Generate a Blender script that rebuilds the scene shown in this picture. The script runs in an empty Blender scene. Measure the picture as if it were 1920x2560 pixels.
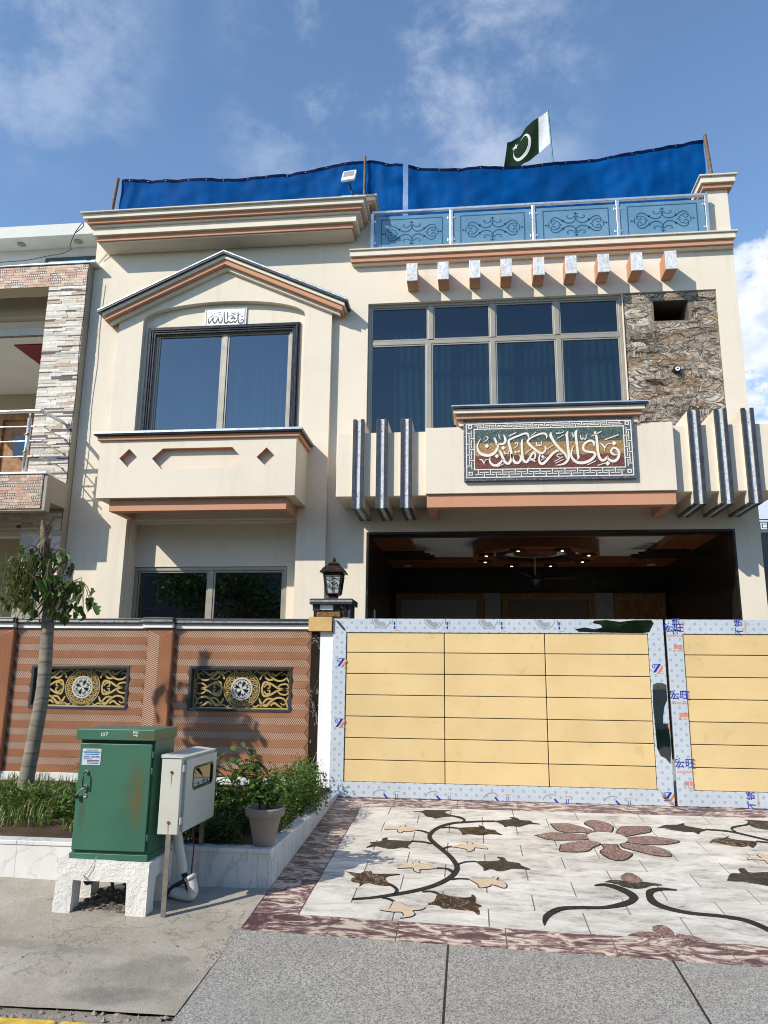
import bpy, bmesh, math, random
from mathutils import Vector, Matrix, noise
from mathutils.geometry import tessellate_polygon
R = math.radians
sc = bpy.context.scene
col = sc.collection

# ------------------------------------------------------------------ camera, sky, sun, exposure
cam_d = bpy.data.cameras.new('camera'); cam = bpy.data.objects.new('camera', cam_d); col.objects.link(cam)
cam.location = (0, 0, 1.1908); cam.rotation_euler = (R(102.421), R(-0.654), R(6.296))
cam_d.sensor_fit = 'VERTICAL'; cam_d.sensor_height = 36.0; cam_d.lens = 26.72
cam_d.clip_start = .05; cam_d.clip_end = 3000
sc.camera = cam

SUN_TO = Vector((-1.026, -1.0, .989)).normalized()      # towards the sun
SUN_EL = math.asin(SUN_TO.z); SUN_AZ = math.atan2(SUN_TO.x, SUN_TO.y)
world = bpy.data.worlds.new('World'); sc.world = world; world.use_nodes = True
wt = world.node_tree; wn = wt.nodes; wl = wt.links; wn.clear()
def W(t, **kw):
    n = wn.new(t)
    for k, v in kw.items(): setattr(n, k, v)
    return n
def wmath(op, a, b=None, clamp=False):
    n = W('ShaderNodeMath', operation=op, use_clamp=clamp)
    for i, v in enumerate((a, b)):
        if v is None: continue
        if isinstance(v, (int, float)): n.inputs[i].default_value = v
        else: wl.new(v, n.inputs[i])
    return n.outputs[0]
sky = W('ShaderNodeTexSky', sky_type='NISHITA', sun_disc=False, sun_elevation=SUN_EL, sun_rotation=SUN_AZ % (2*math.pi),
        altitude=300, air_density=1.0, dust_density=.15, ozone_density=2.0)
tc = W('ShaderNodeTexCoord')
def wnoise(scale, detail, rough, loc=(0,0,0), scl=(1,1,1), rot=(0,0,0), dist=0):
    mp = W('ShaderNodeMapping'); mp.inputs['Location'].default_value = loc; mp.inputs['Scale'].default_value = scl; mp.inputs['Rotation'].default_value = rot
    wl.new(tc.outputs['Generated'], mp.inputs['Vector'])
    n = W('ShaderNodeTexNoise'); n.inputs['Scale'].default_value = scale; n.inputs['Detail'].default_value = detail
    n.inputs['Roughness'].default_value = rough; n.inputs['Distortion'].default_value = dist
    wl.new(mp.outputs[0], n.inputs['Vector']); return n.outputs['Fac']
def wramp(v, lo, hi):
    n = W('ShaderNodeMapRange', interpolation_type='SMOOTHSTEP'); n.inputs['From Min'].default_value = lo; n.inputs['From Max'].default_value = hi
    wl.new(v, n.inputs['Value']); return n.outputs[0]
def wdir(d, lo, hi):                                     # soft patch of sky about one direction
    n = W('ShaderNodeVectorMath', operation='DOT_PRODUCT'); n.inputs[1].default_value = Vector(d).normalized()
    wl.new(tc.outputs['Generated'], n.inputs[0]); return wramp(n.outputs['Value'], lo, hi)
CLOUD_AT = (11.4, .7, 4.9)
# thin high cloud: streaky noise, thicker where a coarse noise lets it be
fine = wnoise(6.5, 11, .65, CLOUD_AT, (1, 1.15, 1.35), (0, .3, .5), .12)
coarse = wnoise(1.6, 3, .5, (7.3, 2.2, 4.1))
wisps = wmath('MULTIPLY', wramp(fine, .46, .80), wramp(coarse, .52, .70))
patch = wmath('MAXIMUM', wdir((-.055, .745, .66), .968, .998), wmath('MULTIPLY', wdir((-.445, .61, .655), .985, .9995), .7))
wisps = wmath('ADD', wmath('MULTIPLY', wisps, .12), wmath('MULTIPLY', wmath('MULTIPLY', patch, wramp(fine, .43, .72)), .52), True)
# heaped cloud low in the sky
puff = wnoise(9.0, 10, .58, (1.2, 4.4, 2.0), (1, 1, 1.25))
bank = wmath('MAXIMUM', wdir((.385, .87, .30), .975, .994), wdir((.36, .84, .41), .99, .9985))
heap = wramp(wmath('ADD', puff, wmath('MULTIPLY', bank, .42)), .72, .80)
hshade = wnoise(16.0, 6, .55, (5.2, 1.1, 9.0), (1, 1, 1.6))
hcol = W('ShaderNodeMix', data_type='RGBA'); wl.new(wramp(hshade, .35, .7), hcol.inputs['Factor'])
hcol.inputs['A'].default_value = (5.4, 6.2, 7.6, 1); hcol.inputs['B'].default_value = (8.6, 8.8, 9.2, 1)
tint = W('ShaderNodeMix', data_type='RGBA', blend_type='MULTIPLY'); tint.inputs['Factor'].default_value = 1
tint.inputs['B'].default_value = (1.54, 1.64, 1.69, 1); wl.new(sky.outputs[0], tint.inputs['A'])
m1 = W('ShaderNodeMix', data_type='RGBA'); wl.new(wisps, m1.inputs['Factor']); wl.new(tint.outputs['Result'], m1.inputs['A']); m1.inputs['B'].default_value = (6.4, 7.0, 8.0, 1)
m2 = W('ShaderNodeMix', data_type='RGBA'); wl.new(heap, m2.inputs['Factor']); wl.new(m1.outputs['Result'], m2.inputs['A']); wl.new(hcol.outputs['Result'], m2.inputs['B'])
bg = W('ShaderNodeBackground'); bg.inputs['Strength'].default_value = .105; wl.new(m2.outputs['Result'], bg.inputs['Color'])
wo = W('ShaderNodeOutputWorld'); wl.new(bg.outputs[0], wo.inputs['Surface'])

sun_d = bpy.data.lights.new('sun', 'SUN'); sun = bpy.data.objects.new('sun', sun_d); col.objects.link(sun)
sun_d.energy = 4.4; sun_d.angle = R(.55); sun_d.color = (1, .925, .81)
sun.rotation_euler = SUN_TO.to_track_quat('Z', 'Y').to_euler(); sun.location = SUN_TO * 60
sc.view_settings.view_transform = 'Standard'; sc.view_settings.look = 'None'
sc.view_settings.exposure = .33; sc.view_settings.gamma = 1; sc.view_settings.use_curve_mapping = False
sc.cycles.max_bounces = 10; sc.cycles.transparent_max_bounces = 24; sc.cycles.use_denoising = True; sc.cycles.filter_width = 1.05

# ------------------------------------------------------------------ helpers
rng = random.Random(7)
WL = {}                                                  # world place of every object made here
def tag(o, label=None, cat=None, group=None, kind=None):
    if label: o['label'] = label
    if cat: o['category'] = cat
    if group: o['group'] = group
    if kind: o['kind'] = kind
    return o
def link(o, parent, at):
    col.objects.link(o); WL[o.name] = Vector(at)
    if parent is not None:
        o.parent = parent; o.location = Vector(at) - WL[parent.name]
    else: o.location = at
    return o
def thing(name, label, cat, at, group=None, parent=None):
    return tag(link(bpy.data.objects.new(name, None), parent, at), label, cat, group)
def holder(name, at, parent):                            # a part that is made of sub-parts
    return link(bpy.data.objects.new(name, None), parent, at)
def copy_to(o, parent, at):                              # same mesh, new place
    return link(o.copy(), parent, at)

def cr(pts, n=6):                                        # Catmull-Rom through tuples of any length
    if len(pts) < 3: 
        return [tuple(a+(b-a)*i/n for a, b in zip(pts[0], pts[1])) for i in range(n+1)]
    out = []
    P = [pts[0]] + list(pts) + [pts[-1]]
    for i in range(1, len(P)-2):
        a, b, c, d = P[i-1], P[i], P[i+1], P[i+2]
        for k in range(n):
            t = k/n
            out.append(tuple(.5*((2*q) + (-p+r)*t + (2*p-5*q+4*r-s)*t*t + (-p+3*q-3*r+s)*t**3) for p, q, r, s in zip(a, b, c, d)))
    out.append(tuple(pts[-1])); return out

class MB:
    def __init__(s): s.v = []; s.f = []; s.m = []
    def add(s, vs, fs, m=0):
        o = len(s.v); s.v += [tuple(v) for v in vs]; s.f += [tuple(i+o for i in f) for f in fs]; s.m += [m]*len(fs); return s
    def box(s, x0, x1, y0, y1, z0, z1, m=0):
        return s.add([(x0,y0,z0),(x1,y0,z0),(x1,y1,z0),(x0,y1,z0),(x0,y0,z1),(x1,y0,z1),(x1,y1,z1),(x0,y1,z1)],
                     [(0,3,2,1),(4,5,6,7),(0,1,5,4),(1,2,6,5),(2,3,7,6),(3,0,4,7)], m)
    def plate(s, loops, fn, t, m=0, ms=None, mh=None):   # polygon with holes, thickness t; fn(u,v,d)
        tri = tessellate_polygon([[Vector((p[0], p[1], 0)) for p in L] for L in loops])
        flat = [p for L in loops for p in L]; n = len(flat)
        vs = [fn(p[0], p[1], 0) for p in flat] + [fn(p[0], p[1], t) for p in flat]
        s.add(vs, [tuple(q) for q in tri] + [tuple(i+n for i in reversed(q)) for q in tri], m)
        o = len(s.v) - 2*n; k = 0
        for li, L in enumerate(loops):
            mm = (ms if ms is not None else m) if li == 0 else (mh if mh is not None else m)
            for i in range(len(L)):
                a, b = k+i, k+(i+1) % len(L)
                s.f.append((o+a, o+b, o+b+n, o+a+n)); s.m.append(mm)
            k += len(L)
        return s
    def ribbon(s, pts, fn, t, m=0, n=5, wmin=.0008):     # stroke with a width at every point, thickness t
        q = cr(pts, n); L = []; Rr = []
        for i, p in enumerate(q):
            a, b = q[max(i-1, 0)], q[min(i+1, len(q)-1)]
            dx, dy = b[0]-a[0], b[1]-a[1]; l = math.hypot(dx, dy) or 1
            w = max(p[2], wmin)/2; L.append((p[0]-dy/l*w, p[1]+dx/l*w)); Rr.append((p[0]+dy/l*w, p[1]-dx/l*w))
        k = len(q)
        if t is None: return s.add([fn(*p, 0) for p in L] + [fn(*p, 0) for p in Rr], [(i, i+1, k+i+1, k+i) for i in range(k-1)], m)
        vs = [fn(*p, 0) for p in L] + [fn(*p, 0) for p in Rr] + [fn(*p, t) for p in L] + [fn(*p, t) for p in Rr]
        fs = []
        for i in range(k-1):
            fs += [(i, i+1, k+i+1, k+i), (2*k+i, 3*k+i, 3*k+i+1, 2*k+i+1), (i, 2*k+i, 2*k+i+1, i+1), (k+i, k+i+1, 3*k+i+1, 3*k+i)]
        fs += [(0, k, 3*k, 2*k), (k-1, 3*k-1, 4*k-1, 2*k-1)]
        return s.add(vs, fs, m)
    def tube(s, pts, r, n=8, m=0, caps=True):
        P = [Vector(p) for p in pts]; k = len(P); rs = r if isinstance(r, (list, tuple)) else [r]*k
        up = Vector((0,0,1)); vs = []; prev = None
        for i in range(k):
            d = (P[min(i+1,k-1)] - P[max(i-1,0)]).normalized()
            if prev is None:
                a = d.cross(up if abs(d.z) < .95 else Vector((1,0,0))).normalized()
            else: a = (prev - d*prev.dot(d)).normalized()
            prev = a; b = d.cross(a)
            vs += [P[i] + (a*math.cos(2*math.pi*j/n) + b*math.sin(2*math.pi*j/n))*rs[i] for j in range(n)]
        fs = [(i*n+j, i*n+(j+1)%n, (i+1)*n+(j+1)%n, (i+1)*n+j) for i in range(k-1) for j in range(n)]
        if caps: fs += [tuple(range(n)), tuple((k-1)*n+j for j in reversed(range(n)))]
        return s.add(vs, fs, m)
    def lathe(s, prof, c, n=16, m=0, rot=0, sq=None):    # profile (r, z); sq = sides of a polygonal body
        n = sq or n; vs = [(c[0]+r*math.cos(2*math.pi*j/n+rot), c[1]+r*math.sin(2*math.pi*j/n+rot), c[2]+z) for r, z in prof for j in range(n)]
        k = len(prof)
        fs = [(i*n+j, i*n+(j+1)%n, (i+1)*n+(j+1)%n, (i+1)*n+j) for i in range(k-1) for j in range(n)] + [tuple(reversed(range(n))), tuple((k-1)*n+j for j in range(n))]
        return s.add(vs, fs, m)
    def build(s, name, mats, parent=None, smooth=False, bevel=0, at=None, recalc=True, seg=2):
        if not isinstance(mats, (list, tuple)): mats = [mats]
        xs = [v[0] for v in s.v]; ys = [v[1] for v in s.v]; zs = [v[2] for v in s.v]
        if at is None: at = ((min(xs)+max(xs))/2, (min(ys)+max(ys))/2, min(zs))
        me = bpy.data.meshes.new(name); me.from_pydata([(v[0]-at[0], v[1]-at[1], v[2]-at[2]) for v in s.v], [], s.f)
        for mt in mats: me.materials.append(mt)
        me.polygons.foreach_set('material_index', s.m)
        if recalc:
            bm = bmesh.new(); bm.from_mesh(me); bmesh.ops.recalc_face_normals(bm, faces=bm.faces); bm.to_mesh(me); bm.free()
        if smooth:
            me.polygons.foreach_set('use_smooth', [True]*len(me.polygons))
            if smooth is not True: me.set_sharp_from_angle(angle=R(smooth))
        me.update()
        o = link(bpy.data.objects.new(name, me), parent, at)
        if bevel:
            b = o.modifiers.new('bevel', 'BEVEL'); b.width = bevel; b.segments = seg; b.limit_method = 'ANGLE'; b.angle_limit = R(40)
        return o
def bx(name, mt, parent, x0, x1, y0, y1, z0, z1, bevel=0): return MB().box(x0,x1,y0,y1,z0,z1).build(name, mt, parent, bevel=bevel)
def XZ(y, s=1):                                          # draw in the facade plane, growing away from the street
    return lambda u, v, d: (u, y + d*s, v)
def circle(cx, cy, r, n=24, ry=None, a0=0): return [(cx+r*math.cos(a0+2*math.pi*i/n), cy+(ry or r)*math.sin(a0+2*math.pi*i/n)) for i in range(n)]
def rect(x0, x1, z0, z1): return [(x0,z0),(x1,z0),(x1,z1),(x0,z1)]
def diamond(x, z, r): return [(x-r,z),(x,z-r),(x+r,z),(x,z+r)]
def text(body, size, name, mt, parent, at, rx=R(90), ry=0, rz=0, sx=1, bold=0):
    cu = bpy.data.curves.new('lettering', 'FONT'); cu.body = body; cu.size = size; cu.align_x = 'CENTER'; cu.align_y = 'CENTER'; cu.offset = bold
    o = bpy.data.objects.new('lettering', cu); col.objects.link(o); bpy.context.view_layer.update()
    me = bpy.data.meshes.new_from_object(o.evaluated_get(bpy.context.evaluated_depsgraph_get())); bpy.data.objects.remove(o)
    mx = Matrix.LocRotScale(None, None, (sx,1,1)); rot = Matrix.Rotation(rz,4,'Z') @ Matrix.Rotation(rx,4,'X') @ Matrix.Rotation(ry,4,'Z')
    me.transform(rot @ mx); me.materials.clear(); me.materials.append(mt)
    return link(bpy.data.objects.new(name, me), parent, at)

# ------------------------------------------------------------------ materials
MATS = {}
class N:                                                 # small node helper for one material
    def __init__(s, name):
        s.m = bpy.data.materials.new(name); s.m.use_nodes = True; s.t = s.m.node_tree; s.n = s.t.nodes; s.l = s.t.links
        s.b = s.n['Principled BSDF']; s.pos = s.n.new('ShaderNodeNewGeometry').outputs['Position']; MATS[name] = s.m
    def inp(s, sock, v):
        if isinstance(v, bpy.types.NodeSocket): s.l.new(v, sock)
        elif isinstance(v, (tuple, list)) and sock.type == 'RGBA': sock.default_value = (*v[:3], 1)
        else: sock.default_value = v
    def map(s, scale=(1,1,1), rot=(0,0,0), vec=None, loc=(0,0,0)):
        n = s.n.new('ShaderNodeMapping'); n.inputs['Scale'].default_value = scale; n.inputs['Rotation'].default_value = rot; n.inputs['Location'].default_value = loc
        s.l.new(vec if vec is not None else s.pos, n.inputs['Vector']); return n.outputs[0]
    def noise(s, scale, detail=4, rough=.55, vec=None, dist=0, out='Fac'):
        n = s.n.new('ShaderNodeTexNoise'); s.l.new(vec if vec is not None else s.pos, n.inputs['Vector'])
        n.inputs['Scale'].default_value = scale; n.inputs['Detail'].default_value = detail; n.inputs['Roughness'].default_value = rough; n.inputs['Distortion'].default_value = dist
        return n.outputs[out]
    def vor(s, scale, feature='F1', vec=None, out='Distance', rnd=1):
        n = s.n.new('ShaderNodeTexVoronoi'); n.feature = feature; n.inputs['Scale'].default_value = scale; n.inputs['Randomness'].default_value = rnd
        s.l.new(vec if vec is not None else s.pos, n.inputs['Vector']); return n.outputs[out]
    def wave(s, scale, dist=2, detail=2, vec=None, kind='BANDS', dirn='X', dscale=1):
        n = s.n.new('ShaderNodeTexWave'); n.wave_type = kind; n.bands_direction = dirn
        n.inputs['Scale'].default_value = scale; n.inputs['Distortion'].default_value = dist; n.inputs['Detail'].default_value = detail; n.inputs['Detail Scale'].default_value = dscale
        s.l.new(vec if vec is not None else s.pos, n.inputs['Vector']); return n.outputs['Fac']
    def rng(s, v, lo, hi, a=0, b=1):
        n = s.n.new('ShaderNodeMapRange'); n.clamp = True; s.l.new(v, n.inputs['Value'])
        n.inputs['From Min'].default_value = lo; n.inputs['From Max'].default_value = hi; n.inputs['To Min'].default_value = a; n.inputs['To Max'].default_value = b; return n.outputs[0]
    def math(s, op, a, b=0):
        n = s.n.new('ShaderNodeMath'); n.operation = op; s.inp(n.inputs[0], a); s.inp(n.inputs[1], b); return n.outputs[0]
    def mix(s, f, a, b, mode='MIX'):
        n = s.n.new('ShaderNodeMix'); n.data_type = 'RGBA'; n.blend_type = mode
        s.inp(n.inputs['Factor'], f); s.inp(n.inputs['A'], a); s.inp(n.inputs['B'], b); return n.outputs['Result']
    def rand(s): return s.n.new('ShaderNodeObjectInfo').outputs['Random']
    def vary(s, c, amt=.12):                             # each object a little lighter or darker
        return s.mix(1, c, s.hsv(s.rng(s.rand(), 0, 1, 1-amt, 1+amt)), 'MULTIPLY')
    def hsv(s, v):
        n = s.n.new('ShaderNodeCombineColor'); [s.l.new(v, i) for i in n.inputs]; return n.outputs[0]
    def bump(s, h, strength=.3, dist=.01):
        n = s.n.new('ShaderNodeBump'); n.inputs['Strength'].default_value = strength; n.inputs['Distance'].default_value = dist
        s.l.new(h, n.inputs['Height']); s.l.new(n.outputs[0], s.b.inputs['Normal'])
    def done(s, c, rough=.6, metal=0, spec=.5, **kw):
        s.inp(s.b.inputs['Base Color'], c); s.inp(s.b.inputs['Roughness'], rough); s.inp(s.b.inputs['Metallic'], metal); s.inp(s.b.inputs['Specular IOR Level'], spec)
        for k, v in kw.items(): s.inp(s.b.inputs[k], v)
        return s.m
def simple(name, c, rough=.6, metal=0, var=.1, scale=6, bump=0, bscale=60, spec=.4, rnd=0, **kw):
    n = N(name); f = n.noise(scale, 5, .6); d = tuple(x*(1-var*1.6) for x in c); u = tuple(min(1, x*(1+var)) for x in c)
    cc = n.mix(n.rng(f, .3, .7), d, u)
    if rnd: cc = n.vary(cc, rnd)
    if bump: n.bump(n.noise(bscale, 4, .6), bump, .006)
    return n.done(cc, n.rng(n.noise(scale*2.3, 3), .3, .7, max(.02, rough-.08), min(1, rough+.08)), metal, spec, **kw)

def plaster(name, c, dirt=.35):                          # painted render: faint blotches, rain streaks and grime
    n = N(name)
    blot = n.rng(n.noise(1.1, 5, .6), .35, .7); fine = n.noise(22, 5, .65)
    streak = n.rng(n.noise(1.0, 5, .7, n.map((4.5, 4.5, .4))), .55, .8)
    cc = n.mix(blot, tuple(x*.93 for x in c), c)
    cc = n.mix(n.math('MULTIPLY', streak, dirt), cc, tuple(x*y for x, y in zip(c, (.66, .63, .56))))
    crack = n.math('MULTIPLY', n.rng(n.math('ABSOLUTE', n.math('SUBTRACT', n.noise(.8, 8, .68, None, .4), .5)), 0, .0028, 1, 0), n.rng(n.noise(.5, 2), .5, .6)); cc = n.mix(n.math('MULTIPLY', crack, .35), cc, tuple(x*.45 for x in c))
    grime = n.rng(n.noise(4.5, 7, .75, None, 1.2), .62, .82)
    cc = n.mix(n.math('MULTIPLY', grime, dirt*.6), cc, tuple(x*y for x, y in zip(c, (.72, .7, .66))))
    cc = n.mix(n.rng(fine, .3, .75, 0, .1), cc, tuple(min(1, x*1.08) for x in c))
    n.bump(n.math('ADD', n.noise(9, 4), n.math('MULTIPLY', n.noise(160, 3), .25)), .14, .01)
    return n.done(cc, .82, 0, .25)
cream = plaster('cream_plaster', (.705, .635, .52), .45)
cream2 = plaster('weathered_cream', (.60, .55, .47), .9)
peach = plaster('terracotta_paint', (.52, .27, .165), .3)
greyplaster = plaster('neighbour_side_plaster', (.36, .325, .26), 1.0)
nwhite = plaster('neighbour_white_paint', (.60, .60, .565), .6)
ntan = plaster('neighbour_tan_paint', (.40, .35, .26), .4)

def stone_dark():
    n = N('charcoal_stone'); f = n.noise(3, 5, .6, n.map((1, 1, 6)))
    n.bump(n.noise(90, 3), .06, .004)
    return n.done(n.mix(n.rng(f, .35, .7), (.022, .025, .031), (.05, .054, .062)), .38, 0, .5)
dark = stone_dark()
def marble(name, a, b, vein, vs=3.0, rough=.28, soft=.06, rnd=.05, spec=.5):
    n = N(name); d = n.map((1, 1, .6), (0, .5, .6)); base = n.noise(vs*.8, 6, .62, d, 1.5)
    v = n.rng(n.math('ABSOLUTE', n.math('SUBTRACT', n.noise(vs, 7, .6, d, 2.2), .5)), 0, soft, 1, 0)
    c = n.mix(n.rng(base, .3, .72), a, b); c = n.mix(n.math('MULTIPLY', v, .75), c, vein)
    return n.done(n.vary(c, rnd), rough, 0, spec)
gmarble = marble('grey_white_marble', (.56, .57, .58), (.74, .745, .75), (.3, .31, .33), 7, .35, .045)
wmarble = marble('white_floor_marble', (.55, .53, .49), (.70, .68, .635), (.42, .40, .37), 1.6, .3, .03, .07)
pmarble = marble('planter_white_marble', (.60, .60, .585), (.73, .73, .71), (.45, .45, .44), 1.2, .35, .02)
pmarble2 = marble('dimmed_black_marble', (.006, .005, .005), (.018, .013, .010), (.10, .085, .065), 3.5, .3, .009)  # black marble with dulled veins; the porch's dimness is in its colour
bmarble = marble('black_gold_marble', (.008, .007, .007), (.035, .024, .018), (.55, .5, .43), 4.5, .16, .012)
def floor_white():                                       # driveway field: white marble with dirty smears
    n = N('driveway_white_marble'); d = n.map((1, 1, 1), (0, 0, .5))
    base = n.noise(1.7, 6, .62, d, 1.2); v = n.rng(n.math('ABSOLUTE', n.math('SUBTRACT', n.noise(1.5, 7, .6, d, 2.0), .5)), 0, .03, 1, 0)
    c = n.mix(n.rng(base, .3, .72), (.57, .54, .485), (.72, .69, .63)); c = n.mix(n.math('MULTIPLY', v, .3), c, (.44, .41, .36))
    dirt = n.rng(n.noise(3.2, 8, .72, n.map((.6, 1.3, 1)), .8), .43, .62)
    dirt2 = n.rng(n.noise(14, 6, .7, n.map((.5, 1.2, 1)), .6), .48, .66)
    c = n.mix(n.math('MULTIPLY', dirt, .55), c, (.30, .265, .215)); c = n.mix(n.math('MULTIPLY', n.math('MULTIPLY', dirt, dirt2), .8), c, (.12, .10, .08))
    return n.done(n.vary(c, .06), n.rng(dirt, 0, 1, .42, .75), 0, .3)
dmarble = floor_white()
def breccia():
    n = N('purple_breccia_marble'); d = n.map((1, 2.4, 1.5), (0, 0, .55)); f = n.noise(4.2, 8, .66, d, 1.9); g = n.noise(14, 6, .65, d, .8)
    k = n.math('ADD', n.math('MULTIPLY', f, .75), n.math('MULTIPLY', g, .25))
    c = n.mix(n.rng(k, .44, .49), (.085, .042, .048), (.20, .12, .118)); c = n.mix(n.rng(k, .50, .55), c, (.54, .45, .36))
    c = n.mix(n.rng(n.noise(40, 4), .5, .8, 0, .25), c, (.30, .22, .2))
    return n.done(n.vary(c, .1), .5, 0, .25)
purple = breccia()
purple2 = marble('purple_inlay_marble', (.095, .045, .043), (.19, .095, .083), (.5, .4, .34), 16, .55, .05, .12, .15)
inlay_black = simple('inlay_black_stone', (.026, .025, .024), .65, 0, .3, 20, spec=.12)
inlay_dark = marble('inlay_dark_brown_marble', (.018, .016, .014), (.048, .039, .031), (.3, .24, .17), 5, .6, .009, .25, .12)
inlay_gold = marble('inlay_brown_gold_marble', (.02, .014, .010), (.075, .043, .022), (.5, .4, .28), 5, .6, .016, .25, .12)
inlay_tan = simple('inlay_tan_stone', (.56, .44, .31), .4, 0, .08, 30)

def terrazzo():
    n = N('grey_terrazzo'); v = n.vor(75, 'F1', None, 'Color'); sep = n.n.new('ShaderNodeSeparateColor'); n.l.new(v, sep.inputs[0])
    dd = n.vor(75, 'F1'); v2 = n.vor(150, 'F1', None, 'Color'); sep2 = n.n.new('ShaderNodeSeparateColor'); n.l.new(v2, sep2.inputs[0])
    chip = n.mix(n.rng(sep.outputs[0], 0, 1), (.12, .112, .10), (.70, .665, .60)); chip2 = n.mix(sep2.outputs[1], (.11, .103, .09), (.47, .445, .40))
    c = n.mix(n.rng(dd, .0055, .0085), chip, chip2)
    c = n.mix(n.rng(n.noise(1.7, 7, .7), .42, .72, 0, .42), c, (.20, .185, .16)); c = n.mix(n.rng(n.noise(.5, 5, .6, n.map((1, 2.2, 1), (0, 0, .3))), .48, .7, 0, .35), c, (.30, .285, .255))
    n.bump(sep2.outputs[0], .35, .003)
    return n.done(c, .62, 0, .4)
terra = terrazzo()
def concrete(name, a, b, damp=None, sc_=1.0, bumps=.5):
    n = N(name); f = n.noise(1.3*sc_, 8, .68); g = n.noise(28*sc_, 6, .7); p = n.vor(60*sc_)
    c = n.mix(n.rng(f, .3, .7), a, b); c = n.mix(n.rng(g, .52, .8, 0, .55), c, tuple(x*.62 for x in a)); c = n.mix(n.rng(n.noise(120*sc_, 3), .56, .75, 0, .5), c, tuple(min(1, x*1.35) for x in b))
    if damp:                                             # old patches of smooth darker cement, each with its own outline
        def patch(x, y, rx, ry, ang, amt, cc):
            nonlocal c
            e = n.map((1/rx, 1/ry, 0), (0, 0, 0), n.map((1, 1, 0), (0, 0, ang), n.map((1, 1, 0), (0, 0, 0), None, (-x, -y, 0)))); ln = n.n.new('ShaderNodeVectorMath'); ln.operation = 'LENGTH'; n.l.new(e, ln.inputs[0])
            d = n.math('ADD', ln.outputs['Value'], n.math('MULTIPLY', n.math('SUBTRACT', n.noise(3.2, 7, .66), .5), 1.7)); k = n.math('MULTIPLY', n.rng(d, .62, .92, 1, 0), n.math('MULTIPLY', amt, n.rng(n.noise(7, 7, .72), .32, .62, .35, 1))); c = n.mix(k, c, cc)
        patch(-1.72, 4.12, .40, .27, -.35, .5, (.175, .165, .145)); patch(-1.78, 3.93, .33, .10, -.1, .45, (.10, .10, .098)); patch(-2.35, 4.42, .42, .07, .1, .5, (.18, .165, .145)); patch(-1.62, 4.36, .16, .06, .1, .5, (.17, .16, .145))
        line = n.rng(n.math('ABSOLUTE', n.math('SUBTRACT', n.noise(.9, 6, .62), .5)), 0, .006, 1, 0); c = n.mix(n.math('MULTIPLY', line, .5), c, (.10, .09, .075))
    n.bump(n.math('ADD', n.math('MULTIPLY', f, 1.2), n.math('ADD', n.math('MULTIPLY', g, .5), n.math('MULTIPLY', n.noise(140, 3), .3))), bumps, .02)
    return n.done(c, .88, 0, .25)
conc = concrete('pavement_concrete', (.245, .215, .172), (.43, .39, .325), True)
conc2 = concrete('rough_mortar', (.20, .175, .145), (.33, .30, .25), None, 1.6, 1.0)
asphalt = concrete('asphalt', (.045, .044, .042), (.08, .077, .072), None, 2.0, .8)
earth = concrete('base_earth', (.17, .14, .10), (.24, .20, .15))
soil = concrete('garden_soil', (.045, .027, .016), (.11, .07, .042), None, 1.5, 1.0)
limewash = concrete('limewashed_concrete', (.60, .59, .56), (.74, .73, .70), None, 1.0, .9)
yellow = simple('worn_yellow_paint', (.62, .42, .06), .75, 0, .25, 14, .5, 70)

alu = simple('champagne_aluminium', (.33, .305, .25), .42, .35, .05, 3)
steel = simple('polished_steel', (.66, .66, .65), .3, .8, .06, 8)
brass = simple('brass', (.62, .42, .16), .25, 1.0, .05, 8)
blackm = simple('black_moulding', (.014, .016, .021), .3, 0, .2, 12)
castiron = simple('bronze_brown_metal', (.045, .026, .02), .36, .6, .4, 18, .25, 90)
rubber = simple('black_plastic', (.012, .012, .013), .4, 0, .1)
whitep = simple('white_paint', (.76, .76, .75), .4, 0, .03, 5)
greyled = simple('grey_lamp_glass', (.28, .28, .27), .2, 0, .08)
def glass(name, tr, refl, rough=.015, base=.12):
    n = N(name); n.n.remove(n.b); out = n.n['Material Output']
    t = n.n.new('ShaderNodeBsdfTransparent'); t.inputs['Color'].default_value = (*tr, 1)
    g = n.n.new('ShaderNodeBsdfGlossy'); g.inputs['Roughness'].default_value = rough; g.inputs['Color'].default_value = (*refl, 1)
    lw = n.n.new('ShaderNodeLayerWeight'); lw.inputs['Blend'].default_value = .5; fac = n.math('ADD', n.math('MULTIPLY', n.math('POWER', lw.outputs['Facing'], 4.0), 1-base), base)
    w = n.noise(.9, 2, .5); bp = n.n.new('ShaderNodeBump'); bp.inputs['Strength'].default_value = .16; bp.inputs['Distance'].default_value = .03; n.l.new(w, bp.inputs['Height']); n.l.new(bp.outputs[0], g.inputs['Normal'])
    mx = n.n.new('ShaderNodeMixShader'); n.l.new(fac, mx.inputs[0]); n.l.new(t.outputs[0], mx.inputs[1]); n.l.new(g.outputs[0], mx.inputs[2]); n.l.new(mx.outputs[0], out.inputs['Surface'])
    return n.m
wglass = glass('tinted_window_glass', (.36, .44, .46), (.70, .80, .90), .012, .075)
bglass = glass('blue_tinted_window_glass', (.36, .42, .46), (.66, .75, .80), .012, .19)
dglass = glass('dark_window_glass', (.12, .13, .135), (.85, .9, 1.0), .012, .10)
clear = glass('clear_pane', (.97, .975, .97), (1, 1, 1), .02, .05)
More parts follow.
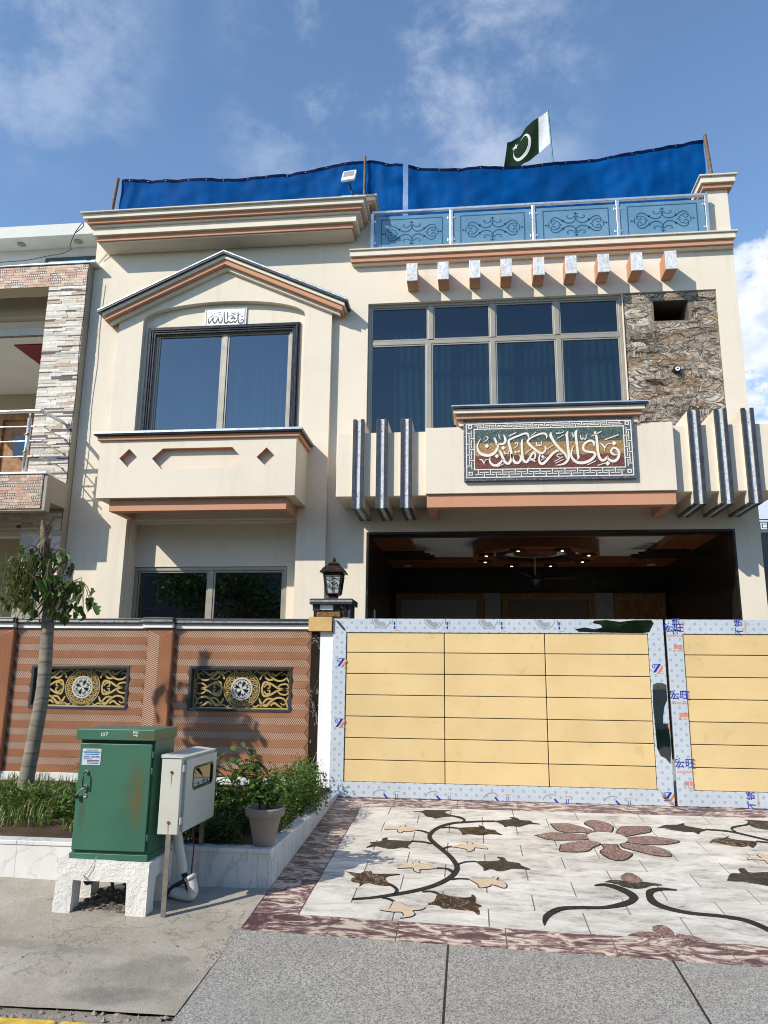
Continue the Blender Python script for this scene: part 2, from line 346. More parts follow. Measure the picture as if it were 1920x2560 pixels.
def frosted():
    n = N('frosted_blue_glass'); n.n.remove(n.b); out = n.n['Material Output']
    d = n.n.new('ShaderNodeBsdfDiffuse'); c = n.mix(n.rng(n.noise(3.2, 4), .35, .75), (.17, .33, .45), (.25, .42, .53)); n.l.new(c, d.inputs['Color'])
    t = n.n.new('ShaderNodeBsdfTransparent'); t.inputs['Color'].default_value = (.45, .72, .88, 1)
    tl = n.n.new('ShaderNodeBsdfTranslucent'); tl.inputs['Color'].default_value = (.2, .42, .5, 1)
    g = n.n.new('ShaderNodeBsdfGlossy'); g.inputs['Roughness'].default_value = .08
    a = n.n.new('ShaderNodeMixShader'); a.inputs[0].default_value = .3; n.l.new(d.outputs[0], a.inputs[1]); n.l.new(t.outputs[0], a.inputs[2])
    b = n.n.new('ShaderNodeMixShader'); b.inputs[0].default_value = .15; n.l.new(a.outputs[0], b.inputs[1]); n.l.new(tl.outputs[0], b.inputs[2])
    e = n.n.new('ShaderNodeMixShader'); e.inputs[0].default_value = .06; n.l.new(b.outputs[0], e.inputs[1]); n.l.new(g.outputs[0], e.inputs[2]); n.l.new(e.outputs[0], out.inputs['Surface']); return n.m
frost = frosted()
etch = simple('dark_blue_etching', (.018, .075, .16), .4, 0, .08)
def cloth(name, a, b, trans=.25, fold=0, rough=.7):
    n = N(name); c = n.mix(n.rng(n.noise(2.2, 4), .35, .7), a, b); n.done(c, rough, 0, .2)
    n.b.inputs['Specular IOR Level'].default_value = .03; out = n.n['Material Output']; t = n.n.new('ShaderNodeBsdfTranslucent'); n.l.new(c, t.inputs['Color'])
    mx = n.n.new('ShaderNodeMixShader'); mx.inputs[0].default_value = trans; n.l.new(n.b.outputs[0], mx.inputs[1]); n.l.new(t.outputs[0], mx.inputs[2]); n.l.new(mx.outputs[0], out.inputs['Surface'])
    n.bump(n.math('ADD', n.noise(9, 5, .6), n.math('MULTIPLY', n.noise(220, 2), .1)), fold, .03); return n.m
curtain_g = cloth('teal_curtain', (.20, .42, .40), (.36, .60, .56), .2, .1)
curtain_b = cloth('pale_curtain', (.42, .46, .52), (.56, .60, .66), .2, .1)
curtain_y = cloth('ochre_curtain', (.30, .22, .05), (.45, .34, .10), .2, .1)
tarp_m = cloth('blue_tarpaulin', (.001, .050, .19), (.0015, .082, .30), .25, .3, .6)
tarp_hem = cloth('tarpaulin_hem', (.001, .006, .035), (.002, .009, .05), .05, .3, .6)
flag_g = cloth('dark_green_cloth', (.012, .03, .016), (.02, .042, .022), .35, .3)
flag_w = cloth('white_cloth', (.72, .72, .72), (.78, .78, .78), .35, .3)
woodbrown = simple('varnished_wood', (.18, .075, .025), .35, 0, .35, 9)
doorwood = simple('pine_door', (.30, .13, .035), .35, 0, .35, 7)
ceil_or = simple('burnt_orange_ceiling', (.19, .06, .02), .4, 0, .1)
ceil_wh = simple('white_ceiling', (.62, .62, .61), .6, 0, .03)
ceil_bk = simple('dark_ceiling_trim', (.03, .018, .014), .35, 0, .1)
maroon = simple('maroon_sheet', (.16, .012, .018), .5, 0, .1)
carved = simple('carved_gold_wood', (.20, .11, .035), .45, .2, .5, 30, .8, 60)
gold = simple('gold_sheet_metal', (.70, .49, .17), .45, .1, .1, 5)
white_metal = simple('white_enamel', (.80, .80, .79), .35, 0, .03)

def ridge(name, c, cc):
    n = N(name); k = n.mix(n.rng(n.noise(3.5, 5), .3, .7), c, cc); k = n.mix(n.rng(n.noise(60, 4), .5, .8, 0, .45), k, tuple(x*.55 for x in c)); n.bump(n.noise(120, 3), .2, .003)
    return n.done(k, .48, 0, .4)
rid_or = ridge('terracotta_ridge', (.45, .205, .105), (.55, .27, .15))
rid_wh = ridge('cream_crested_ridge', (.60, .45, .34), (.72, .57, .45))
rid_bk = ridge('terracotta_ground', (.20, .095, .053), (.26, .125, .07))

def panelpaint():                                        # gate infill: buff paint, hazy stains, scuffs
    n = N('buff_panel_paint'); c = n.mix(n.rng(n.noise(1.6, 5, .6), .35, .7), (.62, .455, .22), (.70, .53, .27))
    blot = n.rng(n.noise(5.0, 5, .6, None, .5), .60, .72); c = n.mix(n.math('MULTIPLY', blot, .42), c, (.47, .315, .13))
    scuff = n.rng(n.noise(26, 5, .75, n.map((.55, 1, 1.4)), 1.0), .665, .74); low = n.rng(n.noise(1.1, 3), .45, .7)
    c = n.mix(n.math('MULTIPLY', n.math('MULTIPLY', scuff, low), .75), c, (.14, .10, .06)); n.bump(n.noise(5, 4), .05, .01)
    return n.done(n.vary(c, .04), .38, 0, .4)
buff = panelpaint()
def film():                                              # blue-white protective film with small grey stamps
    n = N('printed_protective_film'); c = n.mix(n.rng(n.noise(2.5, 4), .3, .7), (.50, .565, .63), (.58, .635, .69))
    u = n.map((1/.105, 0, 1/.105)); sx = n.n.new('ShaderNodeSeparateXYZ'); n.l.new(u, sx.inputs[0])
    def cell(ox, oz, w, h):
        a = n.math('ABSOLUTE', n.math('SUBTRACT', n.math('FRACT', n.math('ADD', sx.outputs[0], 40+ox)), .5)); b = n.math('ABSOLUTE', n.math('SUBTRACT', n.math('FRACT', n.math('ADD', sx.outputs[2], 40+oz)), .5))
        return n.math('MULTIPLY', n.math('LESS_THAN', a, w), n.math('LESS_THAN', b, h))
    stamp = n.math('MAXIMUM', cell(0, 0, .13, .13), cell(.5, .5, .13, .13)); dash = n.math('MAXIMUM', cell(.5, .02, .05, .03), cell(0, .52, .05, .03))
    ink = n.math('MULTIPLY', stamp, n.rng(n.wave(60, 3, 2, n.map((1, 1, 1), (0, .7, 0)), 'BANDS', 'X', 4), .35, .55))
    c = n.mix(n.math('MULTIPLY', ink, .8), c, (.16, .19, .23)); c = n.mix(n.math('MULTIPLY', dash, .45), c, (.2, .23, .27))
    n.bump(n.noise(7, 4), .12, .012); return n.done(c, .3, .15, .5)
film_m = film()
mirror = N('bare_mirror_steel'); mirror.bump(mirror.noise(2.5, 3), .06, .02); mirror = mirror.done((.62, .64, .64), .04, 1.0)
ink_blue = simple('print_navy_ink', (.02, .03, .30), .45); ink_or = simple('print_orange_ink', (.62, .17, .03), .45); ink_grey = simple('print_grey_ink', (.28, .31, .35), .5)
gapm = simple('gap_shade_brown', (.075, .04, .018), .7)  # shade in the recessed gaps between gate panels, painted as dark brown

def green_paint():
    n = N('green_cabinet_paint'); c = n.mix(n.rng(n.noise(2.2, 4), .3, .7), (.034, .118, .076), (.05, .152, .10))
    z = n.noise(1.0, 5, .65, n.map((13, 13, 1.6))); r = n.rng(n.math('ADD', n.math('MULTIPLY', z, .7), n.math('MULTIPLY', n.noise(9, 6, .7), .3)), .60, .74)
    c = n.mix(n.math('MULTIPLY', r, .35), c, (.145, .075, .018)); n.bump(n.noise(30, 3), .06, .004)
    def stain(x, z, rx, rz, amt, cc):                    # rust run with a place and shape of its own
        e = n.map((1/rx, 0, 1/rz), (0, 0, 0), None, (-x/rx, 0, -z/rz)); ln = n.n.new('ShaderNodeVectorMath'); ln.operation = 'LENGTH'; n.l.new(e, ln.inputs[0])
        k = n.math('MULTIPLY', n.rng(n.math('ADD', ln.outputs['Value'], n.math('MULTIPLY', n.noise(14, 6, .7), .9)), .55, 1.45, 1, 0), amt); return n.mix(k, c, cc)
    c = stain(-2.125, .46, .09, .28, .6, (.095, .09, .035)); c = stain(-2.105, .44, .034, .22, .6, (.13, .075, .022)); c = stain(-2.47, .33, .03, .14, .55, (.06, .06, .03)); c = stain(-2.08, .815, .2, .035, .7, (.12, .07, .02)); c = stain(-2.42, .755, .06, .018, .8, (.07, .05, .015))
    return n.done(c, n.rng(r, 0, 1, .42, .8), 0, .4)
green = green_paint()
rust = simple('rust_stain', (.17, .075, .018), .85, 0, .5, 25)
rust2 = simple('faint_rust_stain', (.085, .105, .045), .7, 0, .4, 25)
meterp = simple('off_white_cabinet_paint', (.50, .50, .45), .45, 0, .06, 3)
galv = simple('galvanised_angle_iron', (.24, .22, .19), .5, .5, .2, 12)
pvc = simple('grey_white_pvc', (.56, .55, .52), .45, 0, .08, 9)
clay = plaster('aged_clay', (.30, .245, .20), 1.6)
chalk = simple('white_chalk', (.7, .72, .68), .9)
labelm = simple('label_sheet', (.55, .60, .66), .3); labelb = simple('label_blue', (.08, .22, .52), .3); ink_k = simple('label_black_ink', (.03, .03, .035), .5)
cable_m = simple('black_cable', (.010, .010, .012), .45)
def leafm(name, a, b, trans=.3):
    n = N(name); c = n.vary(n.mix(n.rng(n.noise(9, 3), .3, .7), a, b), .2); n.done(c, .45, 0, .35); out = n.n['Material Output']
    t = n.n.new('ShaderNodeBsdfTranslucent'); n.l.new(n.mix(.5, c, (.12, .18, .02)), t.inputs['Color']); mx = n.n.new('ShaderNodeMixShader'); mx.inputs[0].default_value = trans
    n.l.new(n.b.outputs[0], mx.inputs[1]); n.l.new(t.outputs[0], mx.inputs[2]); n.l.new(mx.outputs[0], out.inputs['Surface']); return n.m
leaf1 = leafm('mid_green_leaf', (.045, .10, .016), (.08, .15, .028)); leaf2 = leafm('fresh_green_leaf', (.08, .16, .022), (.13, .23, .04)); leaf3 = leafm('deep_green_leaf', (.018, .042, .012), (.035, .07, .018), .18)
leaf4 = leafm('yellowing_stalk', (.19, .19, .05), (.28, .26, .09)); drygrass = leafm('dry_grass', (.26, .20, .09), (.36, .29, .14))
def bark():
    n = N('pale_ringed_bark'); c = n.mix(n.rng(n.noise(3, 5, .6, n.map((1, 1, 5))), .3, .7), (.155, .135, .105), (.27, .245, .20)); ring = n.rng(n.wave(2.6, 3.5, 3, None, 'BANDS', 'Z', 1.2), .02, .12, 1, 0)
    c = n.mix(n.math('MULTIPLY', ring, .5), c, (.10, .085, .065)); n.bump(n.math('SUBTRACT', n.noise(25, 4), n.math('MULTIPLY', ring, .8)), .4, .01); return n.done(c, .85, 0, .2)
barkm = bark()
deadwood = simple('dry_brown_wood', (.17, .125, .08), .9, 0, .35, 20, .6, 60)
oldwood = simple('rusty_pipe', (.16, .105, .07), .7, .2, .3, 20)
# traced marks, in metres
SIGN=[[(.1752,4.1928,.0068),(.1387,4.1233,.015),(.1351,4.0601,.0231),(.1622,4.0035,.0312),(.2183,3.9743,.0366),(.2813,3.9695,.0366),(.3416,3.9996,.0353),(.3791,4.0511,.0286),(.39,4.0964,.0218),(.3709,4.1389,.0273),(.3469,4.2027,.0205)],[(.4648,4.2386,.0109),(.4816,4.1889,.0287),(.4841,4.1502,.03),(.4602,4.1193,.0286),(.4235,4.1131,.0218),(.3773,4.1247,.0191)],[(.395,4.2403,.0068),(.4136,4.2082,.0123),(.4195,4.1728,.0041)],[(.2357,4.2139,.0082),(.2624,4.2118,.0123),(.2653,4.1906,.0109),(.2381,4.1596,.0095),(.2078,4.1462,.0055)],[(.7727,4.1854,.0055),(.7738,4.2204,.0233),(.7514,4.2476,.0261),(.7116,4.243,.0247),(.6447,4.2166,.0233),(.5778,4.1901,.0232),(.5308,4.1632,.0246),(.5267,4.1282,.03),(.5417,4.0649,.0313),(.5562,3.981,.0312),(.5512,3.9116,.0325),(.5237,3.8637,.0338),(.494,3.8608,.0325),(.4651,3.8926,.0325),(.4432,3.9486,.0312),(.4212,4.0048,.0272),(.3987,4.0367,.0109)],[(.449,3.9137,.0203),(.4184,3.8727,.0257),(.3715,3.839,.0297),(.3286,3.8399,.0311),(.296,3.8683,.027),(.2816,3.9103,.0176),(.2941,3.9448,.0068)],[(.5287,4.2159,.0137),(.6228,4.2628,.0137)],[(.371,3.8148,.0108),(.4543,3.8547,.0108)],[(.4647,4.0248,.0082),(.4738,3.9897,.0122),(.4904,3.9894,.0095),(.4976,4.0171,.0082)],[(.4976,4.0171,.0082),(.5016,3.9891,.0109),(.5201,3.9922,.0095),(.5244,4.0339,.0082)],[(.1542,3.9164,.0122),(.1807,3.9124,.0162),(.2067,3.8771,.0135),(.2115,3.8492,.0054)],[(.2119,3.87,.0108),(.2338,3.9113,.0095),(.2671,3.9175,.0068)],[(.5595,3.9809,.0272),(.5742,3.9111,.0312),(.5995,3.8691,.0339),(.6355,3.8649,.0325),(.6659,3.8954,.0298),(.6703,3.9368,.0204),(.6547,3.9684,.0095)],[(.6189,4.1121,.0082),(.6079,4.1228,.0082),(.6228,4.1364,.0082),(.6389,4.1186,.0096),(.6281,4.0839,.0095),(.5843,4.05,.0068)],[(.6999,4.1766,.0096),(.6887,4.1314,.0246),(.6894,4.0337,.0272),(.6933,3.9363,.0285),(.7084,3.8876,.0312),(.7407,3.8731,.0325),(.7712,3.907,.0285),(.8023,3.9617,.0245),(.8296,3.9958,.0245),(.8529,4.0092,.0136)],[(.7777,3.9034,.0244),(.8137,3.9027,.0272),(.8487,3.8709,.0068)],[(.8462,4.0024,.0163),(.8508,3.9399,.0218),(.8267,3.9024,.0163)],[(.996,4.173,.0055),(1.0005,4.2078,.0206),(.9818,4.2377,.0247),(.9358,4.2409,.0247),(.876,4.2214,.0233),(.8092,4.1915,.0233),(.7686,4.1575,.0246),(.7645,4.1296,.0273),(.793,4.0906,.0287),(.8441,4.0407,.0286),(.8952,3.9978,.0286),(.934,3.9831,.0286),(.9708,4.01,.0232),(.9819,4.048,.0205),(.9699,4.0795,.0082)],[(.7308,3.9841,.0095),(.8081,4.0449,.0095)],[(.8067,4.2196,.0069),(.8504,4.2466,.0096),(.8575,4.2639,.0082),(.8717,4.253,.0055)],[(.87,4.1341,.0096),(.877,4.0851,.0137),(.8947,4.0847,.0109),(.9004,4.1194,.0082)],[(.9004,4.1194,.0082),(.9078,4.0844,.0123),(.9276,4.0874,.0109),(.9327,4.1431,.0082)],[(.9105,3.9663,.0204),(.8959,3.9182,.0204),(.9039,3.8628,.0299),(.936,3.845,.0339),(.9761,3.8751,.0326),(1.0358,3.9429,.0313),(1.0831,3.9902,.0287),(1.1262,4.0101,.0273),(1.1355,3.996,.0178)],[(.9179,3.8901,.0082),(.9845,3.9302,.0082)],[(1.0045,4.037,.0096),(1.0814,4.0874,.0096)],[(1.0568,4.2589,.0069),(1.0488,4.2171,.0343),(1.0699,4.1642,.0315),(1.1068,4.1007,.0315),(1.1567,4.0371,.0301),(1.2003,3.9877,.0287),(1.225,3.9526,.0246),(1.2329,3.9077,.0095)],[(1.2667,4.2676,.0069),(1.2486,4.2226,.0344),(1.2505,4.1877,.0303),(1.2559,4.0764,.0288),(1.2617,3.9794,.0301),(1.2593,3.9174,.0314),(1.2347,3.8698,.03),(1.188,3.8364,.0245),(1.1032,3.823,.0054)],[(1.3781,4.2787,.0069),(1.3602,4.2408,.0345),(1.3609,4.1781,.0289),(1.3689,4.0599,.0288),(1.3745,3.9632,.0274),(1.3792,3.9218,.026),(1.3648,3.8877,.0055)],[(1.1291,4.1733,.0096),(1.2125,4.2166,.0096)],[(1.1153,4.2434,.0124),(1.1381,4.2394,.0151),(1.1841,4.2452,.0096),(1.2176,4.2653,.0055)],[(1.0855,3.8729,.0095),(1.1917,3.9327,.0095)],[(1.0944,3.8486,.0095),(1.1969,3.8981,.0095)],[(1.1733,3.9606,.0082),(1.1443,3.9682,.0096),(1.1177,3.9515,.0095),(1.1268,3.934,.0095),(1.1525,3.9266,.0095)],[(1.3148,4.2454,.0083),(1.3263,4.2068,.0124),(1.3216,4.1721,.0055)],[(1.4143,4.2116,.0097),(1.422,4.1627,.0138),(1.4445,4.1587,.0124),(1.4494,4.1968,.0083)],[(1.4494,4.1968,.0083),(1.4575,4.1584,.0124),(1.4803,4.1613,.011),(1.486,4.2167,.0083)],[(1.5759,4.0587,.0069),(1.5748,4.1036,.0248),(1.5502,4.1319,.0276),(1.5047,4.126,.0276),(1.4575,4.0856,.0275),(1.4424,4.0375,.0275),(1.4603,4.0026,.0288),(1.5113,3.9877,.0288),(1.5625,3.9797,.0288),(1.5838,3.9518,.0316),(1.5593,3.9111,.0329),(1.506,3.8711,.0356),(1.4341,3.8486,.0369),(1.3698,3.8533,.0355),(1.3196,3.8887,.0314),(1.2927,3.9443,.0246),(1.302,4.0131,.0164),(1.3272,4.0713,.0055)],[(1.6078,4.2555,.0069),(1.597,4.2314,.0305),(1.6107,4.1789,.029),(1.6161,4.0888,.029),(1.6208,3.9853,.0289),(1.6336,3.9164,.0302),(1.6606,3.8782,.0315),(1.6928,3.8809,.0302),(1.7233,3.9145,.0247),(1.7402,3.9312,.0138)],[(1.7269,3.9212,.0165),(1.7506,3.8831,.0302),(1.7943,3.8617,.0344),(1.8399,3.8778,.0344),(1.8679,3.9251,.0331),(1.8709,3.9798,.0304),(1.8475,4.0215,.0276),(1.8096,4.0327,.0249),(1.7823,4.0023,.0235),(1.7838,3.968,.0248),(1.8115,3.9468,.0234),(1.8499,3.946,.0138)],[(1.5497,4.1908,.0111),(1.6724,4.2503,.0111)],[(1.709,4.1419,.0125),(1.8828,4.2034,.0125)],[(1.4844,3.8202,.0109),(1.5929,3.8727,.011)],[(1.6092,3.8109,.0109),(1.6972,3.8398,.011)],[(1.6485,4.0915,.0138),(1.6769,4.0805,.0152),(1.7006,4.0386,.0152),(1.7037,3.9972,.0055)],[(1.7032,4.0247,.011),(1.7348,4.0791,.0111),(1.7803,4.0884,.0097)]]
SIGN_D=[(.2503,4.0926,.0298),(.4556,4.0634,.0284),(.3726,3.9571,.0282),(.6076,4.0042,.0184),(.6473,4.0124,.0184),(.9423,3.938,.0227),(1.8192,4.0944,.0324),(1.729,3.8358,.0321)]
PLAQ=[[(-3.8412,6.4595,.0098),(-3.835,6.409,.0184),(-3.8244,6.3834,.0183),(-3.805,6.4077,.0135),(-3.7808,6.4506,.0098),(-3.7614,6.4749,.0086)],[(-3.7612,6.4717,.0098),(-3.7702,6.425,.0147),(-3.7529,6.3866,.0207),(-3.723,6.3853,.0195),(-3.7018,6.4283,.0159),(-3.6917,6.4592,.0122),(-3.6932,6.4844,.0061)],[(-3.6932,6.4844,.0073),(-3.6771,6.4147,.0146),(-3.6633,6.3827,.0183),(-3.6338,6.3877,.0182),(-3.6248,6.4375,.0146),(-3.6341,6.4944,.0073)],[(-3.5993,6.5621,.0073),(-3.5994,6.5117,.0159),(-3.592,6.436,.017),(-3.5797,6.3791,.0219),(-3.5499,6.3778,.0218),(-3.5275,6.4019,.0182),(-3.5026,6.3821,.0206),(-3.4844,6.375,.0182),(-3.4557,6.3925,.0182),(-3.4386,6.4043,.0097),(-3.4312,6.379,.0182),(-3.4082,6.3905,.0157),(-3.4039,6.4216,.0073)],[(-3.5574,6.5602,.0086),(-3.5459,6.5156,.0183),(-3.5457,6.4591,.0134),(-3.5514,6.4029,.0049)],[(-3.3873,6.5525,.0085),(-3.3839,6.4896,.017),(-3.3798,6.4143,.0182),(-3.3689,6.3763,.0205),(-3.3415,6.3626,.0205),(-3.3122,6.3676,.0181),(-3.296,6.3981,.0133),(-3.3092,6.4237,.0097),(-3.3267,6.4182,.0097),(-3.3372,6.3936,.0097)],[(-3.529,6.4803,.0073),(-3.4207,6.51,.0073)],[(-3.4936,6.5384,.0073),(-3.4692,6.5279,.011),(-3.4161,6.535,.0073)],[(-3.3876,6.5023,.0061),(-3.3317,6.5124,.0061)],[(-3.8303,6.4779,.0049),(-3.7951,6.4889,.0074),(-3.7727,6.5131,.011)],[(-3.7596,6.5441,.0061),(-3.7377,6.5273,.0098)],[(-3.7086,6.5418,.0074),(-3.6555,6.552,.0073)],[(-3.6768,6.5089,.0086),(-3.6508,6.5234,.0061)],[(-3.3323,6.4685,.0085),(-3.3119,6.4739,.0097),(-3.3096,6.4863,.0061)],[(-3.7479,6.4994,.0049),(-3.7408,6.4802,.0061),(-3.7228,6.4795,.0061),(-3.7149,6.498,.0049)]]
PLAQ_D=[(-3.4569,6.4677,.0191),(-3.4764,6.4435,.0191),(-3.4348,6.4429,.0191)]
VINE=[[(-.781,5.335,.031),(-.646,5.383,.035),(-.505,5.461,.047),(-.369,5.553,.048),(-.256,5.666,.048),(-.165,5.819,.046),(-.119,5.974,.04),(-.117,6.118,.038),(-.169,6.325,.039),(-.243,6.513,.042),(-.311,6.678,.043),(-.355,6.838,.034),(-.337,7.014,.039),(-.268,7.185,.047),(-.171,7.303,.048),(-.07,7.346,.049),(.077,7.399,.042),(.213,7.424,.034)],[(-.092,7.343,.014),(-.065,7.425,.019),(-.106,7.51,.042),(-.176,7.561,.038)],[(-.266,7.136,.031),(-.2,7.16,.033),(-.123,7.141,.032)],[(-.36,6.941,.025),(-.412,7.005,.03),(-.474,7.037,.028)],[(-.33,6.641,.029),(-.394,6.686,.033),(-.498,6.699,.036)],[(-.238,6.497,.019),(-.205,6.558,.024),(-.155,6.592,.023)],[(-.11,6.134,.021),(-.053,6.2,.02),(.023,6.225,.023)],[(-.137,5.944,.024),(-.18,6.023,.028),(-.258,6.034,.023)],[(-.147,5.794,.024),(-.095,5.819,.021),(-.024,5.817,.021)],[(-.516,5.441,.025),(-.508,5.537,.022),(-.536,5.607,.023),(-.575,5.652,.026)],[(-.334,5.526,.019),(-.276,5.541,.023),(-.232,5.51,.019)],[(-.589,5.386,.02),(-.545,5.368,.022),(-.505,5.328,.019)],[(.837,5.791,.017),(.921,5.813,.056),(1.006,5.735,.07),(1.053,5.626,.064),(1.04,5.543,.05),(.961,5.454,.061),(.827,5.381,.043),(.676,5.363,.045),(.551,5.327,.052),(.465,5.218,.045),(.433,5.119,.027),(.426,5.049,.005)],[(1.376,5.765,.018),(1.281,5.774,.051),(1.202,5.729,.053),(1.167,5.64,.044),(1.169,5.505,.061),(1.238,5.41,.06),(1.358,5.349,.048),(1.528,5.321,.047),(1.645,5.275,.055),(1.715,5.18,.054),(1.76,5.076,.045)],[(2.034,7.369,.042),(2.221,7.325,.046),(2.359,7.189,.041),(2.488,7.05,.044)],[(2.342,7.041,.038),(2.471,7.005,.043)],[(2.52,7.722,.008),(2.459,7.585,.023),(2.326,7.493,.034),(2.268,7.413,.017),(2.273,7.331,.018)]]
FDARK=[[(-.558,7.688),(-.478,7.708),(-.432,7.753),(-.348,7.754),(-.205,7.771),(-.256,7.702),(-.212,7.612),(-.159,7.563),(-.268,7.513),(-.329,7.451),(-.36,7.488),(-.413,7.517),(-.441,7.584),(-.469,7.661)],[(.208,7.428),(.352,7.499),(.371,7.533),(.351,7.58),(.413,7.565),(.442,7.488),(.531,7.468),(.549,7.413),(.612,7.365),(.511,7.357),(.417,7.261),(.341,7.281),(.289,7.237),(.281,7.295)],[(-.493,6.699),(-.634,6.704),(-.697,6.714),(-.704,6.776),(-.742,6.742),(-.747,6.661),(-.832,6.622),(-.807,6.582),(-.843,6.474),(-.769,6.524),(-.682,6.476),(-.612,6.478),(-.565,6.518),(-.493,6.499),(-.517,6.548),(-.491,6.674)],[(.023,6.225),(.174,6.249),(.213,6.294),(.19,6.353),(.243,6.338),(.269,6.249),(.35,6.219),(.365,6.162),(.423,6.082),(.305,6.091),(.202,6.019),(.14,6.062),(.085,6.018),(.081,6.089),(.05,6.168)],[(1.626,7.358),(1.717,7.468),(1.826,7.492),(1.902,7.557),(1.896,7.465),(2.031,7.359),(1.964,7.279),(1.93,7.205),(1.906,7.272),(1.809,7.284),(1.731,7.322),(1.681,7.375)],[(2.488,7.745),(2.731,7.696),(2.613,7.383),(2.567,7.425),(2.489,7.489),(2.473,7.587),(2.51,7.695)],[(1.78,6.009),(1.855,6.162),(1.928,6.181),(1.944,6.273),(1.994,6.296),(2.003,6.203),(2.152,6.215),(2.053,5.95),(1.976,5.956),(1.891,5.997),(1.822,5.998)],[(.916,5.874),(.981,5.922),(1.06,5.906),(1.112,5.867),(1.181,5.906),(1.301,5.859),(1.226,5.835),(1.164,5.783),(1.101,5.764),(1.028,5.796),(.988,5.852)]]
FBROWN=[[(-.134,7.148),(.019,7.192),(.069,7.206),(.058,7.255),(.102,7.231),(.128,7.143),(.203,7.112),(.212,7.062),(.256,6.978),(.167,6.998),(.071,6.947),(-.025,6.974),(-.078,6.937),(-.084,6.998),(-.106,7.082)],[(-.91,5.878),(-.852,5.858),(-.805,5.849),(-.77,5.895),(-.729,5.9),(-.696,5.849),(-.516,5.865),(-.6,5.806),(-.607,5.739),(-.56,5.629),(-.65,5.623),(-.707,5.657),(-.752,5.631),(-.77,5.579),(-.775,5.641),(-.832,5.668),(-.847,5.736),(-.824,5.766)],[(-.232,5.51),(-.156,5.472),(-.073,5.448),(-.016,5.466),(-.004,5.521),(.021,5.459),(.016,5.368),(.055,5.318),(.031,5.283),(.042,5.221),(.034,5.169),(-.001,5.226),(-.063,5.234),(-.127,5.247),(-.19,5.252),(-.219,5.296),(-.288,5.305),(-.25,5.358),(-.238,5.451)],[(1.94,6.948),(2.019,7.071),(2.099,7.099),(2.177,7.189),(2.141,7.117),(2.206,7.059),(2.336,7.023),(2.253,6.853),(2.231,6.891),(2.152,6.861),(2.081,6.894),(1.999,6.968)]]
FTAN=[[(-.474,7.029),(-.529,7.112),(-.58,7.126),(-.591,7.196),(-.627,7.154),(-.63,7.099),(-.718,7.113),(-.753,7.031),(-.655,7.043),(-.633,6.978),(-.607,6.93),(-.585,6.984),(-.521,6.999)],[(-.165,6.573),(-.085,6.653),(-.035,6.677),(-.035,6.737),(.001,6.699),(.006,6.664),(.086,6.639),(.12,6.557),(.025,6.58),(.01,6.51),(-.034,6.461),(-.039,6.521),(-.105,6.564)],[(-.258,6.034),(-.321,6.093),(-.394,6.129),(-.402,6.188),(-.437,6.139),(-.443,6.099),(-.508,6.085),(-.54,5.994),(-.438,6.021),(-.419,5.952),(-.38,5.915),(-.38,5.985),(-.317,6.001)],[(-.024,5.822),(.063,5.833),(.134,5.842),(.157,5.892),(.179,5.873),(.168,5.819),(.218,5.774),(.232,5.712),(.213,5.667),(.139,5.726),(.112,5.685),(.052,5.653),(.036,5.726)],[(-.509,5.327),(-.457,5.3),(-.413,5.251),(-.356,5.232),(-.301,5.248),(-.322,5.209),(-.376,5.182),(-.36,5.132),(-.377,5.089),(-.44,5.058),(-.423,5.094),(-.44,5.153),(-.499,5.152),(-.577,5.174),(-.527,5.191),(-.516,5.239)],[(2.098,6.523),(2.124,6.582),(2.221,6.575),(2.212,6.642),(2.25,6.685),(2.283,6.628),(2.351,6.628),(2.277,6.436),(2.216,6.446),(2.211,6.518)]]
PETAL=[[(.699,7.394),(.834,7.426),(.931,7.362),(1.038,7.213),(1.048,7.12),(1.003,7.068),(.951,7.141),(.833,7.108),(.74,7.176)],[(.533,6.997),(.695,7.109),(.83,7.079),(.988,7.053),(.963,6.929),(.805,6.887),(.645,6.876)],[(.722,6.749),(.873,6.852),(.987,6.888),(1.047,6.809),(.969,6.696),(.892,6.574),(.705,6.556),(.695,6.622)],[(1.049,6.789),(1.109,6.826),(1.177,6.804),(1.177,6.681),(1.247,6.571),(1.2,6.451),(1.13,6.376),(1.048,6.414),(1.003,6.58),(1.049,6.686)],[(1.202,6.816),(1.258,6.856),(1.392,6.818),(1.522,6.723),(1.538,6.537),(1.431,6.535),(1.314,6.618),(1.209,6.725)],[(1.283,7.012),(1.475,7.08),(1.624,7.04),(1.71,6.955),(1.577,6.853),(1.419,6.834),(1.275,6.88)],[(1.227,7.142),(1.321,7.37),(1.455,7.396),(1.565,7.4),(1.536,7.227),(1.427,7.143),(1.311,7.06),(1.273,7.056)],[(1.048,7.12),(1.065,7.265),(1.006,7.432),(1.078,7.555),(1.168,7.54),(1.246,7.385),(1.193,7.161),(1.125,7.129)]]
BUD=[[(1.044,5.983),(1.078,6.052),(1.117,6.089),(1.154,6.068),(1.185,5.968),(1.171,5.904),(1.124,5.874),(1.06,5.906)],[(1.057,5.08),(1.088,5.121),(1.131,5.122),(1.161,5.07),(1.162,5.016),(1.142,4.977),(1.098,4.987),(1.053,5.024)],[(.89,4.955),(.96,5.007),(1.038,5.016),(1.072,4.984),(1.155,4.979),(1.187,5.004),(1.242,4.993),(1.279,4.976),(1.313,4.922),(1.202,4.936),(1.105,4.945),(.997,4.947)]]

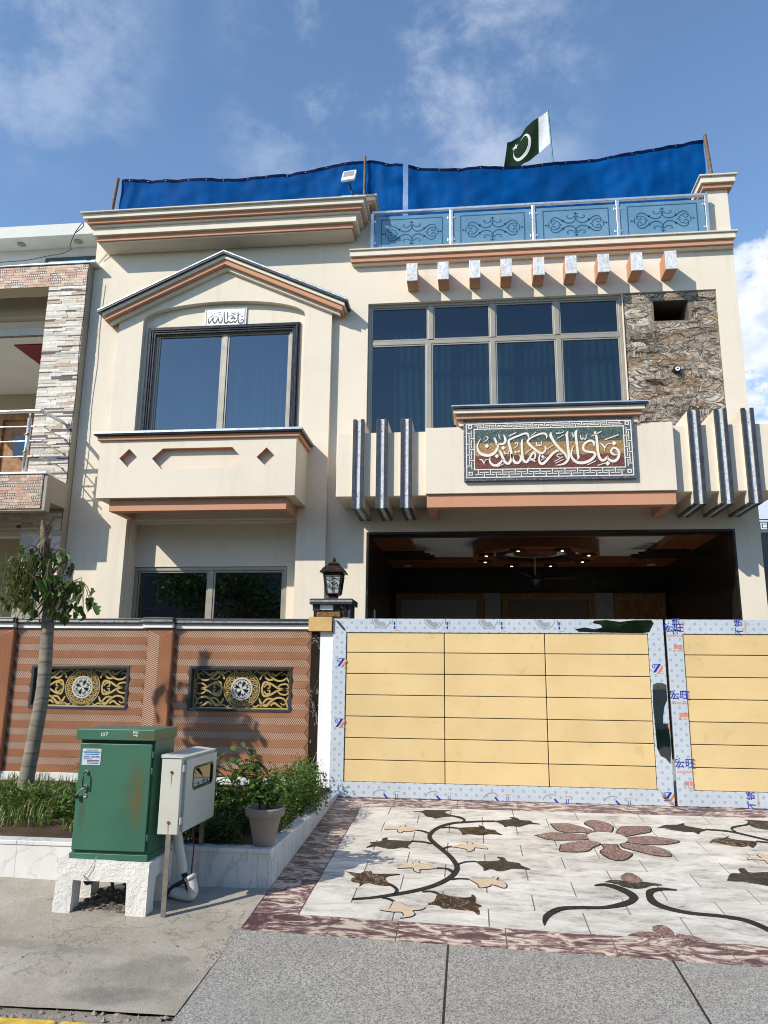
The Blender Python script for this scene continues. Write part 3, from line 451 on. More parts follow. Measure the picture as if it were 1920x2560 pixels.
# ------------------------------------------------------------------ ground
def zr(y): return -(8.2 - y)*.075                        # the verge climbs to the gate
def on_ramp(h): return lambda u, v, d: (u, v, zr(v) + h - d)
def grid(x0, x1, y0, y1, nx, ny, zf):
    m = MB(); vs = [(x0+(x1-x0)*i/nx, y0+(y1-y0)*j/ny, 0) for j in range(ny+1) for i in range(nx+1)]
    m.add([(x, y, zf(x, y)) for x, y, _ in vs], [(j*(nx+1)+i, j*(nx+1)+i+1, (j+1)*(nx+1)+i+1, (j+1)*(nx+1)+i) for j in range(ny) for i in range(nx)]); return m
def nz(x, y, s, a): return (noise.noise(Vector((x*s, y*s, 3.3))))*a
tag(grid(-400, 400, -400, 400, 8, 8, lambda x, y: -.62).build('ground', earth), kind='structure')
tag(grid(-60, 60, -5.5, 3.60, 60, 6, lambda x, y: -.43 + nz(x, y, .4, .008)).build('road', asphalt), kind='structure')
lawn_m = simple('far_lawn', (.05, .10, .022), .9, 0, .3, 3)
tag(grid(-60, 60, -60, -5.5, 20, 20, lambda x, y: -.40).build('lawn', lawn_m), kind='structure')
pv = grid(-14, -1.365, 3.78, 5.60, 126, 24, lambda x, y: zr(y) + nz(x, y, 1.3, .010) + nz(x, y, 6, .0035))
tag(pv.build('pavement', conc, smooth=True), kind='structure')
tag(grid(-1.372, 14, 3.7, 8.6, 4, 8, lambda x, y: zr(y) - .035).build('ramp_bed', simple('dark_grout_bed', (.10, .09, .078), .9)), kind='structure')
tag(bx('forecourt', conc, None, -14, 14, 8.24, 16, -.5, -.03), kind='structure')
# worn mortar lip and painted kerb stones at the road edge
m = MB(); random.seed(3)
for i in range(240):
    x = -6 + i*.036; y = 3.745 + rng.uniform(-.05, .05); r = rng.uniform(.006, .018); z = zr(y) - .012
    vs = [(x+rng.uniform(.6, 1.1)*r*math.cos(a)*1.3, y+rng.uniform(.6, 1.1)*r*math.sin(a), z + rng.uniform(-.004, .004)) for a in (0, 1.05, 2.1, 3.14, 4.2, 5.25)] + [(x, y, z+rng.uniform(.008, .02))]
    m.add(vs, [(k, (k+1) % 6, 6) for k in range(6)])
pv2 = grid(-6.2, -1.30, 3.60, 3.80, 90, 6, lambda x, y: zr(y) - .014 + nz(x, y, 14, .010)).build('mortar_bed', conc2); tag(pv2, kind='structure')
tag(m.build('mortar_rubble', conc2), 'crumbling mortar lip along the road edge', 'rubble', kind='stuff')
kerb = thing('kerb', 'yellow painted kerb stones along the road at the bottom left corner', 'kerb', (-3.4, 3.62, -.43))
for i in range(5):
    x0 = -4.27 + i*.6
    bx('kerb_stone', yellow if i % 2 == 1 or i == 3 else yellow, kerb, x0, x0+.585, 3.54, 3.705, -.45, zr(3.70)-.004, .018)

# driveway: white marble field in running bond, breccia border, stone inlay
def yo(x): return 4.78 - .0515*(x + 1.37)                # street edge of the border runs slightly askew
def yi(x): return 5.05 - .0515*(x + 1.07)
drive = link(bpy.data.objects.new('driveway', None), None, (1.1, 6.4, zr(6.4))); tag(drive, kind='structure')
g = .0042; row = .2855; L = .585
for j in range(10):
    y1 = 7.85 - j*row; y0 = y1 - row; off = -1.365 if j % 2 == 0 else -1.0725
    k = 0
    while True:
        a = max(off + k*L, -1.075); b = min(off + (k+1)*L, 3.35); k += 1
        if b <= a: 
            if off + k*L > 3.4: break
            continue
        la = max(y0, yi(a)) if j >= 9 else y0; lb = max(y0, yi(b)) if j >= 9 else y0
        if j == 9: la, lb = yi(a), yi(b)
        MB().plate([[(a+g, la+g), (b-g, lb+g), (b-g, y1-g), (a+g, y1-g)]], on_ramp(-.0005*rng.random()), .03).build('marble_tile', dmarble, drive)
        if b >= 3.35: break
def border(poly): MB().plate([poly], on_ramp(-.0004*rng.random()), .03).build('border_slab', purple, drive)
x = -1.37
for w in (.93, .63, .6, .62, .6, .62, .6, .5):           # street side
    x2 = min(x+w, 3.65); border([(x+g, yo(x)+g), (x2-g, yo(x2)+g), (x2-g, yi(x2)-g), (x+g, yi(x)-g)] if x > -1.3 else [(x+g, yo(x)+g), (x2-g, yo(x2)+g), (x2-g, yi(x2)-g), (-1.075, yi(-1.075)-g), (x+g, yi(-1.075)-g)]); x = x2
y = yi(-1.075)
while y < 7.84:                                          # sides
    y2 = min(y+.62, 7.85); border([(-1.37+g, y+g), (-1.075-g, y+g), (-1.075-g, y2-g), (-1.37+g, y2-g)]); border([(3.35+g, y-.22+g), (3.65-g, y-.22+g), (3.65-g, y2-.22-g), (3.35+g, y2-.22-g)]); y = y2
x = -1.37
for w in (.6, .63, .6, .62, .6, .62, .6, .75): x2 = min(x+w, 3.65); border([(x+g, 7.85+g), (x2-g, 7.85+g), (x2-g, 8.22), (x+g, 8.22)]); x = x2
tag(grid(-1.368, 3.65, 4.64, 8.2, 2, 4, lambda x, y: zr(y) - .0022 - (0 if y > 4.8 else .03)).build('grout_bed', simple('grey_grout', (.20, .185, .16), .9)), kind='structure') if 0 else None
MB().plate([[(-1.366, yo(-1.366)+.006), (3.648, yo(3.648)+.006), (3.648, 8.2), (-1.366, 8.2)]], on_ramp(-.0026), .02).build('grout_bed', simple('grey_grout', (.17, .155, .13), .9), drive)
def inlay(name, polys, mt, h=.004, n=4):
    for p in polys:
        q = p if n == 0 else [c for c in cr(list(p)+[p[0]], n)][:-1]
        MB().plate([q], on_ramp(h), .006).build(name, mt, drive)
for s in VINE: MB().ribbon(s, on_ramp(.0045), .006, n=7).build('vine_inlay', inlay_black, drive)
inlay('flower_inlay', FDARK, inlay_dark); inlay('flower_inlay', FBROWN, inlay_gold)
def grow(p, k):
    n = len(p); out = []
    A = sum(p[i][0]*p[(i+1) % n][1] - p[(i+1) % n][0]*p[i][1] for i in range(n)); sg = 1 if A > 0 else -1
    for i in range(n):
        a, b = p[i-1], p[(i+1) % n]; dx, dy = b[0]-a[0], b[1]-a[1]; l = math.hypot(dx, dy) or 1
        out.append((p[i][0]+sg*dy/l*k, p[i][1]-sg*dx/l*k))
    return out
inlay('leaf_outline', [grow(p, .007) for p in FTAN], inlay_black, .0035); inlay('leaf_inlay', FTAN, inlay_tan, .0048)
inlay('petal_outline', [grow(p, .004) for p in PETAL], inlay_black, .0035); inlay('petal_inlay', [grow(p, -.006) for p in PETAL], purple2, .0048); inlay('bud_inlay', BUD, purple2, .0048)
MB().plate([circle(1.13, 6.985, .163, 28, .175)], on_ramp(.0056), .006).build('flower_centre', dmarble, drive)

# terrazzo apron with black dividing strips
apron = link(bpy.data.objects.new('apron', None), None, (1, 4.2, zr(4.2))); tag(apron, kind='structure')
xs = [-1.37, -.14, 1.065, 2.27, 3.48, 4.7]
for a, b in zip(xs, xs[1:]):
    MB().plate([[(a+.006, 3.70), (b-.006, 3.70), (b-.006, yo(b)-.004), (a+.006, yo(a)-.004)]], on_ramp(-.001), .05).build('terrazzo_slab', terra, apron)
    if b < 4: MB().plate([[(b-.0055, 3.70), (b+.0055, 3.70), (b+.0055, yo(b)-.004), (b-.0055, yo(b)-.004)]], on_ramp(.0), .03).build('divider_strip', rubber, apron)
m = MB()
for i in range(110):                                     # broken cement along the apron's left edge
    y = rng.uniform(3.75, 5.3); x = -1.385 + rng.uniform(-.045, .012); r = rng.uniform(.006, .02); z = zr(y) - .002
    m.add([(x+r*math.cos(a)*rng.uniform(.6, 1.2), y+r*math.sin(a)*rng.uniform(.7, 1.4), z) for a in (0, 1.25, 2.5, 3.8, 5)] + [(x, y, z+r*.5)], [(k, (k+1) % 5, 5) for k in range(5)])
for i in range(26):
    x = rng.uniform(-3.0, -1.5); y = rng.uniform(4.0, 5.2); r = rng.uniform(.003, .009); z = zr(y) + .002
    m.add([(x+r*math.cos(a), y+r*math.sin(a), z) for a in (0, 1.25, 2.5, 3.8, 5)] + [(x, y, z+r*.7)], [(k, (k+1) % 5, 5) for k in range(5)])
tag(m.build('pavement_grit', conc2), 'loose cement crumbs and grit on the pavement', 'grit', kind='stuff')

# ------------------------------------------------------------------ the house
YF = 10.2; YB = 10.1
house = thing('house', 'two-storey cream house with gabled window bay, dark fins and roof tarpaulin', 'house', (-1, 10.3, 0))
H = house
arch = [(-4.82, 4.38), (-2.345, 4.38), (-2.345, 6.43)] + [(-3.5825 + 1.2375*math.cos(t*math.pi/20), 6.43 + .262*math.sin(t*math.pi/20)) for t in range(1, 20)] + [(-4.82, 6.435)]
wall_out = [(-5.74, 0), (-4.80, 0), (-4.80, 3.345), (-2.36, 3.345), (-2.36, 0), (-1.39, 0), (-1.39, 3.17), (3.47, 3.17), (3.47, 0), (3.787, 0), (3.787, 7.47), (-1.42, 7.47), (-1.42, 7.98), (-5.74, 7.98)]
MB().plate([wall_out, rect(-1.42, 2.215, 4.36, 6.6), rect(2.225, 3.505, 4.36, 6.6), rect(-4.66, -2.54, 4.42, 6.28)], XZ(YF), .23).build('front_wall', cream, H)
bx('side_wall', cream2, H, 3.56, 3.787, YF+.232, 19, 0, 7.47); bx('side_wall', cream2, H, -5.74, -5.51, YF+.232, 19, 0, 7.98)
bx('roof_slab', cream2, H, -5.5, 3.55, YF+.232, 19, 7.2, 7.45)
bx('rear_wall', cream2, H, -5.5, 3.55, 18.8, 18.99, 0, 7.19)
# gabled bay
bay = [(-5.2, 0), (-4.815, 0), (-4.815, 3.36), (-2.355, 3.36), (-2.355, 0), (-1.942, 0), (-1.942, 6.52), (-3.571, 7.27), (-5.2, 6.52)]
MB().plate([bay, arch], XZ(YB), .098).build('bay_wall', cream, H)
# ground-floor recess with its window
MB().plate([rect(-5.0, -2.2, 0, 3.6), rect(-4.79, -2.54, 1.0, 2.735)], XZ(10.42), .2).build('recess_wall', cream, H)
def window(name, at, parent, x0, x1, z0, z1, y, frame_mat, pane_mat, bars_x=(), bars_z=(), fw=.05, dep=.07, gl=.035, panes=None, split=None):
    w = holder(name, at, parent)
    MB().plate([rect(x0, x1, z0, z1), rect(x0+fw, x1-fw, z0+fw, z1-fw)], XZ(y), dep).build('frame', frame_mat, w, bevel=.003)
    for (a, za, zb) in bars_x: bx('mullion', frame_mat, w, a-.036, a+.036, y+.006, y+dep-.006, za, zb, .003)
    for z in bars_z: bx('transom', frame_mat, w, x0+fw, x1-fw, y+.009, y+dep-.004, z-.03, z+.03, .003)
    for p in panes: 
        MB().plate([rect(*p), rect(p[0]+.022, p[1]-.022, p[2]+.022, p[3]-.022)], XZ(y+.018), .03).build('sash', frame_mat, w, bevel=.002)
        bx('pane', pane_mat, w, p[0]+.018, p[1]-.018, y+gl, y+gl+.006, p[2]+.018, p[3]-.018)
    return w
def drape(name, mt, parent, x0, x1, z0, z1, y, n=10, amp=.03, flare=0):
    m = MB(); k = n*6; vs = []
    for j in range(7):
        t = j/6; z = z1 + (z0-z1)*t
        for i in range(k+1):
            s = i/k; a = amp*(.6+.5*noise.noise(Vector((s*n*.7, j*.2, x0)))); xx = x0+(x1-x0)*s + flare*t*(s-.5) + .02*noise.noise(Vector((s*9, t*2, 5)))
            vs.append((xx, y + a*math.sin(s*n*2*math.pi + 1.3*noise.noise(Vector((s*4, t*1.5, 1)))), z))
    m.add(vs, [(j*(k+1)+i, j*(k+1)+i+1, (j+1)*(k+1)+i+1, (j+1)*(k+1)+i) for j in range(6) for i in range(k)])
    return m.build(name, mt, parent, smooth=True, recalc=False)
w1 = window('window', (-3.66, 10.45, 1.0), H, -4.785, -2.545, 1.0, 2.73, 10.44, alu, dglass, [(-3.65, 1.05, 2.68)], (), .05, .08, panes=[(-4.73, -3.69, 1.055, 2.675), (-3.61, -2.6, 1.055, 2.675)])
drape('curtain', curtain_y, w1, -4.7, -3.8, 1.0, 2.7, 10.85, 9); drape('curtain', curtain_b, w1, -3.7, -2.6, 1.0, 2.7, 10.88, 10)
# first-floor bay window with black moulded surround
w2 = window('window', (-3.57, 10.2, 4.4), H, -4.66, -2.54, 4.42, 6.28, 10.225, alu, bglass, [(-3.575, 4.47, 6.23)], (), .05, .08, panes=[(-4.61, -3.615, 4.47, 6.225), (-3.535, -2.59, 4.47, 6.225)])
for k, (o, d) in enumerate(((0, .030), (.026, .046), (.058, .034), (.084, .022))):
    e = .026 if k % 2 == 0 else .032
    MB().plate([[(-4.762+o, 4.40), (-4.762+o, 6.345-o), (-2.425-o, 6.345-o), (-2.425-o, 4.40), (-2.425-o-e, 4.40), (-2.425-o-e, 6.345-o-e), (-4.762+o+e, 6.345-o-e), (-4.762+o+e, 4.40)]], XZ(YF-d), d-.001).build('surround_moulding', blackm, w2, bevel=.006)
drape('curtain', curtain_b, w2, -4.2, -3.62, 4.4, 6.0, 10.5, 7); drape('curtain', curtain_b, w2, -3.5, -2.62, 4.4, 6.0, 10.52, 9); drape('curtain', curtain_b, w2, -4.62, -4.2, 4.4, 6.0, 10.56, 4)
# wide first-floor window
w3 = window('window', (.4, 10.27, 4.37), H, -1.418, 2.212, 4.365, 6.598, 10.26, alu, wglass, [(-.505, 6.035, 6.56), (.394, 6.035, 6.56), (1.303, 6.035, 6.56), (-.53, 4.4, 5.97), (.39, 4.4, 5.97), (1.317, 4.4, 5.97)], (5.995,), .042, .08,
    panes=[(-1.376, -.54, 6.03, 6.556), (-.47, .358, 6.03, 6.556), (.43, 1.267, 6.03, 6.556), (1.339, 2.17, 6.03, 6.556), (-1.376, -.566, 4.41, 5.965), (-.494, .354, 4.41, 5.965), (.426, 1.281, 4.41, 5.965), (1.353, 2.17, 4.41, 5.965)])
drape('curtain', curtain_g, w3, -1.40, -.62, 4.3, 6.3, 10.56, 8, .04, .3); drape('curtain', curtain_g, w3, 1.36, 2.2, 4.3, 6.3, 10.56, 8, .04, .2); drape('curtain', curtain_g, w3, -.5, .36, 4.3, 6.3, 10.66, 9, .03); drape('curtain', curtain_g, w3, .45, 1.3, 4.3, 6.3, 10.66, 9, .03)
for (a, b, z0, z1, yy) in ((-4.9, -2.3, .9, 2.9, 12.2), (-4.9, -1.6, 4.2, 6.9, 12.4), (-1.5, 3.5, 4.2, 6.9, 12.4)): bx('room_back_wall', cream2, H, a, b, yy, yy+.08, z0, z1)
bx('upper_floor', cream2, H, -5.5, 3.55, 10.44, 18.7, 3.55, 3.8)
# gable roof bands
def chevron(name, mt, z_apex, z_bot, half, y0, y1, sl=.466, cx=-3.5625, bevel=.004):
    p = [(cx-half, z_apex-sl*half), (cx, z_apex), (cx+half, z_apex-sl*half), (cx+half, z_apex-sl*half-z_bot), (cx, z_apex-z_bot), (cx-half, z_apex-sl*half-z_bot)]
    return MB().plate([p], XZ(y0), y1-y0).build(name, mt, gable, bevel=bevel)
gable = holder('gable_roof', (-3.56, 10, 6.4), H)
chevron('ridge_cap', dark, 7.418, .062, 1.885, 9.885, YF-.002); chevron('steel_edge', steel, 7.412, .026, 1.888, 9.877, 9.884)
chevron('cream_band', cream, 7.355, .055, 1.835, 9.925, YF-.004); chevron('terracotta_band', peach, 7.299, .075, 1.80, 9.957, YF-.006); chevron('soffit_band', cream, 7.223, .05, 1.755, 10.03, YB-.002)
# first-floor window box on the bay
boxg = holder('window_box', (-3.59, 9.75, 3.5), H)
hexo = [(-4.065, 4.19), (-4.207, 4.052), (-4.069, 3.906), (-3.1, 3.904), (-2.968, 4.036), (-3.104, 4.189)]
MB().plate([rect(-4.95, -2.236, 3.516, 4.312), diamond(-4.537, 4.065, .131), hexo, diamond(-2.637, 4.044, .129)], XZ(9.41), .085, 0, 0, 1).build('front_panel', [cream, peach], boxg)
bx('box_body', cream, boxg, -4.95, -2.236, 9.4955, YB-.002, 3.516, 4.312)
bx('terracotta_moulding', peach, boxg, -4.985, -2.195, 9.375, YB-.002, 4.3125, 4.372, .006); bx('sill_cap', dark, boxg, -5.025, -2.15, 9.33, YB-.002, 4.3725, 4.428, .012); bx('steel_edge', steel, boxg, -5.026, -2.149, 9.322, 9.3295, 4.392, 4.42)
ob = holder('corbel_beam', (-3.58, 9.6, 3.35), H)
bx('beam', peach, ob, -4.795, -2.36, 9.50, 9.64, 3.352, 3.5155, .004); bx('bracket', peach, ob, -4.795, -4.70, 9.6405, YB-.002, 3.36, 3.5155); bx('bracket', peach, ob, -2.455, -2.36, 9.6405, YB-.002, 3.36, 3.5155)
# left roof cornice
cor = holder('roof_cornice', (-3.5, 9.9, 7.63), H)
def band(name, mt, parent, x0, x1, y0, z0, z1, y1=YF-.002, bevel=.005): return bx(name, mt, parent, x0, x1, y0, y1, z0, z1, bevel)
band('soffit_band', peach, cor, -5.55, -1.615, 9.845, 7.64, 7.712); band('soffit_plate', cream, cor, -5.53, -1.64, 9.87, 7.62, 7.6398); band('lower_band', cream, cor, -5.60, -1.563, 9.795, 7.7122, 7.825)
band('inner_band', cream, cor, -5.60, -1.50, 9.76, 7.8252, 7.862); band('terracotta_band', peach, cor, -5.66, -1.475, 9.715, 7.8622, 7.922); band('upper_band', cream, cor, -5.71, -1.44, 9.67, 7.9222, 7.995); band('weathered_capping', cream2, cor, -5.745, -1.405, 9.63, 7.9952, 8.018, 10.6)
pr_ = holder('parapet_pier', (-1.5, 10.2, 7.5), H)
bx('shaft', cream, pr_, -1.70, -1.415, 10.02, 10.32, 8.0185, 8.11); bx('terracotta_band', peach, pr_, -1.74, -1.35, 9.99, 10.36, 8.11, 8.16, .005); bx('cap', cream, pr_, -1.80, -1.31, 9.96, 10.4, 8.1602, 8.215, .005); bx('capping', cream2, pr_, -1.825, -1.285, 9.93, 10.44, 8.2152, 8.24, .004)
bx('terrace_wall', cream, H, -1.635, -1.421, YF-.001, 10.6, 7.471, 8.0)
# ledge over the right-hand windows
lg = holder('parapet_ledge', (1, 10.1, 7.22), H)
band('terracotta_band', peach, lg, -1.675, 3.765, 10.085, 7.225, 7.30); band('lower_band', cream, lg, -1.66, 3.775, 10.12, 7.20, 7.2248); band('cream_band', cream, lg, -1.69, 3.785, 10.05, 7.3002, 7.385); band('weathered_capping', cream2, lg, -1.70, 3.815, 10.025, 7.3852, 7.41, 10.7)
p2_ = holder('parapet_pier', (3.63, 10.3, 7.5), H)
bx('shaft', cream, p2_, 3.485, 3.782, 10.2, 10.5, 7.4702, 8.16); bx('terracotta_band', peach, p2_, 3.43, 3.84, 10.14, 10.56, 8.16, 8.225, .006); bx('cap', cream, p2_, 3.40, 3.875, 10.10, 10.6, 8.2252, 8.32, .006); bx('capping', cream2, p2_, 3.375, 3.9, 10.07, 10.63, 8.3202, 8.345, .004)
# nine projecting beam ends
for xc in (-.752, -.306, .142, .585, 1.038, 1.483, 1.928, 2.378, 2.838):
    s = bx('beam_end', peach, H, xc-.076, xc+.076, 9.90, YF-.002, 6.768, 7.038, .003); bx('marble_face', gmarble, s, xc-.078, xc+.078, 9.88, 9.8995, 6.766, 7.04, .002)
# feather-pattern stone panel
fx0, fx1, fz0, fz1 = 2.228, 3.502, 4.36, 6.597
fpal = [simple('feather_tone', c, .5, 0, .15, 30) for c in ((.095, .07, .05), (.19, .148, .108), (.30, .245, .185), (.43, .37, .30), (.58, .53, .45), (.36, .21, .085), (.05, .038, .03))]
fp = holder('feather_panel', (2.86, 10.25, 4.36), H)
rf = random.Random(5)
def in_panel(x, z): return fx0+.003 < x < fx1-.003 and fz0 < z < fz1-.003 and not (2.62 < x < 3.145 and 6.14 < z < 6.49)
nrow = 4
cells = []
zs_ = [fz0 + (fz1-fz0)*i/nrow for i in range(nrow+1)]; xm = (fx0+fx1)/2
for j in range(nrow):
    for a, b in ((fx0, xm), (xm, fx1)):
        hole = [rect(2.645, 3.12, 6.16, 6.47)] if (j == nrow-1) else []
        if hole:
            q = [(a+.001, zs_[j]+.001), (b-.001, zs_[j]+.001), (b-.001, zs_[j+1]), (a+.001, zs_[j+1])]
            lo, hi = max(a, 2.645), min(b, 3.12)
            q = [(a+.001, zs_[j]+.001), (b-.001, zs_[j]+.001), (b-.001, zs_[j+1]), (a+.001, zs_[j+1])]
            if b == xm: q = [q[0], q[1], (b-.001, 6.16), (2.645, 6.16), (2.645, 6.47), (b-.001, 6.47), q[2], q[3]]
            else: q = [q[0], q[1], q[2], q[3], (a+.001, 6.47), (3.12, 6.47), (3.12, 6.16), (a+.001, 6.16)]
        else: q = rect(a+.001, b-.001, zs_[j]+.001, zs_[j+1]-.001)
        MB().plate([q], XZ(10.225), .02).build('stone_tile', fpal[1], fp)
m = MB()
for j in range(20):                                      # overlapping plumes, each with a spine and two rows of curling barbs
    for i in range(5):
        px = fx0 - .50 + i*.38 + rf.uniform(-.12, .12) + (.3 if j % 2 else 0); pz = fz0 - .10 + j*.125 + rf.uniform(-.03, .03); d = 1 if (i+j) % 2 else -1
        Ln = rf.uniform(.75, 1.0); bend = rf.uniform(-.14, .14); tone = rf.choice([(1, 2, 3, 2), (2, 3, 4, 3), (0, 2, 3, 4), (5, 2, 3, 5), (1, 3, 4, 5), (6, 1, 2, 3), (2, 5, 3, 4)]); ph = rf.uniform(0, 9); dy = .0003*((j*7+i*5) % 17)
        for s in range(72):
            t = s/72; bxp = px + d*Ln*(t-.5) + .3; bz = pz + bend*math.sin(t*2.6) + .06*t
            for sd in (1, -1):
                ln = (.24*math.sin(math.pi*min(1, t*.85+.12))+.04)*(1+.3*noise.noise(Vector((s*.22, sd*5, ph)))); a = sd*(1.15 - .5*t + .25*noise.noise(Vector((s*.17, sd*3, ph+2)))); cu = (1.2+.9*noise.noise(Vector((s*.12, sd, ph+5))))*sd
                pts = []
                for q in range(6):
                    f = q/5; an = a - cu*f*f*1.1; pts.append((bxp + d*ln*f*math.cos(an), bz + ln*f*math.sin(an)*.8, .0115*(1-f*.55)))
                pts = pts[:next((q for q, p in enumerate(pts) if not in_panel(p[0], p[1])), 6)]
                k = int((noise.noise(Vector((s*.16, sd*7, ph+8)))*.9+.5)*3.99); tn = tone[(k + (1 if s % 3 == 0 else 0)) % 4] if rf.random() < .86 else rf.choice((0, 0, 6))
                if len(pts) > 2: m.ribbon(pts, XZ(10.2232 - dy - .0010*(s % 3)/3), None, tn, 1)
        sp = [(px + d*Ln*(t-.5) + .3, pz + bend*math.sin(t*2.6) + .06*t, .008*(1-.6*t)) for t in [k/12 for k in range(13)]]; run = []
        for p in sp + [(0, 0, 0)]:
            if in_panel(p[0], p[1]): run.append(p)
            else:
                if len(run) > 2: m.ribbon(run, XZ(10.2218 - dy), None, 0, 2)
                run = []
tag(m.build('feather_relief', fpal, fp, recalc=False), kind='stuff')
MB().plate([rect(2.62, 3.145, 6.135, 6.495), rect(2.648, 3.117, 6.163, 6.467)], XZ(10.2465), .7).build('vent_lining', simple('vent_shade_lining', (.10, .085, .07), .9), fp)  # shade inside the vent is painted in as a dark lining
bx('vent_back', simple('vent_shade_back', (.05, .045, .04), .9), fp, 2.62, 3.145, 10.9475, 10.97, 6.135, 6.495)  # dark sheet for the unlit depth of the vent
# balcony slab, centre box, fins
slab = bx('balcony_parapet', cream, H, -1.705, 3.84, 9.48, YF-.002, 3.502, 4.362, .006)
cb = holder('centre_box', (1, 9.4, 3.5), H)
bx('panel', cream, cb, -.53, 2.557, 9.37, 9.4795, 3.496, 4.374, .006); bx('shaded_cap', cream, cb, -.10, 2.13, 9.33, 9.60, 4.3745, 4.452, .004)
bx('terracotta_band', peach, cb, -.135, 2.17, 9.275, 9.64, 4.4522, 4.512, .006); bx('cream_band', cream, cb, -.165, 2.205, 9.235, 9.68, 4.5122, 4.572, .005); bx('dark_cap', dark, cb, -.192, 2.243, 9.20, 9.72, 4.5722, 4.612, .006); bx('steel_edge', steel, cb, -.193, 2.244, 9.193, 9.1995, 4.594, 4.610)
ob = holder('corbel_beam', (1, 9.6, 3.33), H)
bx('beam', peach, ob, -.515, 2.545, 9.405, 9.56, 3.325, 3.4955, .004); bx('bracket', peach, ob, -.515, -.40, 9.5605, YF-.002, 3.335, 3.5015); bx('bracket', peach, ob, 2.43, 2.545, 9.5605, YF-.002, 3.335, 3.5015)
for xf, zt in ((-1.483, 4.528), (-1.174, 4.53), (-.856, 4.527), (2.757, 4.543), (3.079, 4.545), (3.402, 4.546)):
    f = holder('fin', (xf+.074, 9.8, 3.33), H)
    bx('fin_body', cream, f, xf+.004, xf+.144, 9.442, YF-.002, 3.352, zt-.002)
    for a in (0, .103): bx('dark_strip', dark, f, xf+a, xf+a+.045, 9.40, 9.4415, 3.326, zt, .002); bx('dark_strip', dark, f, xf+a, xf+a+.045, 9.4418, YF-.003, 3.326, 3.3515, .002)
    bx('marble_strip', gmarble, f, xf+.0455, xf+.1025, 9.422, 9.4415, 3.33, zt-.004); bx('marble_strip', gmarble, f, xf+.0455, xf+.1025, 9.4418, YF-.004, 3.338, 3.3515)
    for z in (3.49, 4.36):
        q = MB().lathe([(.006, 0), (.006, .003)], (0, 0, 0), 8); q.v = [(xf+.074+a, 9.4215-c, z+b) for a, b, c in q.v]; q.build('bolt', rubber, f)

# ------------------------------------------------------------------ car porch seen over the gate
po = holder('porch', (1, 12, 0), H)
bx('porch_floor', wmarble, po, -1.6, 3.8, 10.0, 14.3, -.028, .03)
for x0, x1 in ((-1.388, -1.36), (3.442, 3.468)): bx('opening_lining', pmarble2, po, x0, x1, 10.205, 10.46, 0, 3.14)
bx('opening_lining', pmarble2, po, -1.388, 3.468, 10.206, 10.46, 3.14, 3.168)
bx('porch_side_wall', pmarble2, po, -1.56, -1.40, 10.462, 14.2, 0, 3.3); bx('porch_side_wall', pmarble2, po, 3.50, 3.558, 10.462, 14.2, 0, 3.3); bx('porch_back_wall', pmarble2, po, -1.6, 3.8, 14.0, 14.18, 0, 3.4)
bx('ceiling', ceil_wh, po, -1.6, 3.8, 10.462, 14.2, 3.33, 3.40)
MB().plate([[(-1.4, 10.462), (3.5, 10.462), (3.5, 13.99), (-1.4, 13.99)], [(-.86, 11.0), (2.93, 11.0), (2.93, 13.42), (-.86, 13.42)]], lambda u, v, d: (u, v, 3.225+d), .1).build('ceiling_border', ceil_or, po)
for sx, ref in ((1, -.86), (-1, 2.93)):
    for k in range(3): a = ref - sx*.5; b = ref + sx*(.16 + .07*(k % 3)); bx('stepped_trim', ceil_bk, po, min(a, b), max(a, b), 12.1+k*.22, 12.22+k*.22, 3.16, 3.224)
md = holder('ceiling_medallion', (1.05, 12.0, 3.1), po)
def ring(name, mt, r0, r1, z0, z1, n=40): MB().plate([circle(1.05, 12.05, r1, n), circle(1.05, 12.05, r0, n)], lambda u, v, d: (u, v, z0+d), z1-z0).build(name, mt, md, smooth=30)
ring('outer_ring', ceil_or, .74, .98, 3.10, 3.329); ring('white_ring', ceil_wh, .62, .7395, 3.19, 3.328); ring('dark_ring', ceil_bk, .50, .6195, 3.12, 3.328); ring('inner_white_ring', ceil_wh, .34, .4995, 3.17, 3.327); ring('hub_ring', ceil_or, .05, .3395, 3.15, 3.327)
glow = N('lit_lamp'); glow = glow.done((1, .8, .5), .4, 0, .2, **{'Emission Color': (1, .72, .38, 1), 'Emission Strength': 4.0})
for k in range(8):
    a = k*math.pi/4 + .4; cx, cy = 1.05+.84*math.cos(a), 12.05+.84*math.sin(a); q = MB().plate([[(cx+.13*math.cos(a+t), cy+.13*math.sin(a+t)) for t in (.785, 2.356, 3.927, 5.498)]], lambda u, v, d: (u, v, 3.07+d), .15); bk = q.build('lamp_block', ceil_bk, md)
    MB().lathe([(.022, 0), (.018, .004)], (cx, cy, 3.065), 12).build('spot_lamp', glow, bk)
for (cx, cy) in ((-1.1, 10.75), (1.05, 10.72), (3.2, 10.8), (-1.1, 13.7), (1.05, 13.7), (3.2, 13.7)): MB().lathe([(.075, 0), (.07, .012)], (cx, cy, 3.212), 20).build('downlight', ceil_wh, po, smooth=40)
def framed(name, x0, x1, z1, leafmat):
    d = holder(name, ((x0+x1)/2, 13.95, 0), po)
    MB().plate([[(x0, .03), (x0+.12, .03), (x0+.12, z1-.12), (x1-.12, z1-.12), (x1-.12, .03), (x1, .03), (x1, z1), (x0, z1)]], XZ(13.93), .068).build('carved_frame', carved, d, bevel=.01)
    m = MB()
    for k in range(int((x1-x0)/.12)):
        xx = x0+.06+k*.12; m.ribbon([(xx-.05, z1-.06, .008), (xx-.02, z1-.02, .014), (xx+.02, z1-.06, .012), (xx, z1-.085, .006)], XZ(13.915), .015, 0, 3)
    m.build('carving', carved, d); bx('door_leaf', leafmat, d, x0+.122, x1-.122, 13.96, 13.995, .03, z1-.122); return d
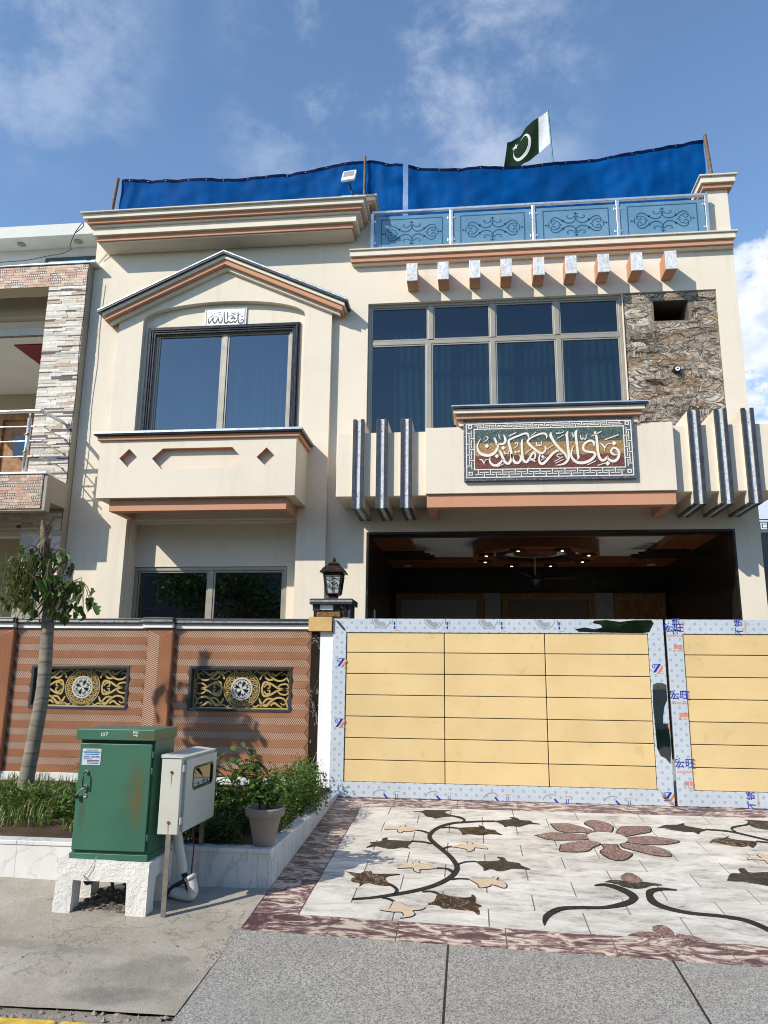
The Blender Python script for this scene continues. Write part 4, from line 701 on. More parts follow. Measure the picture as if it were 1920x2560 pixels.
zig = N('chevron_frosted_glass'); zg = zig.wave(9, 0, 0, zig.map((1,1,1)), 'BANDS', 'Z'); zig = zig.done(zig.mix(zig.rng(zg, .4, .6), (.12, .125, .125), (.19, .195, .195)), .3)
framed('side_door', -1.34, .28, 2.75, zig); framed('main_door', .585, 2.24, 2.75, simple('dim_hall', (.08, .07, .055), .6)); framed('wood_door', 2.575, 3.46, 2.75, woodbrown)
for a, b in ((.285, .58), (2.245, 2.57)): bx('marble_pilaster', simple('dimmed_grey_marble', (.16, .17, .18), .4), po, a, b, 13.96, 13.998, .03, 2.75)  # pilaster marble darkened, porch shade put into the grey
bx('switch_plate', whitep, po, -1.399, -1.392, 11.2, 11.34, 1.95, 2.2)
fan = thing('ceiling_fan', 'dark ceiling fan hanging under the round ceiling medallion in the porch', 'fan', (1.06, 12.3, 2.7))
MB().tube([(1.06, 12.3, 3.15), (1.06, 12.3, 2.84)], .014, 10).build('rod', ceil_wh, fan); MB().lathe([(.03, .13), (.05, .12), (.115, .10), (.12, .05), (.09, .02), (.02, -.03), (.01, -.05)], (1.06, 12.3, 2.72), 20).build('motor', rubber, fan, smooth=40)
for a in (.12, 2.22, 4.3):
    c, s_ = math.cos(a), math.sin(a); m = MB(); P = [(.1, -.03), (.2, -.06), (.68, -.055), (.70, 0), (.68, .05), (.2, .04), (.1, .03)]
    m.plate([P], lambda u, v, d: (1.06+u*c-v*s_, 12.3+u*s_+v*c, 2.79+.1*(u-.1)*.25-v*.15+d), .006).build('blade', ceil_bk, fan)

# ------------------------------------------------------------------ things fixed to the house
def mosaic(name, cs, scale=70):
    n = N(name); v = n.n.new('ShaderNodeTexVoronoi'); v.inputs['Scale'].default_value = scale; v.inputs['Randomness'].default_value = .35; n.l.new(n.pos, v.inputs['Vector'])
    sp = n.n.new('ShaderNodeSeparateColor'); n.l.new(v.outputs['Color'], sp.inputs[0]); c = n.mix(sp.outputs[0], cs[0], cs[1]); c = n.mix(n.rng(sp.outputs[1], .8, .95), c, cs[2])
    n.bump(v.outputs['Distance'], .25, .004); return n.done(c, .4, 0, .4)
ms_border = mosaic('slate_mosaic', ((.05, .06, .075), (.12, .13, .15), (.2, .21, .23))); ms_green = mosaic('green_slate_mosaic', ((.03, .055, .05), (.085, .12, .105), (.16, .2, .18))); ms_gold = mosaic('ochre_mosaic', ((.24, .135, .045), (.36, .22, .085), (.44, .3, .14)))
ms_red = mosaic('maroon_mosaic', ((.10, .03, .025), (.17, .055, .045), (.26, .11, .08))); ms_white = mosaic('ivory_mosaic', ((.66, .62, .52), (.76, .73, .64), (.82, .8, .74)), 90)
sg = thing('calligraphy_sign', 'framed mosaic sign with ivory Arabic calligraphy on green, ochre and maroon bands', 'sign', (1.015, 9.35, 3.64))
bx('backing', ms_border, sg, -.042, 2.071, 9.318, 9.3695, 3.641, 4.437, .004)
for nm, mt, a, b in (('green_band', ms_green, 4.135, 4.312), ('ochre_band', ms_gold, 3.966, 4.1345), ('maroon_band', ms_red, 3.795, 3.9655)): bx(nm, mt, sg, .10, 1.935, 9.314, 9.3178, a, b)
m = MB(); T = lambda a, b, c, d: m.box(a, b, 9.3125, 9.3178, c, d)
o0, o1, p0_, p1_ = -.012, 2.043, 3.677, 4.396; i0, i1, q0, q1 = .086, 1.95, 3.78, 4.326
t = .0125
for a, b, c, d in ((o0, o1, p1_-t, p1_), (o0, o1, p0_, p0_+t), (o0, o0+t, p0_+t, p1_-t), (o1-t, o1, p0_+t, p1_-t), (i0, i1, q1-t, q1), (i0, i1, q0, q0+t), (i0, i0+t, q0+t, q1-t), (i1-t, i1, q0+t, q1-t)): T(a, b, c, d)
def key(u0, u1, lo, hi, horiz, flip):                    # interlocking T's of the fret border
    n = max(2, round((u1-u0)/.0775)); s = (u1-u0)/n; h = hi-lo; w = .0115
    for k in range(n):
        c = u0 + (k+.5)*s; up = (k % 2 == 0) != flip; bz = lo + (h*.66 if up else h*.34)
        bars = [(c-w/2, c+w/2, lo, bz), (c-s*.76, c+s*.76, bz-w*.45, bz+w*.45)] if up else [(c-w/2, c+w/2, bz, hi), (c-s*.76, c+s*.76, bz-w*.45, bz+w*.45)]
        for a, b, e, f in bars: 
            a = max(a, u0); b = min(b, u1); 
            if horiz: T(a, b, e, f)
            else: T(e, f, a, b)
key(.10, 1.935, q1, p1_-t, True, False); key(.10, 1.935, p0_+t, q0, True, True); key(3.80, 4.305, o0+t, i0, False, False); key(3.80, 4.305, i1, o1-t, False, True)
for cx in ((o0+t+i0)/2, (o1-t+i1)/2):
    for cz in ((p0_+t+q0)/2, (p1_-t+q1)/2): m.plate([diamond(cx, cz, .034) if 0 else rect(cx-.026, cx+.026, cz-.024, cz+.024), rect(cx-.014, cx+.014, cz-.013, cz+.013)], XZ(9.3126), .005)
m.build('fret_border', ms_white, sg)
m = MB()
for s in SIGN: m.ribbon(s, XZ(9.3055), .008, 0, 6)
for d in SIGN_D: m.plate([diamond(*d)], XZ(9.3057), .008)
m.build('calligraphy', ms_white, sg)
pq = thing('calligraphy_plaque', 'small white tile plaque with black Arabic calligraphy above the bay window', 'plaque', (-3.58, 10.18, 6.31))
bx('tile', white_metal, pq, -3.895, -3.255, 10.176, YF-.001, 6.312, 6.632, .002)
MB().plate([rect(-3.88, -3.27, 6.327, 6.617), rect(-3.864, -3.286, 6.343, 6.601)], XZ(10.1745), .002).build('border_print', mosaic('speckled_border_print', ((.05, .05, .06), (.5, .5, .52), (.1, .1, .12)), 160), pq)
m = MB()
for s in PLAQ: m.ribbon(s, XZ(10.1735), .003, 0, 5)
for d in PLAQ_D: m.plate([diamond(*d)], XZ(10.1735), .003)
m.build('calligraphy', ink_k, pq)
def disc(m, c, r, y0, y1, n=24, mi=0): return m.plate([circle(c[0], c[1], r, n)], XZ(y0), y1-y0, mi)
cm = thing('security_camera', 'round black security camera on the feather-pattern stone panel', 'camera', (2.887, 10.2, 5.36))
MB().tube([(2.887, 10.222, 5.406), (2.887, 10.17, 5.406)], .055, 20).build('housing', rubber, cm, smooth=40); MB().tube([(2.887, 10.169, 5.406), (2.887, 10.14, 5.40)], [.05, .038], 20).build('barrel', rubber, cm, smooth=40)
MB().plate([circle(2.887, 5.402, .031), circle(2.887, 5.402, .014)], XZ(10.134), .0055).build('infrared_ring', whitep, cm)
fl = thing('floodlight', 'white square floodlight on a bent arm above the roof cornice', 'floodlight', (-1.6, 9.75, 8.05))
q = MB().box(-.105, .105, -.022, .022, -.12, .12).build('lamp_housing', whitep, fl, bevel=.018, at=(0, 0, 0)); WL[q.name] = Vector((-1.665, 9.68, 8.38)); q.location = WL[q.name] - WL[fl.name]; q.rotation_euler = (R(-24), 0, R(-8))
g_ = MB().box(-.08, .08, -.0255, -.0225, -.05, .085).build('lamp_glass', greyled, q, at=(0, 0, 0)); g_.location = (0, 0, 0)
MB().tube([(-1.60, 9.76, 8.02), (-1.63, 9.74, 8.17), (-1.655, 9.70, 8.27)], .014, 8).build('arm', rubber, fl); bx('foot_plate', rubber, fl, -1.635, -1.565, 9.73, 9.79, 8.0185, 8.028)

# glass balustrade
bl = thing('glass_balustrade', 'steel-framed balustrade with four frosted blue glass panels on the parapet ledge', 'balustrade', (1, 10.1, 7.41))
bx('top_rail', steel, bl, -1.375, 3.47, 10.075, 10.125, 8.005, 8.045, .006)
for xp in (-1.365, -.186, 1.011, 2.207, 3.44): bx('post', steel, bl, xp-.024, xp+.024, 10.077, 10.123, 7.411, 8.0048, .004)
q_ = [[(.0, .10, .013), (.028, .135, .012), (.075, .12, .011), (.085, .065, .013), (.05, .012, .014), (-.04, .018, .013)]]
def scroll(m, cx, cz, w, y):                             # one etched arabesque: four mirrored quarters
    for sx in (1, -1):
        for sz in (1, -1):
            F = lambda u, v, d: (cx+sx*u*w, y+d, cz+sz*v*w)
            for st in ([(.06, .30, .03), (.09, .24, .03), (.05, .20, .03), (.02, .23, .03), (.03, .33, .03), (.12, .10, .04)][:0] or [],
                [(.02, .34, .03), (.03, .18, .035), (.17, .07, .04), (.36, .08, .045), (.55, .20, .045), (.72, .32, .04), (.90, .30, .035), (.97, .16, .03), (.90, .05, .03), (.80, .08, .025), (.82, .15, .02)],
                [(.02, .34, .03), (.07, .36, .03), (.10, .30, .028), (.20, .26, .03), (.33, .30, .03), (.33, .38, .028), (.27, .37, .022)],
                [(.97, .14, .02), (.88, .20, .025), (.76, .19, .03), (.66, .12, .03), (.62, .06, .028), (.67, .03, .02)], [(.45, .22, .012), (.49, .20, .05), (.51, .13, .05)], [(1.04, .01, .02), (1.06, .07, .035), (1.03, .14, .01)], [(.0, .44, .02), (.04, .46, .035), (.10, .47, .01)]):
                if st: m.ribbon(st, F, .0015, 0, 5)
        m.plate([circle(cx+sx*.58*w, cz, .035*w, 10)], XZ(y), .0015); m.plate([diamond(cx+sx*1.16*w, cz, .045*w)], XZ(y), .0015); m.ribbon([(cx+sx*1.02*w, cz, .02*w), (cx+sx*1.2*w, cz, .02*w)], XZ(y), .0015, 0, 2)
    for sz in (1, -1): m.plate([diamond(cx, cz+sz*.50*w, .035*w)], XZ(y), .0015); m.ribbon([(cx, cz+sz*.36*w, .025*w), (cx, cz+sz*.5*w, .02*w)], XZ(y), .0015, 0, 2)
for a, b in ((-1.335, -.215), (-.157, .982), (1.04, 2.178), (2.236, 3.41)):
    gp = bx('glass_panel', frost, bl, a, b, 10.096, 10.106, 7.425, 7.955, .002)
    m = MB(); scroll(m, (a+b)/2, 7.665, .37, 10.0935); m.build('etched_scroll', etch, gp)
    MB().plate([[(a+.10, 7.43), (a+.10, 7.905), (b-.10, 7.905), (b-.10, 7.43), (b-.113, 7.43), (b-.113, 7.892), (a+.113, 7.892), (a+.113, 7.43)]], XZ(10.0935), .0015).build('etched_border', etch, gp)
    for xx in (a, b-.03):
        for z in (7.50, 7.86): bx('clamp', steel, gp, xx-.008 if xx == a else xx, xx+.03 if xx == a else xx+.038, 10.088, 10.114, z, z+.035, .004)

# tarpaulins on the roof and the poles that hold them
def tarp(label, top, y, zb, seed, split):
    tp = thing('tarpaulin', label, 'tarpaulin', ((top[0][0]+top[-1][0])/2, y, zb))
    q = cr(top, 14); nr = 26; vs = []; tf = []
    for j in range(nr+1):
        t = j/nr
        for x, z in q:
            sag = .05*math.sin(x*2.1+seed) + .035*math.sin(x*5.3+2*seed); wr = .008*math.sin(x*17+2.2*noise.noise(Vector((x*1.7, t*.6, seed))))*(.35+.65*noise.noise(Vector((x*2.1, 7, seed)))) + .035*noise.noise(Vector((x*3.2, z*1.2+t*1.3, seed)))*(.3+t) + .02*noise.noise(Vector((x*9, t*3.5, seed+4))) + .028*noise.noise(Vector((x*4+t*3, t*5, seed+9)))
            vs.append((x + .01*noise.noise(Vector((x*3, t*4, 2))), y + sag*(.4+.6*t) + wr, z + (zb-z)*t + .012*noise.noise(Vector((x*6, t, seed)))*(1-t)))
    k = len(q); m = MB(); m.add(vs, [(j*k+i, j*k+i+1, (j+1)*k+i+1, (j+1)*k+i) for j in range(nr) for i in range(k-1)])
    m.build('sheet', tarp_m, tp, smooth=True, recalc=False)
    m = MB()
    for dy in (-.006,): 
        v2 = [(vs[i][0], vs[i][1]+dy, vs[i][2]+.004) for i in range(k)] + [(vs[k+i][0], vs[k+i][1]+dy, vs[k+i][2]+.004) for i in range(k)]
        m.add(v2, [(i, i+1, k+i+1, k+i) for i in range(k-1)])
    m.build('hem', tarp_hem, tp, smooth=True, recalc=False)
    L0 = top[0][0]; n = int((top[-1][0]-L0)/.33)
    ey = MB().lathe([(.008, 0), (.008, .004)], (0, 0, 0), 8); ey.v = [(a, -c, b) for a, b, c in ey.v]
    first = None
    for i in range(n):
        x = L0+.15+i*.33; v = min(vs[:k], key=lambda p: abs(p[0]-x)); at = (v[0], v[1]-.012, v[2]-.03)
        if first is None: first = ey.build('eyelet', galv, tp, at=(0, 0, 0)); WL[first.name] = Vector(at); first.location = Vector(at) - WL[tp.name]
        else: copy_to(first, tp, at)
    return tp
tarp('longer blue tarpaulin stretched above the left roof cornice', [(-5.66, 9.27), (-5.2, 9.24), (-3.9, 9.155), (-2.85, 9.205), (-2.1, 9.28), (-1.56, 9.325), (-1.25, 9.27), (-.955, 9.215)], 10.62, 8.0, 1.3, False)
tarp('blue tarpaulin behind the glass balustrade, rising to the right', [(-.875, 9.19), (-.27, 9.085), (.7, 9.075), (1.708, 9.105), (2.4, 9.15), (2.868, 9.2), (3.3, 9.27), (3.655, 9.31)], 10.62, 7.9, 4.7, True)
def pole(label, pts, r, mt=oldwood):
    p = MB().tube(pts, r, 8).build('pole', mt, None, smooth=60); return tag(p, label, 'pole', 'poles holding the tarpaulins')
pole('leaning pole at the left end of the blue tarpaulin', [(-5.80, 10.56, 8.02), (-5.70, 10.57, 9.26)], .028); pole('upright pole dividing the blue tarpaulin above the floodlight', [(-1.565, 10.53, 8.02), (-1.56, 10.54, 9.36)], .02); pole('rusty pole at the right end of the blue tarpaulin', [(3.73, 10.55, 8.3), (3.665, 10.56, 9.36)], .03)

# flag: cloth with hoist stripe, crescent and star
fg = thing('flag', 'dark green and white flag with crescent and star above the blue tarpaulin', 'flag', (1.48, 11.3, 7.45))
MB().tube([(1.52, 11.3, 7.45), (1.478, 11.3, 9.6), (1.432, 11.3, 10.62)], .013, 8).build('flagpole', simple('blue_green_pipe', (.03, .16, .17), .4), fg, smooth=60)
def fmap(u, v, d=0):                                     # u 0..1 from hoist to fly, v 0..1 bottom to top
    hx, hz = 1.463 + (1.434-1.463)*v, 9.985 + (10.60-9.985)*v
    fx_, fz_ = .655 + .11*v, 9.50 + .64*v
    s = u; x = hx + (fx_-hx)*s; z = hz + (fz_-hz)*s - .05*math.sin(math.pi*s)*(1-v) 
    rip = math.sin(s*8.5 + v*2.2)*.07*s + .05*math.sin(s*4+v*4)*s
    z += .03*math.sin(s*9+v*3)*s + .012*math.sin(s*25)*s
    return (x + .02*math.sin(s*11)*v*s, 11.3 + rip + .12*s - d, z)
def patchcloth(u0, u1, nu, mt, name):
    m = MB(); nv = 16; m.add([fmap(u0+(u1-u0)*i/nu, j/nv) for j in range(nv+1) for i in range(nu+1)], [(j*(nu+1)+i, j*(nu+1)+i+1, (j+1)*(nu+1)+i+1, (j+1)*(nu+1)+i) for j in range(nv) for i in range(nu)]); return m.build(name, mt, fg, smooth=True, recalc=False)
patchcloth(0, .25, 8, flag_w, 'white_stripe'); patchcloth(.25, 1, 30, flag_g, 'green_field')
m = MB(); cres = [(.60+.27*math.cos(a), .50+.34*math.sin(a)) for a in [(-2.5+5.0*i/22) + .6 for i in range(23)]]
pts = []
for i in range(25):
    a = R(-150) + R(300)*i/24 + R(40)+math.pi; w = .012 + .105*math.sin(math.pi*i/24)**1.3; pts.append((a, w))
L_ = [(.62+.20*math.cos(a), .46+.33*math.sin(a)) for a, w in pts]; R_ = [(.62+(.20-w*.62)*math.cos(a), .46+(.33-w)*math.sin(a)) for a, w in pts]
vs = []
for p in L_: vs.append(fmap(p[0], p[1], .006))
for p in R_: vs.append(fmap(p[0], p[1], .006))
m.add(vs, [(i, i+1, 25+i+1, 25+i) for i in range(24)]); m.build('crescent', flag_w, fg, smooth=True, recalc=False)
st = [(.80+(.075 if k % 2 == 0 else .03)*math.cos(R(36*k+15)), .68+(.12 if k % 2 == 0 else .048)*math.sin(R(36*k+15))) for k in range(10)]
m = MB(); m.add([fmap(.80, .68, .008)] + [fmap(a, b, .006) for a, b in st], [(0, 1+k, 1+(k+1) % 10) for k in range(10)]); m.build('star', flag_w, fg, recalc=False)

# ------------------------------------------------------------------ boundary wall with ridged tile courses
bw = thing('boundary_wall', 'boundary wall clad in terracotta zigzag ridged tiles with black and white coping', 'wall', (-4, 8.35, 0))
OPEN = [(-4.885, -3.763, .843, 1.292), (-3.052, -1.925, .843, 1.300)]
MB().plate([rect(-9, -1.715, 0, 1.716)] + [rect(*o) for o in OPEN], XZ(8.262), .2).build('wall_core', rid_bk, bw)
bx('skirting', pmarble, bw, -9, -1.72, 8.235, 8.2615, 0, .162, .002)
PIL = [(-5.62, -5.135), (-3.548, -3.262)]
for a, b in PIL: bx('pilaster_core', rid_bk, bw, a, b, 8.202, 8.2612, .163, 1.716)
def bar(m, x, z, h, run, w, y, dep, mi):                 # one slanted ridge, rounded across
    vs = []
    for (bz, bx_) in ((z, x), (z+h, x+run)):
        vs += [(bx_-w/2, y, bz), (bx_-w*.28, y-dep, bz), (bx_+w*.28, y-dep, bz), (bx_+w/2, y, bz)]
    m.add(vs, [(0, 1, 5, 4), (1, 2, 6, 5), (2, 3, 7, 6), (0, 3, 2, 1), (4, 5, 6, 7)], mi)
PT = .0215; RH = .0765
def course(x0, x1, z, k, parent, y=8.2625, holes=()):
    m = MB(); up = k % 2 == 0; run = .052 if up else -.052
    spans = [(x0, x1)]
    for h in holes:
        if z+RH*.75 > h[2] and z+RH*.25 < h[3]:
            spans = [s for a, b in spans for s in ((a, min(b, h[0])), (max(a, h[1]), b)) if s[1]-s[0] > .01]
    for a, b in spans:
        n = int((b-a)/PT)
        for i in range(n+4):
            x = a + (i-1)*PT + (0 if up else .052)
            lo, hi = min(x, x+run), max(x, x+run)
            if lo < a - .004 or hi > b + .004: continue
            bar(m, x, z+.002, RH-.004, run, .0165 if up else .0092, y, .008 if up else .0110, 0 if up else 1)
    if m.v: m.build('tile_course', [rid_or, rid_wh], parent, recalc=False)
kk = 0; z = .165
while z < 1.70:
    h = min(RH, 1.714-z)
    for a, b in ((-6.2, -5.625), (-5.13, -3.552), (-3.258, -1.72)): course(a, b, z, kk, bw, 8.2618, OPEN)
    z += RH; kk += 1
for a, b in PIL:                                         # pilasters: upright chevrons, one column leaning each way
    n = 2 if b-a < .35 else 3; w = (b-a)/n
    for c in range(n):
        m = MB(); up = (c + (1 if n == 3 else 0)) % 2 == 1; x0 = a + c*w; zz = .17
        while zz < 1.70 - .06:
            s = .06; za, zb = (zz, zz+s) if up else (zz+s, zz); dz = .0135 if up else .009
            m.add([(x0+.004, 8.2016, za-dz/2), (x0+.004, 8.1935, za), (x0+.004, 8.2016, za+dz/2), (x0+w-.004, 8.2016, zb-dz/2), (x0+w-.004, 8.1935, zb), (x0+w-.004, 8.2016, zb+dz/2)], [(0, 1, 4, 3), (1, 2, 5, 4), (0, 2, 1), (3, 4, 5)], 0 if up else 1); zz += .0205
        m.build('tile_column', [rid_or, rid_wh], bw, recalc=False)
    m = MB(); zz = .17
    while zz < 1.70: m.box(b+.0003, b+.0055, 8.206, 8.2605, zz, zz+.010); zz += .0185
    m.build('tile_return', rid_or, bw)
def coping(x0, x1, y, up):
    bx('coping_white', whitep, bw, x0, x1, y+.03, 8.48, 1.717+up, 1.768+up, .004); bx('coping_black', dark, bw, x0-.01, x1+.01, y, 8.50, 1.7683+up, 1.808+up, .008); bx('coping_black', dark, bw, x0-.005, x1+.005, y+.018, 8.49, 1.8083+up, 1.83+up, .006); bx('steel_line', steel, bw, x0-.011, x1+.011, y-.004, y-.0005, 1.783+up, 1.796+up)
for a, b in ((-9, -5.66), (-5.11, -3.62), (-3.24, -1.74)): coping(a, b, 8.20, -.002)
for a, b in ((-5.64, -5.13), (-3.60, -3.26)): coping(a, b, 8.14, .004)
# pierced gold screens in the wall openings
def gold_screen(o):
    x0, x1, z0, z1 = o; cx, cz = (x0+x1)/2, (z0+z1)/2; hw, hh = (x1-x0)/2 - .03, (z1-z0)/2 - .03
    fr_ = MB().plate([rect(x0-.012, x1+.012, z0-.012, z1+.012), rect(x0+.018, x1-.018, z0+.018, z1-.018)], XZ(8.246), .16).build('screen_frame', dark, bw, bevel=.003)
    y = 8.335; m = MB(); F = XZ(y); t = .004
    m.plate([rect(cx-hw-.015, cx+hw+.015, cz-hh-.015, cz+hh+.015), rect(cx-hw, cx+hw, cz-hh, cz+hh)], F, t)
    r = .115; m.plate([circle(cx, cz, r+.012, 40), circle(cx, cz, r-.002, 40)], F, t); m.plate([circle(cx, cz, .205, 48), circle(cx, cz, .196, 48)], F, t)
    for k in range(16):
        a = k*math.pi/8; c, s = math.cos(a), math.sin(a)
        m.ribbon([(cx+c*(r+.005), cz+s*(r+.005), .007), (cx+c*.2, cz+s*.2, .006)], F, t, 0, 2)
        for sd in (1, -1):
            q = lambda rr, da: (cx+rr*math.cos(a+sd*da), cz+rr*math.sin(a+sd*da))
            m.ribbon([(*q(.125, .03), .005), (*q(.15, .13), .008), (*q(.175, .16), .008), (*q(.185, .09), .007), (*q(.17, .06), .006), (*q(.165, .1), .005)], F, t, 0, 3)
    for sx in (1, -1):
        for sz in (1, -1):
            G = lambda u, v, d: (cx+sx*u, y+d, cz+sz*v)
            for st in ([(.225, 0, .018), (.25, .07, .022), (.32, .06, .02), (.40, .015, .02), (.47, 0, .012)], [(.25, .02, .012), (.275, .05, .015), (.31, .045, .014), (.315, .015, .012), (.29, .012, .010)], [(.20, .10, .016), (.225, .15, .024), (.28, .175, .03), (.33, .13, .022), (.40, .09, .02), (.47, .10, .018), (.50, .14, .014), (.47, .165, .012), (.44, .145, .010)],
                       [(.23, .185, .012), (.26, .13, .018), (.30, .10, .020), (.36, .105, .014)], [(.33, .175, .018), (.37, .145, .022), (.42, .175, .018), (.46, .19, .01)], [(.40, .02, .012), (.44, .05, .018), (.50, .055, .016), (.525, .02, .012), (.50, .01, .01)], [(.52, .19, .016), (.505, .12, .016), (.53, .07, .014), (.525, .03, .010)], [(.13, .175, .010), (.16, .19, .014), (.20, .17, .014), (.225, .185, .008)], [(.04, .198, .008), (.08, .19, .012), (.11, .2, .008)]):
                m.ribbon(st, G, t, 0, 5)
    m.build('pierced_screen', gold, fr_, recalc=False)
    m = MB(); y2 = y - .006; F = XZ(y2)
    m.plate([circle(cx, cz, r+.004, 40), circle(cx, cz, r-.008, 40)], F, .004)
    for k in range(8):
        a = k*math.pi/4; c, s = math.cos(a), math.sin(a); m.ribbon([(cx, cz, .006), (cx+c*r*.96, cz+s*r*.96, .007)], F, .004, 0, 2)
        b = a + math.pi/8; c, s = math.cos(b), math.sin(b)
        if k % 2 == 0: m.plate([[(cx+.012*c, cz+.012*s), (cx+.042*math.cos(b-.38), cz+.042*math.sin(b-.38)), (cx+.068*c, cz+.068*s), (cx+.042*math.cos(b+.38), cz+.042*math.sin(b+.38))]], F, .004)
        for sd in (1, -1):
            q = lambda rr, da: (cx+rr*math.cos(b+sd*da), cz+rr*math.sin(b+sd*da))
            m.ribbon([(*q(.045, .36), .006), (*q(.075, .33), .008), (*q(.098, .20), .008), (*q(.092, .07), .007), (*q(.078, .10), .006), (*q(.08, .18), .005)], F, .004, 0, 3)
    m.build('white_medallion', white_metal, fr_, recalc=False)
    bx('glass', clear, fr_, x0+.012, x1-.012, 8.31, 8.314, z0+.012, z1-.012); bx('dark_backing', rubber, fr_, x0-.01, x1+.01, 8.40, 8.405, z0-.01, z1+.01)
for o in OPEN: gold_screen(o)

# ------------------------------------------------------------------ gate pier and lantern
pier = thing('gate_pier', 'gate pier faced in black marble and white tile with a dark cap', 'pier', (-1.55, 8.4, 0))
bx('core', rid_bk, pier, -1.70, -1.30, 8.262, 8.58, 0, 1.85); bx('black_marble_face', bmarble, pier, -1.706, -1.608, 8.23, 8.2615, 0, 1.69); bx('white_face', white_metal, pier, -1.6075, -1.44, 8.226, 8.2615, 0, 1.69)
bx('hinge_cover', simple('buff_cover_paint', (.55, .36, .14), .5, 0, .12, 8), pier, -1.73, -1.475, 8.165, 8.2255, 1.692, 1.845, .004)
bx('head', bmarble, pier, -1.70, -1.315, 8.27, 8.57, 1.8502, 1.985); bx('head_side', dark, pier, -1.3148, -1.29, 8.262, 8.575, 1.8502, 1.985); bx('white_plate', white_metal, pier, -1.628, -1.485, 8.258, 8.2695, 1.928, 1.984); bx('dark_plate', dark, pier, -1.708, -1.629, 8.25, 8.2695, 1.92, 1.984)
bx('trim_strip', carved, pier, -1.66, -1.40, 8.24, 8.2695, 1.855, 1.905)
bx('cap', dark, pier, -1.735, -1.262, 8.20, 8.62, 1.9855, 2.048, .006); bx('steel_line', steel, pier, -1.736, -1.261, 8.195, 8.1995, 2.012, 2.030)
ln = thing('gate_lantern', 'bronze-brown square lantern standing on the gate pier cap', 'lantern', (-1.51, 8.42, 2.048))
lc = (-1.51, 8.42, 2.05)
def sq(prof, name, mt, bevel=.003): return MB().lathe([(r*1.414, z) for r, z in prof], lc, 4, 0, R(45), 4).build(name, mt, ln, bevel=bevel)
sq([(.062, 0), (.062, .012), (.048, .02), (.048, .045), (.078, .062), (.075, .075)], 'base', castiron)
for sx in (1, -1):
    for sy in (1, -1): MB().tube([(lc[0]+sx*.074, lc[1]+sy*.074, lc[2]+.074), (lc[0]+sx*.096, lc[1]+sy*.096, lc[2]+.275)], .011, 6).build('corner_post', castiron, ln)
sq([(.098, .275), (.105, .285), (.105, .298), (.098, .302)], 'collar', castiron); MB().lathe([(.066*1.414, .078), (.088*1.414, .274)], lc, 4, 0, R(45), 4).build('lantern_glass', simple('frosted_lantern_glass', (.42, .45, .42), .25, 0, .08), ln)
prof = [(.138, .300), (.140, .312), (.128, .325), (.112, .352), (.085, .378), (.058, .388), (.060, .398), (.066, .402), (.050, .418), (.030, .432), (.012, .437), (.014, .447), (.018, .458), (.011, .474), (.002, .492)]
sq(prof, 'roof', castiron, .002)
for k in range(4):                                       # scrollwork on each pane
    a = k*math.pi/2 + math.pi; c, s = math.cos(a), math.sin(a); m = MB()
    F = lambda u, v, d: (lc[0] + c*0 - s*0 + (c*u - s*(-(.0835+.11*(v-.12)+.004-d))), lc[1] + s*u + c*(-(.0835+.11*(v-.12)+.004-d)), lc[2]+v)
    for sx in (1, -1):
        for st in ([(0, .10, .006), (sx*.01, .135, .006), (sx*.04, .135, .006), (sx*.058, .155, .006), (sx*.05, .178, .006), (sx*.032, .172, .005), (sx*.038, .158, .005)], [(0, .16, .006), (sx*.012, .19, .006), (sx*.03, .195, .006), (sx*.03, .21, .005), (sx*.018, .208, .004)], [(sx*.078, .235, .007), (sx*.045, .23, .007), (0, .255, .007)]): m.ribbon(st, F, .006, 0, 4)
    m.ribbon([(0, .08, .007), (0, .25, .006)], F, .006, 0, 3); m.build('scrollwork', castiron, ln)

# ------------------------------------------------------------------ sliding gate leaves
def gate_leaf(label, x0, x1, cols, stile):
    gt = thing('gate_leaf', label, 'gate', ((x0+x1)/2, 8.22, 0), 'leaves of the front gate')
    zt, zb = 1.83, .004; zi1, zi0 = 1.684, .152; xi0, xi1 = x0+stile[0], x1-stile[1]
    P = lambda pts: MB().plate([pts], XZ(8.20), .05).build('frame_member', film_m, gt, bevel=.003)
    P([(x0, zt), (x1, zt), (xi1, zi1), (xi0, zi1)]); P([(x0, zb), (x1, zb), (xi1, zi0), (xi0, zi0)]); P([(x0, zb+.001), (x0, zt-.001), (xi0-.001, zi1), (xi0-.001, zi0)]); P([(x1, zb+.001), (x1, zt-.001), (xi1+.001, zi1), (xi1+.001, zi0)])
    bx('backing_sheet', gapm, gt, xi0-.01, xi1+.01, 8.236, 8.2485, zi0-.01, zi1+.01)
    rows = [1.684, 1.471, 1.249, 1.029, .809, .591, .371, .152]; cc = [xi0] + cols + [xi1]
    for i in range(len(cc)-1):
        for j in range(7):
            e = .0045; MB().box(cc[i]+e, cc[i+1]-e, 8.212, 8.2355, rows[j+1]+.004, rows[j]-.004).build('panel', buff, gt, bevel=.004)
    return gt
g1 = gate_leaf('wide gate leaf of buff panels in printed film, with torn film at right', -1.466, 1.994, [-.265, .785], (.148, .157))
g2 = gate_leaf('gate leaf at the right edge, navy Chinese characters on its film', 2.026, 3.75, [3.60-.001] if 0 else [], (.157, .15))
YP = 8.1988
def print_poly(parent, name, mt, loops, y=YP): return MB().plate(loops, XZ(y), .0008).build(name, mt, parent)
